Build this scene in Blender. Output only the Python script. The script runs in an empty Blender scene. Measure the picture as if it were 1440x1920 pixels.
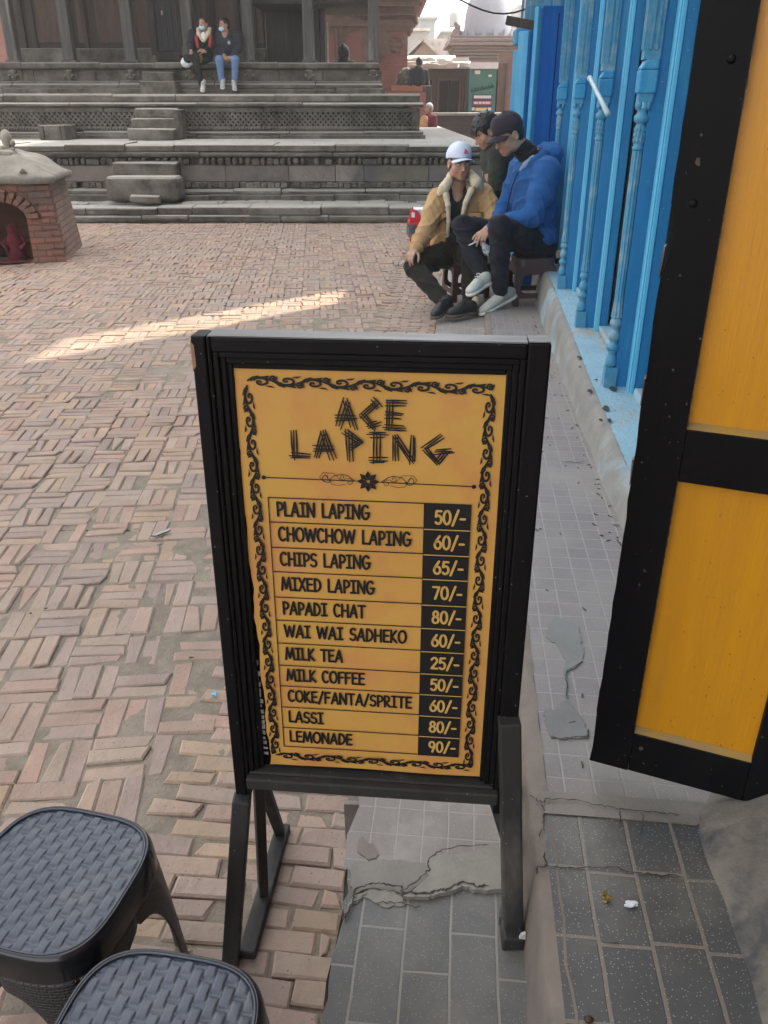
import bpy, math, random
import numpy as np
from mathutils import Vector, Matrix
R = math.radians
random.seed(11)
rng = np.random.default_rng(5)
SC = bpy.context.scene
COL = SC.collection

# ------------------------------------------------------------------ camera
CAM_H = 1.35
PITCH = math.atan(760 / 1540)
cam_data = bpy.data.cameras.new('camera')
cam = bpy.data.objects.new('camera', cam_data)
COL.objects.link(cam)
cam.location = (0, 0, CAM_H)
cam.rotation_euler = (math.pi / 2 - PITCH, 0, 0)
cam_data.sensor_fit = 'AUTO'
cam_data.sensor_width = 36
cam_data.lens = 36 * 1540 / 1920
cam_data.clip_start = 0.02
cam_data.clip_end = 600
SC.camera = cam

# ------------------------------------------------------------------ sky, sun, exposure
SUN_AZ, SUN_EL = R(47), R(52)
world = bpy.data.worlds.new('World')
SC.world = world
world.use_nodes = True
wt = world.node_tree
wt.nodes.clear()
w_out = wt.nodes.new('ShaderNodeOutputWorld')
w_bg = wt.nodes.new('ShaderNodeBackground')
w_sky = wt.nodes.new('ShaderNodeTexSky')
w_sky.sky_type = 'NISHITA'
w_sky.sun_disc = False
w_sky.sun_elevation = SUN_EL
w_sky.sun_rotation = SUN_AZ
w_sky.air_density = 1.0
w_sky.dust_density = 2.5
w_sky.ozone_density = 0.6
w_hs = wt.nodes.new('ShaderNodeHueSaturation')
w_hs.inputs['Saturation'].default_value = 0.14
wt.links.new(w_sky.outputs[0], w_hs.inputs['Color'])
wt.links.new(w_hs.outputs[0], w_bg.inputs[0])
wt.links.new(w_bg.outputs[0], w_out.inputs[0])
w_bg.inputs[1].default_value = 0.15
sun_data = bpy.data.lights.new('sun', 'SUN')
sun = bpy.data.objects.new('sun', sun_data)
COL.objects.link(sun)
sun_data.energy = 2.0
sun_data.angle = R(0.8)
sun_data.color = (1, .87, .70)
S = Vector((math.sin(SUN_AZ) * math.cos(SUN_EL), math.cos(SUN_AZ) * math.cos(SUN_EL), math.sin(SUN_EL)))
sun.rotation_euler = (-S).to_track_quat('-Z', 'Y').to_euler()
sun.location = (6, 4, 14)
SC.view_settings.view_transform = 'Standard'
SC.view_settings.look = 'None'
SC.view_settings.gamma = 1
SC.view_settings.exposure = 2.25
SC.cycles.max_bounces = 6
SC.cycles.diffuse_bounces = 3
SC.cycles.glossy_bounces = 3
SC.cycles.transmission_bounces = 3
SC.cycles.volume_bounces = 1
SC.cycles.caustics_reflective = False
SC.cycles.caustics_refractive = False
SC.cycles.use_denoising = True
SC.cycles.pixel_filter_width = 1.1

# ------------------------------------------------------------------ measuring helpers
_c, _s = math.cos(PITCH), math.sin(PITCH)

def ray(px, py):
    u, v = (px - 720) / 1540, (py - 960) / 1540
    return (u, _c - v * _s, -_s - v * _c)

def gz(px, py, z=0.):
    d = ray(px, py)
    t = (z - CAM_H) / d[2]
    return Vector((d[0] * t, d[1] * t, z))

def gy(px, py, y):
    d = ray(px, py)
    t = y / d[1]
    return Vector((d[0] * t, y, CAM_H + d[2] * t))

AZ = math.atan(165 / (1540 / _c))                     # the street runs a little to the right
FD = Vector((math.sin(AZ), math.cos(AZ), 0))
FN = Vector((FD.y, -FD.x, 0))
FM = Matrix.Rotation(-AZ, 4, 'Z')                     # (across, along, up) -> world

def zwalk(a):
    return max(.03, .28 - .042 * (a - .7))

def zstrip(a):
    return max(.012, .12 - .0193 * (a - .7))

# ------------------------------------------------------------------ objects
def tag(o, label=None, cat=None, group=None, kind=None):
    if label: o['label'] = label
    if cat: o['category'] = cat
    if group: o['group'] = group
    if kind: o['kind'] = kind
    return o

def thing(name, label, cat, loc=(0, 0, 0), rotz=0., group=None):
    o = bpy.data.objects.new(name, None)
    o.empty_display_size = .1
    COL.objects.link(o)
    o.location = loc
    o.rotation_euler = (0, 0, rotz)
    return tag(o, label, cat, group)

def wmat(o):
    m = Matrix.LocRotScale(o.location, o.rotation_euler, o.scale)
    return wmat(o.parent) @ m if o.parent else m

def dup(root, loc=None, rotz=None, label=None, parent=None):
    r = root.copy()
    COL.objects.link(r)
    if loc is not None: r.location = loc
    if rotz is not None: r.rotation_euler = (0, 0, rotz)
    if label: r['label'] = label
    if parent: r.parent = parent
    for ch in list(root.children):
        dup(ch, parent=r)
    return r

def link_mesh(name, me, mats, parent=None, own_origin=True):
    o = bpy.data.objects.new(name, me)
    COL.objects.link(o)
    for m in (mats if isinstance(mats, (list, tuple)) else [mats]):
        me.materials.append(m)
    if parent is not None:
        o.parent = parent
        me.transform(wmat(parent).inverted())
    elif own_origin and len(me.vertices):
        n = len(me.vertices)
        co = np.empty(n * 3, 'f')
        me.vertices.foreach_get('co', co)
        co = co.reshape(-1, 3)
        lo, hi = co.min(0), co.max(0)
        c = Vector(((lo[0] + hi[0]) / 2, (lo[1] + hi[1]) / 2, lo[2]))
        me.transform(Matrix.Translation(-c))
        o.location = c
    return o

def add_uv(me):
    nl = len(me.loops)
    if not nl: return
    co = np.empty(len(me.vertices) * 3, 'f'); me.vertices.foreach_get('co', co); co = co.reshape(-1, 3)
    li = np.empty(nl, 'i'); me.loops.foreach_get('vertex_index', li)
    npoly = len(me.polygons)
    nr = np.empty(npoly * 3, 'f'); me.polygons.foreach_get('normal', nr); nr = np.abs(nr.reshape(-1, 3))
    lt = np.empty(npoly, 'i'); me.polygons.foreach_get('loop_total', lt)
    ax = np.repeat(nr.argmax(1), lt)
    p = co[li]
    uv = np.where((ax == 0)[:, None], p[:, [1, 2]], np.where((ax == 1)[:, None], p[:, [0, 2]], p[:, [0, 1]]))
    l = me.uv_layers.new(name='UVMap')
    l.data.foreach_set('uv', uv.astype('f').ravel())

class MB:
    def __init__(self):
        self.v, self.f, self.m, self.c, self.s = [], [], [], [], []

    def add(self, vs, fs, mi=0, col=(1, 1, 1), smooth=False, M=None):
        o = len(self.v)
        self.v += [tuple(M @ Vector(p)) for p in vs] if M is not None else [tuple(p) for p in vs]
        for f in fs:
            self.f.append([i + o for i in f])
            self.m.append(mi); self.c.append(col); self.s.append(smooth)
        return self

    def box(self, lo, hi, mi=0, col=(1, 1, 1), M=None, jit=0., taper=(1, 1)):
        x0, y0, z0 = lo; x1, y1, z1 = hi
        cx, cy = (x0 + x1) / 2, (y0 + y1) / 2
        tx, ty = taper
        vs = [(x0, y0, z0), (x1, y0, z0), (x1, y1, z0), (x0, y1, z0)]
        vs += [(cx + (x - cx) * tx, cy + (y - cy) * ty, z1) for x, y, _ in vs]
        if jit:
            vs = [tuple(q + random.uniform(-jit, jit) for q in p) for p in vs]
        return self.add(vs, [(0, 3, 2, 1), (4, 5, 6, 7), (0, 1, 5, 4), (1, 2, 6, 5), (2, 3, 7, 6), (3, 0, 4, 7)], mi, col, False, M)

    def bar(self, a, b, w, h, mi=0, col=(1, 1, 1), up=(0, 0, 1), taper=1.):
        a, b = Vector(a), Vector(b)
        d = (b - a).normalized()
        s = d.cross(Vector(up))
        if s.length < 1e-4: s = d.cross(Vector((0, 1, 0)))
        s.normalize(); u = s.cross(d)
        vs = []
        for p, k in ((a, 1.), (b, taper)):
            for sx, sy in ((-1, -1), (1, -1), (1, 1), (-1, 1)):
                vs.append(tuple(p + s * (sx * w / 2 * k) + u * (sy * h / 2 * k)))
        return self.add(vs, [(3, 2, 1, 0), (4, 5, 6, 7), (0, 1, 5, 4), (1, 2, 6, 5), (2, 3, 7, 6), (3, 0, 4, 7)], mi, col)

    def tube(self, pts, rad, n=8, mi=0, col=(1, 1, 1), smooth=True, caps=True):
        pts = [Vector(p) for p in pts]
        if not isinstance(rad, (list, tuple)): rad = [rad] * len(pts)
        vs, fs = [], []
        prev = None
        for i, p in enumerate(pts):
            d = (pts[min(i + 1, len(pts) - 1)] - pts[max(i - 1, 0)]).normalized()
            if prev is None:
                s = d.cross(Vector((0, 0, 1)))
                if s.length < 1e-3: s = d.cross(Vector((1, 0, 0)))
            else:
                s = prev - d * prev.dot(d)
            s.normalize(); prev = s
            u = d.cross(s)
            for k in range(n):
                t = 2 * math.pi * k / n
                vs.append(tuple(p + (s * math.cos(t) + u * math.sin(t)) * rad[i]))
        for i in range(len(pts) - 1):
            for k in range(n):
                a, b = i * n + k, i * n + (k + 1) % n
                fs.append((a, b, b + n, a + n))
        if caps:
            fs.append(tuple(range(n - 1, -1, -1)))
            fs.append(tuple(range((len(pts) - 1) * n, len(pts) * n)))
        return self.add(vs, fs, mi, col, smooth)

    def lathe(self, prof, n=16, mi=0, col=(1, 1, 1), M=None, smooth=True, caps=True, arc=2 * math.pi):
        vs, fs = [], []
        full = arc > 6.28
        m = n if full else n + 1
        for r, z in prof:
            for k in range(m):
                t = arc * k / n
                vs.append((r * math.cos(t), r * math.sin(t), z))
        for i in range(len(prof) - 1):
            for k in range(n):
                a, b = i * m + k, i * m + (k + 1) % m
                fs.append((a, b, b + m, a + m))
        if caps:
            fs.append(tuple(range(m - 1, -1, -1)))
            fs.append(tuple(range((len(prof) - 1) * m, len(prof) * m)))
        return self.add(vs, fs, mi, col, smooth, M)

    def prism(self, poly, h0, h1, mi=0, col=(1, 1, 1), M=None, axis=2, smooth=False):
        """polygon extruded along an axis (2: poly in xy, 0: poly in yz, 1: poly in xz)"""
        n = len(poly)
        def p3(p, h): return {2: (p[0], p[1], h), 0: (h, p[0], p[1]), 1: (p[0], h, p[1])}[axis]
        vs = [p3(p, h0) for p in poly] + [p3(p, h1) for p in poly]
        ar = sum(poly[i][0] * poly[(i + 1) % n][1] - poly[(i + 1) % n][0] * poly[i][1] for i in range(n))
        ccw = ar > 0
        if axis == 1: ccw = not ccw
        fs = [tuple(range(n))[::-1], tuple(range(n, 2 * n))] + [(i, (i + 1) % n, (i + 1) % n + n, i + n) for i in range(n)]
        if not ccw: fs = [f[::-1] for f in fs]
        return self.add(vs, fs, mi, col, smooth, M)

    def ball(self, c, r, n=10, m=6, mi=0, col=(1, 1, 1), M=None):
        if not isinstance(r, (list, tuple)): r = (r, r, r)
        vs, fs = [], []
        for i in range(m + 1):
            a = -math.pi / 2 + math.pi * i / m
            for k in range(n):
                t = 2 * math.pi * k / n
                vs.append((c[0] + r[0] * math.cos(a) * math.cos(t), c[1] + r[1] * math.cos(a) * math.sin(t), c[2] + r[2] * math.sin(a)))
        for i in range(m):
            for k in range(n):
                fs.append((i * n + k, i * n + (k + 1) % n, (i + 1) * n + (k + 1) % n, (i + 1) * n + k))
        return self.add(vs, fs, mi, col, True, M)

    def grid(self, fn, nu, nv, mi=0, col=(1, 1, 1), smooth=True, M=None):
        vs = [fn(i / nu, j / nv) for j in range(nv + 1) for i in range(nu + 1)]
        w = nu + 1
        fs = [(j * w + i, j * w + i + 1, (j + 1) * w + i + 1, (j + 1) * w + i) for j in range(nv) for i in range(nu)]
        return self.add(vs, fs, mi, col, smooth, M)

    def build(self, name, mats, parent=None, bevel=0., M=None, uv=True, solid=0., subd=0, seg=2):
        me = bpy.data.meshes.new(name)
        me.from_pydata(self.v, [], self.f)
        me.update()
        if uv: add_uv(me)
        if M is not None: me.transform(M)
        me.polygons.foreach_set('material_index', self.m)
        me.polygons.foreach_set('use_smooth', self.s)
        ca = me.color_attributes.new('Col', 'FLOAT_COLOR', 'CORNER')
        lt = np.empty(len(me.polygons), 'i'); me.polygons.foreach_get('loop_total', lt)
        cc = np.ones((len(self.f), 4), 'f'); cc[:, :3] = np.array(self.c, 'f').reshape(-1, 3)
        ca.data.foreach_set('color', np.repeat(cc, lt, axis=0).ravel())
        o = link_mesh(name, me, mats, parent)
        if solid:
            md = o.modifiers.new('solid', 'SOLIDIFY'); md.thickness = solid; md.offset = -1
        if bevel:
            md = o.modifiers.new('bevel', 'BEVEL'); md.width = bevel; md.segments = seg; md.limit_method = 'ANGLE'; md.angle_limit = R(40)
        if subd:
            md = o.modifiers.new('subd', 'SUBSURF'); md.levels = subd; md.render_levels = subd
        return o

def array_mesh(name, V, F, mats, parent=None, cols=None, smooth=False, uv=True, fixed_origin=False, M=None):
    me = bpy.data.meshes.new(name)
    V = np.asarray(V, 'f'); F = np.asarray(F, 'i')
    me.vertices.add(len(V)); me.vertices.foreach_set('co', V.ravel())
    k = F.shape[1]
    me.loops.add(F.size); me.loops.foreach_set('vertex_index', F.ravel())
    me.polygons.add(len(F))
    me.polygons.foreach_set('loop_start', np.arange(len(F), dtype='i') * k)
    me.polygons.foreach_set('loop_total', np.full(len(F), k, 'i'))
    me.update(calc_edges=True)
    me.validate()
    if uv: add_uv(me)
    if M is not None: me.transform(M)
    me.polygons.foreach_set('use_smooth', np.full(len(me.polygons), smooth, bool))
    if cols is not None:
        ca = me.color_attributes.new('Col', 'FLOAT_COLOR', 'POINT')
        cc = np.ones((len(V), 4), 'f'); cc[:, :3] = cols
        ca.data.foreach_set('color', cc.ravel())
    return link_mesh(name, me, mats, parent, not fixed_origin)

# ------------------------------------------------------------------ materials
def nd(t, kind, **kw):
    n = t.nodes.new(kind)
    for k, v in kw.items():
        key = k.replace('_', ' ')
        if key in n.inputs:
            if hasattr(v, 'is_linked') or isinstance(v, bpy.types.NodeSocket): t.links.new(v, n.inputs[key])
            else: n.inputs[key].default_value = v
        else:
            setattr(n, k, v)
    return n

def mixc(t, fac, a, b, blend='MIX'):
    n = t.nodes.new('ShaderNodeMix'); n.data_type = 'RGBA'; n.blend_type = blend
    for i, v in ((0, fac), (6, a), (7, b)):
        if isinstance(v, bpy.types.NodeSocket): t.links.new(v, n.inputs[i])
        else: n.inputs[i].default_value = v if i == 0 else (*v, 1) if len(v) == 3 else v
    return n.outputs[2]

def ramp(t, fac, stops, interp='LINEAR'):
    n = t.nodes.new('ShaderNodeValToRGB'); n.color_ramp.interpolation = interp
    e = n.color_ramp.elements
    while len(e) < len(stops): e.new(.5)
    for q, (p, c) in zip(e, stops):
        q.position = p; q.color = (c, c, c, 1) if isinstance(c, (int, float)) else (*c, 1)
    t.links.new(fac, n.inputs[0])
    return n.outputs[0]

def maths(t, op, a, b=0.):
    n = t.nodes.new('ShaderNodeMath'); n.operation = op
    for i, v in ((0, a), (1, b)):
        if isinstance(v, bpy.types.NodeSocket): t.links.new(v, n.inputs[i])
        else: n.inputs[i].default_value = v
    return n.outputs[0]

def mat(name, c1, c2=None, scale=4., rough=.8, bump=.2, bscale=60., vcol=False, metal=0., coord='Object', c3=None, s3=1.2, t3=(.5, .68),
        brick=None, spec=.4, dist=.004, stretch=None, coat=0., speck=None, emit=None, subsurf=0., bdetail=5., sheen=0., uplight_dust=None):
    m = bpy.data.materials.new(name); m.use_nodes = True
    t = m.node_tree; t.nodes.clear()
    out = nd(t, 'ShaderNodeOutputMaterial')
    b = nd(t, 'ShaderNodeBsdfPrincipled', Roughness=rough, Metallic=metal)
    b.inputs['Specular IOR Level'].default_value = spec
    if coat: b.inputs['Coat Weight'].default_value = coat
    if sheen: b.inputs['Sheen Weight'].default_value = sheen
    t.links.new(b.outputs[0], out.inputs[0])
    if coord == 'World':
        co = nd(t, 'ShaderNodeNewGeometry').outputs['Position']
    else:
        co = nd(t, 'ShaderNodeTexCoord').outputs[coord]
    if stretch:
        mp = nd(t, 'ShaderNodeMapping', Scale=stretch); t.links.new(co, mp.inputs[0]); cs = mp.outputs[0]
    else:
        cs = co
    n1 = nd(t, 'ShaderNodeTexNoise', Scale=scale, Detail=6., Roughness=.6, Vector=cs).outputs[0]
    col = mixc(t, ramp(t, n1, [(.32, 0.), (.68, 1.)]), c1, c2 or tuple(x * .75 for x in c1))
    height = None
    if brick:
        uvn = nd(t, 'ShaderNodeTexCoord').outputs['UV']
        if 'loc' in brick or 'rot' in brick:
            q = nd(t, 'ShaderNodeMapping', Location=(*brick.get('loc', (0, 0)), 0), Rotation=(0, 0, brick.get('rot', 0.))); t.links.new(uvn, q.inputs[0]); uvn = q.outputs[0]
        wob = nd(t, 'ShaderNodeTexNoise', Scale=9., Vector=uvn).outputs[1]
        wv = mixc(t, brick.get('wob', .01), uvn, wob, 'ADD')
        bk = nd(t, 'ShaderNodeTexBrick', Scale=1., Mortar_Size=brick.get('m', .008), Mortar_Smooth=.2, Brick_Width=brick['w'], Row_Height=brick['h'], Vector=wv)
        bk.offset = brick.get('off', .5); bk.squash = 1
        bk.inputs['Color1'].default_value = (*brick['c1'], 1); bk.inputs['Color2'].default_value = (*brick['c2'], 1)
        bk.inputs['Mortar'].default_value = (*brick['mc'], 1)
        bk.inputs['Bias'].default_value = brick.get('bias', 0.)
        col = mixc(t, brick.get('var', .35), bk.outputs[0], col, 'MULTIPLY' if brick.get('mul') else 'MIX')
        height = maths(t, 'MULTIPLY', maths(t, 'SUBTRACT', 1., bk.outputs[1]), brick.get('depth', 1.))
    if vcol:
        a = nd(t, 'ShaderNodeVertexColor', layer_name='Col')
        col = mixc(t, 1., col, a.outputs[0], 'MULTIPLY')
    if c3:
        n3 = nd(t, 'ShaderNodeTexNoise', Scale=s3, Detail=5., Roughness=.65, Vector=cs).outputs[0]
        col = mixc(t, ramp(t, n3, [(t3[0], 0.), (t3[1], 1.)]), col, c3)
    if uplight_dust:  # upward faces lightened: dust, plus sky light painted into the colour
        nz = nd(t, 'ShaderNodeSeparateXYZ', Vector=nd(t, 'ShaderNodeNewGeometry').outputs['Normal']).outputs[2]
        col = mixc(t, maths(t, 'MULTIPLY', ramp(t, nz, [(.45, 0.), (.95, 1.)]), ramp(t, n1, [(.2, .55), (.6, 1.)])), col, uplight_dust)
    if speck:
        sc, th, cc = speck
        v = nd(t, 'ShaderNodeTexVoronoi', Scale=sc, Vector=co).outputs[0]
        col = mixc(t, ramp(t, v, [(th, 1.), (th * 1.6, 0.)]), col, cc)
    t.links.new(col, b.inputs['Base Color'])
    if emit:
        b.inputs['Emission Color'].default_value = (*emit, 1); b.inputs['Emission Strength'].default_value = 1
    if bump or height is not None:
        n2 = nd(t, 'ShaderNodeTexNoise', Scale=bscale, Detail=bdetail, Roughness=.65, Vector=cs).outputs[0]
        h = n2
        if height is not None: h = maths(t, 'ADD', maths(t, 'MULTIPLY', n2, bump), height)
        bp = nd(t, 'ShaderNodeBump', Strength=1. if height is not None else bump, Distance=dist, Height=h)
        t.links.new(bp.outputs[0], b.inputs['Normal'])
        r2 = ramp(t, n1, [(.2, max(0., rough - .08)), (.8, min(1., rough + .08))])
        t.links.new(r2, b.inputs['Roughness'])
    return m

# ================================================================== GROUND
m_sand = mat('sand_bed', (.25, .205, .155), (.17, .142, .11), scale=22, rough=.95, bump=.9, bscale=90, coord='World', c3=(.28, .235, .18), s3=2.5, dist=.006, speck=(120, .08, (.1, .085, .07)))
m_brick = mat('paving_brick', (1., .97, .94), (.78, .76, .74), scale=7, rough=.85, bump=.9, bscale=38, vcol=True, coord='World', c3=(.29, .245, .205), s3=1.3, t3=(.45, .85), dist=.006,
              speck=(60, .075, (.12, .10, .085)))
GREY_MORTAR = (.36, .33, .30)
m_mosaic = mat('mosaic_tile', (.215, .19, .182), (.175, .152, .15), scale=6, rough=.7, bump=.35, bscale=150, coord='World', c3=(.25, .225, .195), s3=2.6, t3=(.42, .72), dist=.002,
               brick=dict(w=.0635, h=.0535, m=.0022, c1=(.205, .18, .175), c2=(.165, .145, .144), mc=(.36, .335, .305), off=0., wob=.004, loc=(.0, -.003), rot=R(90), var=.45, depth=1.), speck=(170, .1, (.40, .38, .35)))
m_darktile = mat('dark_tile', (.078, .08, .079), (.05, .053, .053), scale=5, rough=.5, bump=.3, bscale=120, coord='World', c3=(.16, .148, .125), s3=4.2, t3=(.5, .82), dist=.002, spec=.5,
                 brick=dict(w=.128, h=.0755, m=.0035, c1=(.08, .083, .083), c2=(.055, .058, .059), mc=(.27, .225, .18), off=0.07, wob=.006, loc=(.035, -.008), rot=R(90), var=.5), speck=(210, .13, (.33, .32, .3)))
m_striptile = mat('worn_grey_tile', (.125, .122, .115), (.075, .076, .074), scale=4, rough=.6, bump=.35, bscale=110, coord='World', c3=(.2, .18, .15), s3=3.6, t3=(.42, .76), dist=.002,
                  brick=dict(w=.165, h=.0755, m=.0025, c1=(.115, .114, .110), c2=(.08, .082, .082), mc=(.34, .31, .27), off=.45, wob=.006, loc=(.02, -.026), rot=R(90), var=.5), speck=(230, .1, (.36, .35, .33)))
m_smalltile = mat('small_worn_tile', (.26, .232, .205), (.205, .182, .162), scale=5, rough=.75, bump=.4, bscale=120, coord='World', c3=(.36, .33, .29), s3=3., t3=(.48, .66), dist=.002,
                  brick=dict(w=.066, h=.0485, m=.0018, c1=(.245, .215, .195), c2=(.215, .185, .17), mc=(.42, .385, .34), off=0., wob=.004, loc=(.0, -.015), rot=R(90), var=.55), speck=(180, .1, (.42, .4, .36)))
m_cement = mat('cement_patch', (.235, .215, .185), (.17, .155, .135), scale=7, rough=.9, bump=.7, bscale=70, coord='World', c3=(.15, .14, .125), s3=2.5)
m_greencement = mat('grey_green_cement', (.195, .19, .178), (.155, .15, .142), scale=8, rough=.85, bump=.4, bscale=90, coord='World', c3=(.23, .22, .195), s3=4)
m_crack = mat('dark_crack', (.045, .04, .035), rough=1., bump=0)  # flat dark colour for crack lines and holes in the sill paint
m_stepface = mat('plaster_step_face', (.195, .162, .136), (.14, .118, .102), scale=5, rough=.85, bump=.5, bscale=80, coord='World', c3=(.11, .095, .085), s3=4, t3=(.48, .66))
m_stain = mat('damp_stain', (.16, .13, .11), (.2, .165, .14), scale=30, rough=.7, bump=.2)

g = MB()
g.add([(-160, -30, -.011), (160, -30, -.011), (160, 260, -.011), (-160, 260, -.011)], [(0, 1, 2, 3)])
o = g.build('ground', m_sand); tag(o, kind='structure')

PAL = np.array([(.42, .315, .265), (.43, .33, .27), (.45, .345, .255), (.385, .305, .275), (.36, .29, .265), (.42, .34, .285), (.44, .31, .26), (.40, .32, .28)])

def bricks_mesh(name, cx, cy, hx, hy, rot, lowf):
    n = len(cx)
    sx = np.array([-1, 1, 1, -1]); sy = np.array([-1, -1, 1, 1])
    jx = rng.normal(0, .0022, (n, 4)); jy = rng.normal(0, .0022, (n, 4))
    chip = (rng.random((n, 4)) < .16) * rng.uniform(.004, .017, (n, 4))
    px = hx[:, None] * sx + jx - sx * chip; py = hy[:, None] * sy + jy - sy * chip * .6
    tilt = rng.normal(0, .016, (n, 2))
    h = rng.normal(0, .0022, n)
    V = np.empty((n, 12, 3))
    bev = rng.uniform(.003, .0055, n)
    dr = rot + rng.normal(0, .012, n)
    c, s = np.cos(dr)[:, None], np.sin(dr)[:, None]
    for lv, (ins, dz) in enumerate(((1., 0.), (0., -1.), (0., None))):
        x = px - sx * bev[:, None] * ins; y = py - sy * bev[:, None] * ins
        z = h[:, None] + tilt[:, :1] * x + tilt[:, 1:] * y * .5 + lowf(cx, cy)[:, None]
        z = z + (dz * bev[:, None] * .9 if dz is not None else -.022) if lv else z
        V[:, lv * 4:(lv + 1) * 4, 0] = cx[:, None] + x * c - y * s
        V[:, lv * 4:(lv + 1) * 4, 1] = cy[:, None] + x * s + y * c
        V[:, lv * 4:(lv + 1) * 4, 2] = z
    base = [(0, 1, 2, 3)]
    for lv in (0, 4):
        for k in range(4):
            base.append((lv + k, lv + 4 + k, lv + 4 + (k + 1) % 4, lv + (k + 1) % 4))
    F = (np.arange(n)[:, None, None] * 12 + np.array(base)[None]).reshape(-1, 4)
    col = PAL[rng.integers(0, len(PAL), n)] * rng.uniform(.74, .93, (n, 1)) * np.array([1.05, .99, .93])
    grime = np.clip(.5 + .5 * np.sin(cx * 1.7 + 1.3 * np.sin(cy * 1.1)) * np.sin(cy * .9 + cx * .4), 0, 1)[:, None]
    col = col * (1 - .2 * grime) + np.array([.25, .225, .195]) * .2 * grime
    return array_mesh(name, V.reshape(-1, 3), F, m_brick, cols=np.repeat(col, 12, axis=0))

def lowf(x, y):
    return .0025 * np.sin(x * 3.1 + np.sin(y * 1.7)) + .0025 * np.sin(y * 2.3 + 1.1 * np.sin(x * 2.2)) - .002

# basket-weave field, left of the running-bond border
B = .143
r4 = R(4.4)
ii, jj = np.meshgrid(np.arange(-75, 30), np.arange(2, 84), indexing='ij')
bx = (ii.ravel() + .5) * B + rng.normal(0, .0025, ii.size); by = (jj.ravel() + .5) * B + rng.normal(0, .0025, ii.size)
par = (ii + jj).ravel() % 2
flip = rng.random(par.size) < .04
par = np.where(flip, 1 - par, par)
cx, cy, hx, hy = [], [], [], []
for k in (-1, 0, 1):
    off = k * B / 3
    cx.append(bx + np.where(par == 0, 0, off)); cy.append(by + np.where(par == 0, off, 0))
    hl = .0702 + rng.normal(0, .0014, par.size); hw = .0231 + rng.normal(0, .0007, par.size)
    hx.append(np.where(par == 0, hl, hw)); hy.append(np.where(par == 0, hw, hl))
cx, cy, hx, hy = map(np.concatenate, (cx, cy, hx, hy))
wx, wy = cx * math.cos(r4) - cy * math.sin(r4), cx * math.sin(r4) + cy * math.cos(r4)
pp = wx * FN.x + wy * FN.y
lim = -.572 - .066
keep = (pp < lim + .02) & (wy > .35) & (wy < 11.25) & (wx > -7.6) & (wx < .45 * wy + 1)
keep &= ~((np.abs(wx) > .6 * wy + .9))
keep &= rng.random(keep.size) > .004
o = bricks_mesh('brick_paving', wx[keep], wy[keep], hx[keep], hy[keep], np.full(keep.sum(), r4), lowf)
tag(o, kind='structure')
# running-bond border along the pavement
cp, ca, hxx, hyy = [], [], [], []
row = 0; a = .3
while a < 11.3:
    ph = (.07 if row % 2 else 0) + random.uniform(-.012, .012)
    p = -.64 + ph
    while p < -.17:
        w = .138 + random.uniform(-.006, .006)
        lo, hi = max(p, -.625), min(p + w, -.178)
        if hi - lo > .03:
            cp.append((lo + hi) / 2); ca.append(a + random.uniform(-.002, .002)); hxx.append((hi - lo) / 2 - .0015); hyy.append(.0228 + random.uniform(-.001, .001))
        p += w + .003
    a += .0475; row += 1
cp, ca = np.array(cp), np.array(ca)
wx, wy = cp * FN.x + ca * FD.x, cp * FN.y + ca * FD.y
o = bricks_mesh('brick_border', wx, wy, np.array(hxx), np.array(hyy), np.full(len(wx), -AZ), lambda x, y: .001 + 0 * x)
tag(o, kind='structure')

# sand and dirt filling the joints, heaped unevenly over the brick edges
def fbm(x, y, f, seed):
    r = np.random.default_rng(seed); z = 0 * x
    for o in range(5):
        for _ in range(4):
            a = r.uniform(0, 6.28); k = f * 2 ** o * r.uniform(.7, 1.4)
            z = z + np.sin((x * math.cos(a) + y * math.sin(a)) * k + r.uniform(0, 6.28)) * .5 ** o * .35
    return z

def dirt_sheet(name, x0, x1, y0, y1, st, base, amp, f):
    xs = np.arange(x0, x1, st); ys = np.arange(y0, y1, st)
    X, Y = np.meshgrid(xs, ys)
    P = X * FN.x + Y * FN.y
    near = np.clip(1 - np.abs(P + .40) / .30, 0, 1)
    Z = base + amp * fbm(X, Y, f, 4) * .5 + .0022 * near + .0013 * np.clip(fbm(X, Y, 3.1, 9), 0, 1.5)
    idx = np.arange(X.size).reshape(X.shape)
    F = np.stack([idx[:-1, :-1], idx[:-1, 1:], idx[1:, 1:], idx[1:, :-1]], -1).reshape(-1, 4)
    pc = P.ravel()[F].max(1)
    F = F[pc < -.165]
    o = array_mesh(name, np.stack([X, Y, Z], -1).reshape(-1, 3), F, m_sand, smooth=True, uv=False); tag(o, kind='structure')
dirt_sheet('joint_sand', -1.7, .1, .45, 2.6, .009, -.0068, .0034, 26)
dirt_sheet('joint_sand', -3.6, .5, 2.6, 6.2, .022, -.0064, .0026, 14)

def jag(pts, n=5, amp=.004):
    out = []
    for i in range(len(pts) - 1):
        a, b = Vector(pts[i]), Vector(pts[i + 1])
        for k in range(n):
            q = a.lerp(b, k / n)
            if k: q += Vector((random.uniform(-amp, amp), random.uniform(-amp, amp), 0))
            out.append(q)
    out.append(Vector(pts[-1]))
    return out

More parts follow.
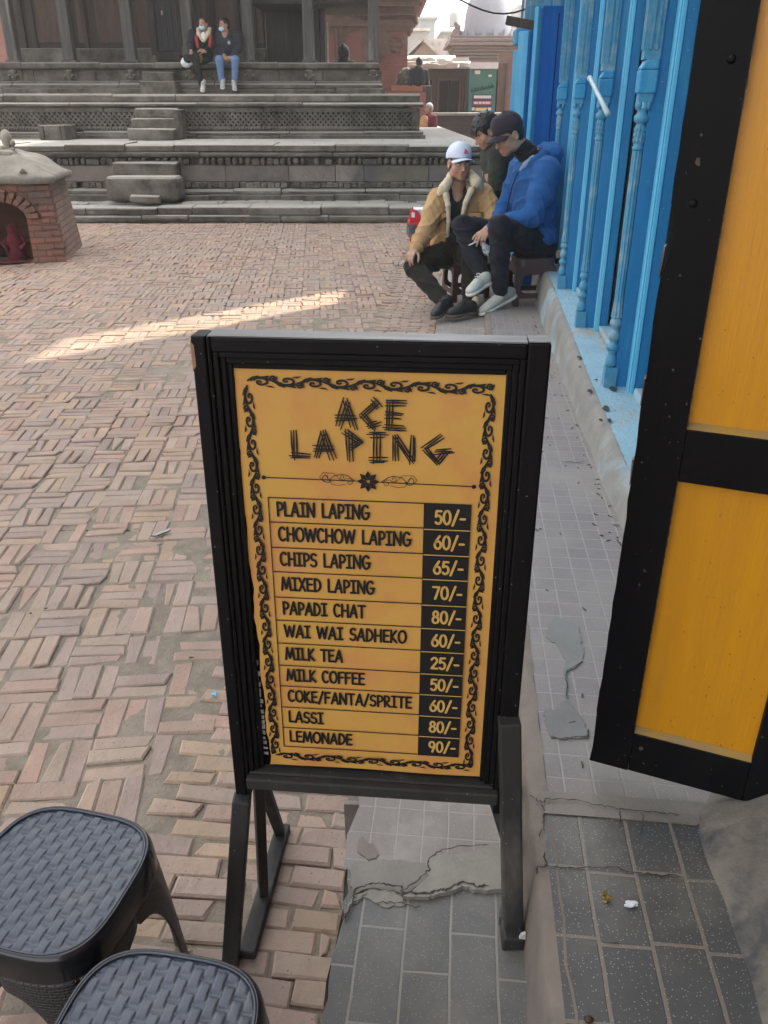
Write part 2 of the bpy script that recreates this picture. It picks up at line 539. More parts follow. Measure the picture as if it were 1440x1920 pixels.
def crack(mb, pix, zf, w, mi, lift=.0015, n=6, amp=.003):
    pts = jag([gz(*p, zf(gz(*p, .1).y)) for p in pix], n, amp)
    vs = []
    for i, p in enumerate(pts):
        d = (pts[min(i + 1, len(pts) - 1)] - pts[max(i - 1, 0)]).normalized()
        s = Vector((-d.y, d.x, 0)) * w * random.uniform(.35, 1.) * (0.3 if i in (0, len(pts) - 1) else 1)
        z = zf(p.y) + lift
        vs += [(p.x + s.x, p.y + s.y, z), (p.x - s.x, p.y - s.y, z)]
    mb.add(vs, [(2 * i, 2 * i + 1, 2 * i + 3, 2 * i + 2) for i in range(len(pts) - 1)], mi)

def patch(mb, pix, zf, h, mi, amp=.003, n=4):
    pts = jag([gz(*p, zf(gz(*p, .1).y) + h) for p in pix + pix[:1]], n, amp)[:-1]
    top = [(p.x, p.y, zf(p.y) + h) for p in pts]
    k = len(top)
    ar = sum(top[i][0] * top[(i + 1) % k][1] - top[(i + 1) % k][0] * top[i][1] for i in range(k))
    if ar < 0: top.reverse()
    bot = [(x + random.uniform(-.002, .002), y, z - h - .004) for x, y, z in top]
    mb.add(top + bot, [tuple(range(k))] + [(i, i + k, (i + 1) % k + k, (i + 1) % k) for i in range(k)], mi)

def strip_sheet(mb, p0, p1, a0, a1, zf, na, npp, mi, left_jag=0., lift=0.):
    def fn(u, v):
        p = p0 + (p1 - p0) * u; a = a0 + (a1 - a0) * v
        if left_jag and u == 0: p += left_jag * (random.random() ** 2) * (1 if random.random() < .8 else 2.5)
        return (p, a, zf(a) + lift)
    mb.grid(fn, npp, na, mi, smooth=False)

# lower strip (grey tiles, then small worn tiles), a low step above the bricks
random.seed(3)
s = MB()
strip_sheet(s, -.168, .155, .3, 1.035, zstrip, 30, 6, 0, .006)
strip_sheet(s, -.178, .155, 1.035, 13.3, zstrip, 160, 6, 1, .008)
for (a0, a1, n_) in ((.3, 13.3, 200),):
    s.grid(lambda u, v: (-.166 + (.004 * math.sin(v * 900) if u else -.006), a0 + (a1 - a0) * v, zstrip(a0 + (a1 - a0) * v) - .001 if u else -.02), 1, n_, 2, smooth=False)
o = s.build('pavement_strip', [m_striptile, m_smalltile, m_cement], M=FM); tag(o, kind='structure')
s = MB()
def C5(x, y): return (560 + x / 3.2727, 1450 + y / 3.2727)
patch(s, [C5(*p) for p in [(322, 560), (430, 545), (530, 528), (660, 540), (760, 550), (790, 565), (800, 640), (740, 690), (640, 735), (520, 708), (430, 706), (345, 738), (318, 690)]], zstrip, .004, 0)
patch(s, [C5(*p) for p in [(790, 565), (812, 520), (900, 485), (1000, 475), (1172, 460), (1345, 452), (1345, 722), (1172, 715), (1080, 715), (1005, 690), (930, 722), (850, 742), (800, 758), (640, 752), (720, 700), (800, 630)]], zstrip, .009, 1)
patch(s, [C5(*p) for p in [(300, 800), (345, 745), (430, 712), (560, 718), (640, 770), (660, 805), (520, 820), (490, 800), (400, 760), (340, 800), (285, 900)]], zstrip, .0025, 1)
crack(s, [C5(*p) for p in [(272, 920), (335, 825), (345, 745), (430, 705), (520, 700), (620, 718), (640, 755), (800, 762), (850, 740), (900, 742), (1005, 688), (1080, 716), (1165, 716)]], zstrip, .0024, 2, .0105)
crack(s, [C5(*p) for p in [(640, 740), (720, 690), (800, 620), (800, 545), (880, 490), (1020, 470), (1165, 458)]], zstrip, .0016, 2, .0102)
crack(s, [C5(*p) for p in [(285, 905), (340, 800), (420, 745)]], zstrip, .0015, 2, .0045)
crack(s, [C5(*p) for p in [(480, 805), (600, 800), (700, 825), (760, 825)]], zstrip, .0012, 2, .0045)
patch(s, [C5(*p) for p in [(358, 480), (372, 400), (395, 385), (420, 430), (460, 430), (490, 490), (480, 520), (420, 528)]], zstrip, .0022, 3, .002)
o = s.build('cement_repair', [m_cement, mat('pale_cement', (.27, .25, .215), (.20, .185, .16), scale=9, rough=.92, bump=.8, bscale=60, coord='World'), m_crack, m_stain]); tag(o, kind='structure')
s = MB()
for _ in range(26):
    a = 1.2 + random.random() * .6
    s.box((-.19 - random.random() * .02, a, -.01), (-.165, a + random.uniform(.01, .05), zstrip(a) * random.uniform(.4, .9)), jit=.006)
o = s.build('broken_strip_edge', m_cement, M=FM); tag(o, kind='structure')

# raised pavement: dark tiles in front, mosaic tiles beyond, plastered edge
s = MB()
strip_sheet(s, .172, .52, .3, 1.052, zwalk, 8, 6, 0)
strip_sheet(s, .185, .60, 1.105, 13.3, zwalk, 120, 6, 1)
strip_sheet(s, .172, .52, 1.052, 1.105, lambda a: zwalk(a) + .003 * math.sin(a * 300) ** 2, 2, 10, 2)
def edge(u, v):
    a = .3 + 13 * v ** 1.6
    zt, zb = zwalk(a), zstrip(a) - .01
    k = [(.141, zb), (.147, zb + .6 * (zt - zb)), (.152, zt - .012), (.158, zt - .003), (.186, zt + .0005)][round(u * 4)]
    w = .002 * math.sin(a * 47) + .0015 * math.sin(a * 130)
    return (k[0] + w, a, k[1])
s.grid(edge, 4, 160, 3, smooth=True)
o = s.build('pavement', [m_darktile, m_mosaic, m_cement, m_stepface], M=FM); tag(o, kind='structure')
s = MB()
def C3(x, y): return (940 + x / 2.88, 1200 + y / 2.88)
patch(s, [C3(*p) for p in [(240, 0), (255, -80), (300, -110), (420, -60), (425, 10), (440, 60), (440, 130), (395, 165), (352, 190), (356, 330), (346, 325), (330, 180), (345, 120), (300, 40)]], zwalk, .0010, 0, .003, 5)
patch(s, [C3(*p) for p in [(228, 400), (300, 385), (340, 340), (368, 345), (400, 400), (440, 450), (468, 505), (462, 545), (380, 545), (318, 552), (262, 535), (235, 470)]], zwalk, .0010, 0, .003, 5)
crack(s, [C3(*p) for p in [(262, 540), (320, 556), (400, 545), (466, 542), (470, 505)]], zwalk, .0018, 1, .0035)
crack(s, [C3(*p) for p in [(350, 330), (352, 250), (348, 195), (435, 132)]], zwalk, .0015, 1, .0035)
crack(s, [C3(*p) for p in [(150, 860), (215, 905), (235, 880), (340, 882), (480, 905), (520, 915), (640, 935), (760, 945), (860, 960), (955, 965)]], zwalk, .0014, 1, .004)
crack(s, [C3(*p) for p in [(215, 905), (230, 960), (225, 1030), (205, 1080)]], zwalk, .0013, 1)
crack(s, [C3(*p) for p in [(232, 1160), (242, 1230), (190, 1250), (185, 1280)]], zwalk, .0018, 1)
crack(s, [C3(*p) for p in [(640, 940), (642, 1000), (635, 1030)]], zwalk, .001, 1)
crack(s, [C3(*p) for p in [(760, 950), (765, 1010), (760, 1050), (742, 1070)]], zwalk, .0008, 1)
crack(s, [(1010, 1629), (1070, 1632), (1110, 1634), (1150, 1632), (1178, 1640)], zwalk, .0012, 1)
crack(s, [(1182, 1641), (1230, 1646), (1275, 1650)], zwalk, .0018, 1)
crack(s, [(1130, 1772), (1162, 1776)], zwalk, .0013, 1)
crack(s, [(1052, 871), (1068, 870), (1085, 872), (1096, 869)], zwalk, .003, 1, n=3)
o = s.build('pavement_repair', [m_greencement, m_crack]); tag(o, kind='structure')

# ================================================================== TEMPLE
random.seed(21)
m_stone = mat('weathered_stone', (.125, .113, .093), (.045, .041, .035), scale=5, rough=.9, bump=.8, bscale=22, vcol=True, coord='World', c3=(.22, .205, .175), s3=1.1, t3=(.5, .72), dist=.03, uplight_dust=(.40, .38, .335))
m_stonetop = mat('dusty_stone_top', (.42, .40, .36), (.3, .29, .265), scale=3, rough=.95, bump=.5, bscale=18, coord='World', c3=(.24, .235, .22), s3=1.6, t3=(.55, .7), dist=.012,
                 brick=dict(w=.62, h=.34, m=.012, c1=(.40, .385, .35), c2=(.33, .315, .29), mc=(.12, .115, .1), wob=.05, var=.5))
m_brownstone = mat('brown_stone_panel', (.20, .17, .145), (.135, .12, .105), scale=2.5, rough=.9, bump=.6, bscale=18, vcol=True, coord='World', c3=(.085, .085, .085), s3=1.5, t3=(.5, .66), dist=.015)
m_darkhole = mat('soot_and_shade_black', (.018, .018, .018), rough=1, bump=0)  # black for soot; also paints the shade of recess and shop openings
m_twood = mat('dark_temple_wood', (.040, .031, .025), (.022, .018, .016), scale=3, rough=.75, bump=.5, bscale=30, coord='World', stretch=(6, 6, .7), c3=(.085, .07, .058), s3=.9, t3=(.58, .75), dist=.01)
m_post = mat('greyed_post_wood', (.085, .08, .076), (.045, .043, .041), scale=4, rough=.7, bump=.5, bscale=30, coord='World', stretch=(7, 7, .6), c3=(.20, .19, .175), s3=1.2, t3=(.55, .7), dist=.008)
m_redwood = mat('worn_red_wood', (.085, .045, .034), (.042, .028, .024), scale=2.5, rough=.7, bump=.4, bscale=30, coord='World', stretch=(4, 4, .7), c3=(.07, .055, .048), s3=1.2, t3=(.5, .65), dist=.006)
m_bluedoor = mat('blackened_door', (.018, .018, .026), (.028, .026, .032), scale=6, rough=.6, bump=.3)

YA, YB, YC, YD, YW = 11.19, 11.95, 13.9, 17.0, 18.9
def zy(py, y): return gy(720, py, y).z
def xp(px, y, py=120): return gy(px, py, y).x

temple = thing('temple', 'grey stone temple plinth of three terraces carrying a dark timber arcade', 'temple', (-3.2, 15, 0))

def course(mb, x0, x1, prof, lmin, lmax, mi=0, jy=.008, jz=.004, tint=.12, gap=.005):
    """a course of separate stones; prof = [(y, z)...] polygon, clockwise or not"""
    x = x0
    while x < x1 - .02:
        w = min(random.uniform(lmin, lmax), x1 - x)
        if x1 - x - w < lmin * .5: w = x1 - x
        dy, dz = random.gauss(0, jy), random.gauss(0, jz)
        k = 1 + random.uniform(-tint, tint)
        wob = [(y + dy + random.gauss(0, jy * .4), z + (dz + random.gauss(0, jz * .5) if z > prof[0][1] + .01 else 0)) for y, z in prof]
        mb.prism(wob, x + gap / 2, x + w - gap / 2, mi, (k, k * random.uniform(.97, 1.02), k * random.uniform(.94, 1.02)), axis=0)
        x += w

def rectp(y0, z0, z1, d=.35): return [(y0, z0), (y0 + d, z0), (y0 + d, z1), (y0, z1)]
def roundp(y0, z0, z1, d=.35, n=5, bulge=.06):
    pts = []
    for i in range(n + 1):
        t = math.pi * i / n
        pts.append((y0 + bulge - bulge * math.sin(t), z0 + (z1 - z0) * (1 - math.cos(t)) / 2))
    return [(y0 + d, z0)] + [(y0 + bulge, z0)] + pts[1:] + [(y0 + d, z1)]

XL = -8.6
# bottom step: rounded lower course and square upper course
zA = zy(389, YA)
mb = MB()
course(mb, XL, 1.75, roundp(YA - .02, 0, zy(404, YA), .5, 4, .035), .55, 1.3, jy=.012)
course(mb, XL, 1.75, [(YA, zy(404, YA) + .004), (YA + .5, zy(404, YA) + .004), (YA + .5, zA), (YA + .02, zA), (YA, zA - .018)], .35, .95, jy=.012)
mb.build('bottom_step', m_stone, temple, bevel=.012)
mb = MB()
mb.add([(XL, YA + .05, zA - .006), (1.72, YA + .05, zA - .006), (1.72, YB + .6, zA + .003), (XL, YB + .6, zA + .003)], [(0, 1, 2, 3)])
for _ in range(70):
    x = random.uniform(XL, 1.4); y = random.uniform(YA + .32, YB - .15)
    mb.box((x, y, zA - .02), (x + random.uniform(.25, .6), y + random.uniform(.15, .3), zA + random.uniform(.004, .02)), jit=.012)
mb.build('bottom_paving', m_stonetop, temple, bevel=.006)

# second terrace
zB = zy(270, YB)
def ZB(p): return zy(p, YB)
mb = MB()
XR = 1.36
course(mb, XL, XR + .12, rectp(YB - .10, zA - .02, ZB(364), .6), .6, 1.5, jy=.025)
course(mb, XL, XR + .08, [(YB - .05, ZB(364) + .004), (YB + .5, ZB(364) + .004), (YB + .5, ZB(353)), (YB + .0, ZB(353)), (YB - .05, ZB(358))], .5, 1.2, jy=.015)
course(mb, XL, XR, roundp(YB - .06, ZB(294.5), ZB(285), .6, 6, .05), 1.1, 2.3, jy=.006)
course(mb, XL, XR + .02, [(YB - .07, ZB(283.5)), (YB + .6, ZB(283.5)), (YB + .6, zB), (YB - .04, zB), (YB - .075, zB - .02)], .6, 1.5, jy=.012, jz=.007)
mb.box((XL, YB + .12, ZB(353)), (XR - .06, YB + .5, ZB(284)))
mb.build('terrace_moulding', m_stone, temple, bevel=.012)
mb = MB()
course(mb, XL, XR - .03, rectp(YB + .035, ZB(341.5) + .003, ZB(309) - .003, .3), .28, 1.1, jy=.006, tint=.22)
mb.build('terrace_panel', m_brownstone, temple, bevel=.008)
mb = MB()
x = XL
while x < XR - .05:
    w = random.uniform(.07, .11)
    if random.random() < .93:
        if random.random() < .78:
            mb.ball((x + w / 2, YB + .03, ZB(303)), (w * .46, .045, .048), 8, 6, col=(1.05, 1, .95))
        else:
            mb.box((x, YB, ZB(308)), (x + w * .9, YB + .1, ZB(298)), jit=.006)
    k = random.uniform(.8, 1.2)
    if random.random() < .9: mb.box((x + .004, YB - .015, ZB(351.5)), (x + w - .006, YB + .1, ZB(342.5)), col=(k, k, k), jit=.006)
    x += w
mb.build('terrace_carving', m_stone, temple)
mb = MB()
mb.add([(XL, YB + .02, zB - .008), (XR, YB + .02, zB - .008), (XR, YC + .4, zB + .006), (XL, YC + .4, zB + .006)], [(0, 1, 2, 3)])
mb.add([(.1, YC + .4, zB + .006), (XR, YC + .4, zB + .006), (XR, 23.5, zB + .01), (.1, 23.5, zB + .01)], [(0, 1, 2, 3)])
mb.build('terrace_paving', m_stonetop, temple)

# third terrace with the pierced band
zC = zy(176.5, YC)
XE_ = xp(708, YD)
def ZC(p): return zy(p, YC)
XR = xp(789, YC)
mb = MB()
course(mb, XL, XR + .09, rectp(YC - .09, zB - .02, ZC(253), .5), 1., 2.2, jy=.01)
course(mb, XL, XR + .06, [(YC - .06, ZC(253) + .003), (YC + .4, ZC(253) + .003), (YC + .4, ZC(246)), (YC - .03, ZC(246)), (YC - .06, ZC(249))], 1., 2.4)
course(mb, XL, XR, rectp(YC - .01, ZC(245.5), ZC(237), .5), .8, 2., jy=.004)
course(mb, XL, XR, rectp(YC - .01, ZC(210.5), ZC(202), .5), .9, 2.1, jy=.004)
course(mb, XL, XR + .05, roundp(YC - .085, ZC(201), ZC(192), .6, 6, .06), 1.3, 2.6, jy=.004)
course(mb, XL, XR, [(YC - .03, ZC(191)), (YC + .6, ZC(191)), (YC + .6, zC), (YC + .0, zC), (YC - .03, zC - .025)], .9, 2.1, jy=.006)
mb.build('upper_moulding', m_stone, temple, bevel=.012)
mb = MB()
z0, z1 = ZC(236.5), ZC(211)
hh = z1 - z0
n = 0
x = XL
while x < XR - .1:
    for sg in (-1, 1):
        a = Vector((x, YC + .015 + .004 * sg, z0)); b = Vector((x + hh * 1.0, YC + .015 + .004 * sg, z1))
        if sg < 0: a.z, b.z = z1, z0
        if b.x < XR - .02: mb.bar(a, b, .026, .05, up=(0, -1, 0))
    x += .0785
mb.box((XR - .12, YC + .0, z0), (XR, YC + .1, z1))
mb.build('pierced_band', m_stone, temple)
mb = MB(); mb.box((XL, YC + .09, z0 - .02), (XR - .01, YC + .4, z1 + .02)); mb.build('band_recess', m_darkhole, temple)  # black backing paints the shade behind the pierced holes
mb = MB(); mb.box((XL, YC + .2, zB - .1), (XR - .12, YD + .3, zC - .013)); mb.box((XL, YD + .15, zC - .014), (XE_ - .1, YW + 1.4, zy(119, YD))); mb.build('rubble_core', m_stone, temple)
mb = MB(); mb.box((XL, YC + .05, zC - .012), (XR - .02, YD + .8, zC + .004)); mb.build('upper_paving', m_stonetop, temple)
mb = MB()
x = XL
while x < XR - .03:
    mb.ball((x, YC - .015, ZC(241.5)), (.02, .02, .02), 6, 4); x += .046
mb.build('bead_row', m_stone, temple)

# timber-arcade base and ledge
zD = zy(117, YD)
def ZD(p): return zy(p, YD)
XR = xp(722, YD)
XE = xp(708, YD)
mb = MB()
course(mb, XL, XR, rectp(YD - .16, zC - .02, ZD(166), .5), .9, 2., jy=.006)
course(mb, XL, XR - .05, [(YD - .12, ZD(166) + .003), (YD + .4, ZD(166) + .003), (YD + .4, ZD(152)), (YD - .05, ZD(152)), (YD - .07, ZD(157)), (YD - .12, ZD(159))], 1., 2.2, jy=.004)
course(mb, XL, XE, rectp(YD + .06, ZD(152) + .003, ZD(131), .4), .7, 1.6, jy=.003)
course(mb, XL, XE + .03, [(YD - .05, ZD(128)), (YD + .06, ZD(131)), (YD + .5, ZD(131)), (YD + .5, zD), (YD - .04, zD), (YD - .06, ZD(120)), (YD - .06, ZD(124))], 1., 2.4, jy=.004)
mb.build('ledge_moulding', m_stone, temple, bevel=.012)
mb = MB(); mb.box((XL, YD + .1, zD - .3), (XE, YW + 1.5, zD - .003)); mb.build('ledge_floor', m_stone, temple)

post_px = [(5, 18, 24), (103, 122, 19), (218, 237, 19), (333, 348, 18), (447, 459, 18), (561, 570, 20), (678, 690, 21)]
PY = YD + .22
post_x = [xp(b, PY, 112) + .1 for a, b, w in post_px]
for i, x in enumerate(post_x):
    mb = MB()
    w = .20
    mb.box((x - w / 2, PY - w / 2, zD), (x + w / 2, PY + w / 2, zD + 2.6), taper=(.9, .9))
    mb.box((x - w * .68, PY - w * .7, zD - .002), (x + w * .68, PY + w * .7, zD + .045))
    mb.build('post', m_post, temple, bevel=.018)
    # carved boss on the panel below each post
    mb = MB()
    z = ZD(141)
    mb.box((x - .15, YD + .03, ZD(150)), (x + .15, YD + .12, ZD(133)))
    for dx, dz, r in ((0, .03, .07), (-.06, -.02, .04), (.06, -.02, .04), (0, -.05, .05), (-.05, .06, .03), (.05, .06, .03)):
        mb.ball((x + dx, YD + .02, z + dz), (r, .06, r), 8, 6)
    mb.build('carved_boss', m_stone, temple)
# capitals and roof beam above the frame, deep eave
mb = MB()
mb.box((XL, PY - .16, zD + 2.6), (XE, PY + .16, zD + 2.95))
for x in post_x: mb.box((x - .5, PY - .13, zD + 2.4), (x + .5, PY + .13, zD + 2.598))
mb.build('lintel_beam', m_twood, temple, bevel=.02)
mb = MB()
mb.add([(XL - 1, YD - 1.6, zD + 2.9), (XE + 1.5, YD - 1.6, zD + 2.9), (XE - .6, YW + .6, zD + 4.4), (XL, YW + .6, zD + 4.4),
        (XL - 1, YD - 1.6, zD + 3.02), (XE + 1.5, YD - 1.6, zD + 3.02), (XE - .6, YW + .6, zD + 4.55), (XL, YW + .6, zD + 4.55)],
       [(0, 3, 2, 1), (4, 5, 6, 7), (0, 1, 5, 4), (1, 2, 6, 5), (2, 3, 7, 6), (3, 0, 4, 7)])
mb.box((-8.2, YW, zD + 4.3), (-1.6, YW + 5, zD + 7.5), taper=(.55, .55))
mb.build('roof', m_twood, temple)

# wall behind the posts: timber and plank bays on a stone footing, with a door
wx = lambda px, py=100: xp(px, YW, py)
w0, w1 = wx(42, 110), wx(497, 110)
mb = MB()
mb.box((w0, YW, zD - .01), (w1, YW + .5, zD + 3.2))
mb.build('wall_panelling', m_twood, temple)
mb = MB()
for a, b in ((62, 113), (140, 165), (176, 226), (252, 277), (372, 395), (398, 440), (462, 498), (515, 560)):
    x0, x1 = wx(a + 14, 110), wx(b + 10, 110)
    if x1 > w1: x1 = w1
    if x1 > x0 + .05: mb.box((x0, YW - .02, zD + .42), (x1, YW + .1, zD + 3.1))
mb.build('plank_bay', m_redwood, temple, bevel=.01)
mb = MB()
for px in (52, 72, 140, 168, 250, 292, 350, 398, 450, 480):
    x = wx(px, 110)
    mb.box((x - .05, YW - .06, zD), (x + .05, YW + .1, zD + 3.1))
mb.build('wall_stud', m_twood, temple, bevel=.012)
mb = MB()
course(mb, w0 - .05, wx(296, 110), rectp(YW - .14, zD - .005, zD + .33, .4), .5, 1.4, jy=.02, jz=.03, tint=.2)
course(mb, wx(345, 110), w1 + .05, rectp(YW - .14, zD - .005, zD + .33, .4), .5, 1.4, jy=.02, jz=.03, tint=.2)
mb.build('wall_footing', m_stone, temple, bevel=.02)
d0, d1 = wx(297, 100), wx(341, 100)
dr = MB().box((d0, YW - .07, zD + .28), (d1, YW + .05, zD + 3.)).build('door', m_bluedoor, temple, bevel=.008)
mb = MB()
for x in (d0 - .04, d1 + .04): mb.box((x - .07, YW - .12, zD + .2), (x + .07, YW, zD + 3.1))
mb.box((d0, YW - .13, zD + .1), (d1, YW - .0, zD + .277))
mb.build('door_frame', m_twood, temple, bevel=.012)
mb = MB()
for fx in (.25, .5, .75): mb.box((d0 + (d1 - d0) * fx - .006, YW - .085, zD + .3), (d0 + (d1 - d0) * fx + .006, YW - .069, zD + 3))
for k in range(8): mb.box((d0 + .02, YW - .083, zD + .42 + k * .3), (d1 - .02, YW - .0695, zD + .435 + k * .3))
mb.build('door_batten', m_bluedoor, temple)
mb = MB(); mb.lathe([(.012, -.03), (.018, 0), (.012, .05)], 8, M=Matrix.Translation((d0 + .18, YW - .11, zy(26, YW)))); mb.build('door_knob', mat('pale_brass', (.6, .56, .45), rough=.4), temple)
# dark end jambs of the walled part and the open bay's ceiling
mb = MB()
yj = YW - .6
for a, b in ((592, 600), (602, 610)): mb.box((xp(a, yj, 110), yj, zD), (xp(b, yj, 110), yj + .4, zD + 3.1))
mb.build('end_jamb', m_twood, temple, bevel=.01)
mb = MB(); mb.box((xp(494, yj, 110), YW - .0, zD), (xp(590, yj, 110), YW + .3, zD + 3.1)); mb.build('end_wall', m_twood, temple)
mb = MB(); mb.box((xp(612, yj, 60), yj + .1, zD), (xp(614.5, yj, 60), yj + .14, zy(40, yj))); mb.build('lit_edge_strip', mat('painted_edge_light', (.55, .52, .46), rough=.5), temple)  # pale strip painted in as the bright edge of light beside the jamb
mb = MB(); mb.box((w1, PY + .25, zy(22, YW)), (XE - .02, YW + .6, zy(22, YW) + .5)); mb.build('bay_ceiling', m_twood, temple)

# stone steps up each terrace (loose blocks standing on the terraces)
def block(name, px0, px1, py0, py1, y, depth, parent, bev=.02, lift=0.):
    x0, x1 = xp(px0, y, (py0 + py1) / 2), xp(px1, y, (py0 + py1) / 2)
    mb = MB(); k = random.uniform(.95, 1.25)
    nx, nz = 8, 3
    z0, z1 = zy(py1, y) + lift, zy(py0, y)
    mb.box((x0, y, z0), (x1, y + depth, z1), col=(k, k, k * .97), jit=.012)
    return mb.build(name, m_stone, parent, bevel=bev, seg=3)
st = thing('stone_steps', 'rounded grey stone block with a plank-like slab above, lowest steps of the temple', 'steps', (xp(270, YB - .4), YB - .4, zA), 0, 'stone steps up the terraces')
block('step_block', 197, 336, 331, 378, YB - .48, .42, st, .07)
block('step_block', 211, 331, 305, 331, YB - .2, .3, st, .025)
block('step_block', 243, 299, 367, 381, YB - .62, .13, st, .02)
st = thing('stone_steps', 'flight of three grey stone blocks in front of the pierced lattice band', 'steps', (xp(290, YC - .4), YC - .4, zB), 0, 'stone steps up the terraces')
block('step_block', 239, 325, 242, 264, YC - .72, .5, st, .02)
block('step_block', 246, 329, 222, 244, YC - .5, .5, st, .025)
block('step_block', 251, 331, 202, 223, YC - .27, .4, st, .03)
mb = MB(); mb.box((xp(326, YC - .5, 240), YC - .5, zB), (xp(336, YC - .5, 240), YC + .1, ZC(206)), jit=.01); mb.build('step_side', m_stone, st, bevel=.02)
st = thing('stone_steps', 'pair of stone blocks below the ledge where two people sit', 'steps', (xp(297, YD - .4), YD - .4, zC), 0, 'stone steps up the terraces')
block('step_block', 263, 330, 151, 178, YD - .5, .4, st, .02)
block('step_block', 267, 325, 135, 153, YD - .22, .3, st, .02)
t = thing('stone_trough', 'small square stone trough against the soot-blackened lattice', 'trough', (xp(98, YC - .5), YC - .5, zB))
x0, x1 = xp(73, YC - .6, 250), xp(123, YC - .6, 250)
mb = MB()
zt = zy(235, YC - .6)
for a in ((x0, YC - .6, x0 + .07, YC - .1), (x1 - .07, YC - .6, x1, YC - .1), (x0 + .07, YC - .6, x1 - .07, YC - .53), (x0 + .07, YC - .17, x1 - .07, YC - .1)):
    mb.box((a[0], a[1], zB - .002), (a[2], a[3], zt), jit=.006)
mb.build('basin', m_stone, t, bevel=.012)
mb = MB(); mb.box((x0 + .06, YC - .54, zB + .02), (x1 - .06, YC - .16, zt - .06)); mb.build('ash', m_darkhole, t)
# soot on the lattice behind the trough
mb = MB()
pts = []
for i in range(22):
    a = 2 * math.pi * i / 22
    pts.append((xp(112, YC, 225) + .33 * math.cos(a) * random.uniform(.7, 1.1), .13 + zC - .62 + .17 * math.sin(a) * random.uniform(.7, 1.1)))
mb.prism(pts, YC - .003, YC - .0005, axis=1); mb.build('soot_patch', m_darkhole, temple)

# ================================================================== BRICK SHRINE
m_shbrick = mat('shrine_brick', (.26, .12, .085), (.16, .09, .07), scale=5, rough=.9, bump=.6, bscale=40, coord='World', c3=(.075, .068, .062), s3=2.2, t3=(.5, .66), dist=.012,
                brick=dict(w=.165, h=.058, m=.006, c1=(.26, .11, .072), c2=(.14, .075, .06), mc=(.055, .048, .042), wob=.012, var=.4))
m_sidebrick = mat('shrine_lit_side_brick', (.30, .19, .145), (.22, .15, .12), scale=5, rough=.9, bump=.6, bscale=40, coord='World', c3=(.16, .135, .115), s3=2.2, t3=(.5, .66), dist=.012,
                  brick=dict(w=.11, h=.058, m=.006, c1=(.31, .195, .15), c2=(.25, .16, .125), mc=(.06, .052, .046), wob=.012, var=.4))  # side walls paler than the front: light on that face put into the colour
m_plaster = mat('weathered_plaster', (.31, .285, .235), (.17, .158, .135), scale=5, rough=.92, bump=.5, bscale=30, coord='World', c3=(.46, .43, .36), s3=1.5, dist=.015)
m_sindoor = mat('vermilion_powder', (.13, .012, .026), (.06, .009, .015), scale=12, rough=.95, bump=.6, bscale=60, dist=.01)
m_orange = mat('orange_stained_niche', (.15, .055, .032), (.05, .028, .022), scale=4, rough=.95, bump=.5, bscale=40, dist=.01)

pf = gz(125, 490, 0)
shrine = thing('brick_shrine', 'small brick shrine with a pale plastered hipped roof and a dark arched niche', 'shrine', (pf.x, pf.y, 0), R(10))
# local frame: x to the left negative, front face at y=0, right face at x=0
SW, SDp, SHt = 2.3, 1.02, zy(337, pf.y)
sc = SHt
ncx, nw, nh, spring = -.55, .25, .0, .395
def shell(mb):
    bat = .075                     # the walls lean in a little
    arch = [(ncx + nw * math.cos(t), spring + nw * .62 * math.sin(t)) for t in [math.pi * k / 14 for k in range(15)]]
    x0 = -SW
    outer_r = [(0, .0), (-bat * .7, sc)]
    P = lambda x, z: (x, bat * .3 * z / sc, z)
    # front face with the niche opening
    vs = [P(*p) for p in arch]
    n = len(arch)
    vs += [P(ncx + nw, 0), P(0, 0), P(-bat, sc), P(-SW + bat, sc), P(-SW, 0), P(ncx - nw, 0)]
    iR, i0, i1, i2, i3, iL = range(n, n + 6)
    fs = [(iR, i0, i1, 0), (iL, n - 1, i2, i3)]
    fs += [(k, i1, k + 1) for k in range(n // 2)] + [(n // 2, i1, i2)] + [(k, i2, k + 1) for k in range(n // 2, n - 1)]
    mb.add(vs, fs, 0)
    # niche inside
    d = .42
    vs = []
    ring = [(ncx + nw, 0)] + arch + [(ncx - nw, 0)]
    for y in (0, d): vs += [(x, y + bat * .3 * z / sc * (y == 0), z) for x, z in ring]
    m = len(ring)
    mb.add(vs, [(k, k + 1, k + 1 + m, k + m) for k in range(m - 1)], 1)
    mb.add([(x, d, z) for x, z in ring], [tuple(range(m - 1, -1, -1))], 2)
    # sides and back
    mb.add([(0, 0, 0), (0, SDp, 0), (-bat, SDp, sc), (-bat, bat * .3, sc)], [(0, 1, 2, 3)], 3)
    mb.add([(-SW, 0, 0), (-SW, SDp, 0), (-SW + bat, SDp, sc), (-SW + bat, bat * .3, sc)], [(0, 3, 2, 1)], 3)
    mb.add([(0, SDp, 0), (-SW, SDp, 0), (-SW + bat, SDp, sc), (-bat, SDp, sc)], [(0, 1, 2, 3)], 0)
mb = MB(); shell(mb)
mb.build('brick_body', [m_shbrick, m_orange, m_orange, m_sidebrick], shrine, M=wmat(shrine))
# voussoirs round the niche
mb = MB()
for k in range(13):
    t = math.pi * (k + .5) / 13
    c, s_ = math.cos(t), math.sin(t)
    a = Vector((ncx + (nw + .01) * c, -.008, spring + (nw * .62 + .01) * s_)); b = Vector((ncx + (nw + .12) * c, -.008, spring + (nw * .62 + .12) * s_))
    mb.bar(a, b, .05, .04, up=(0, 1, 0), col=(1, 1, 1))
mb.build('arch_brick', m_shbrick, shrine, M=wmat(shrine), bevel=.006)
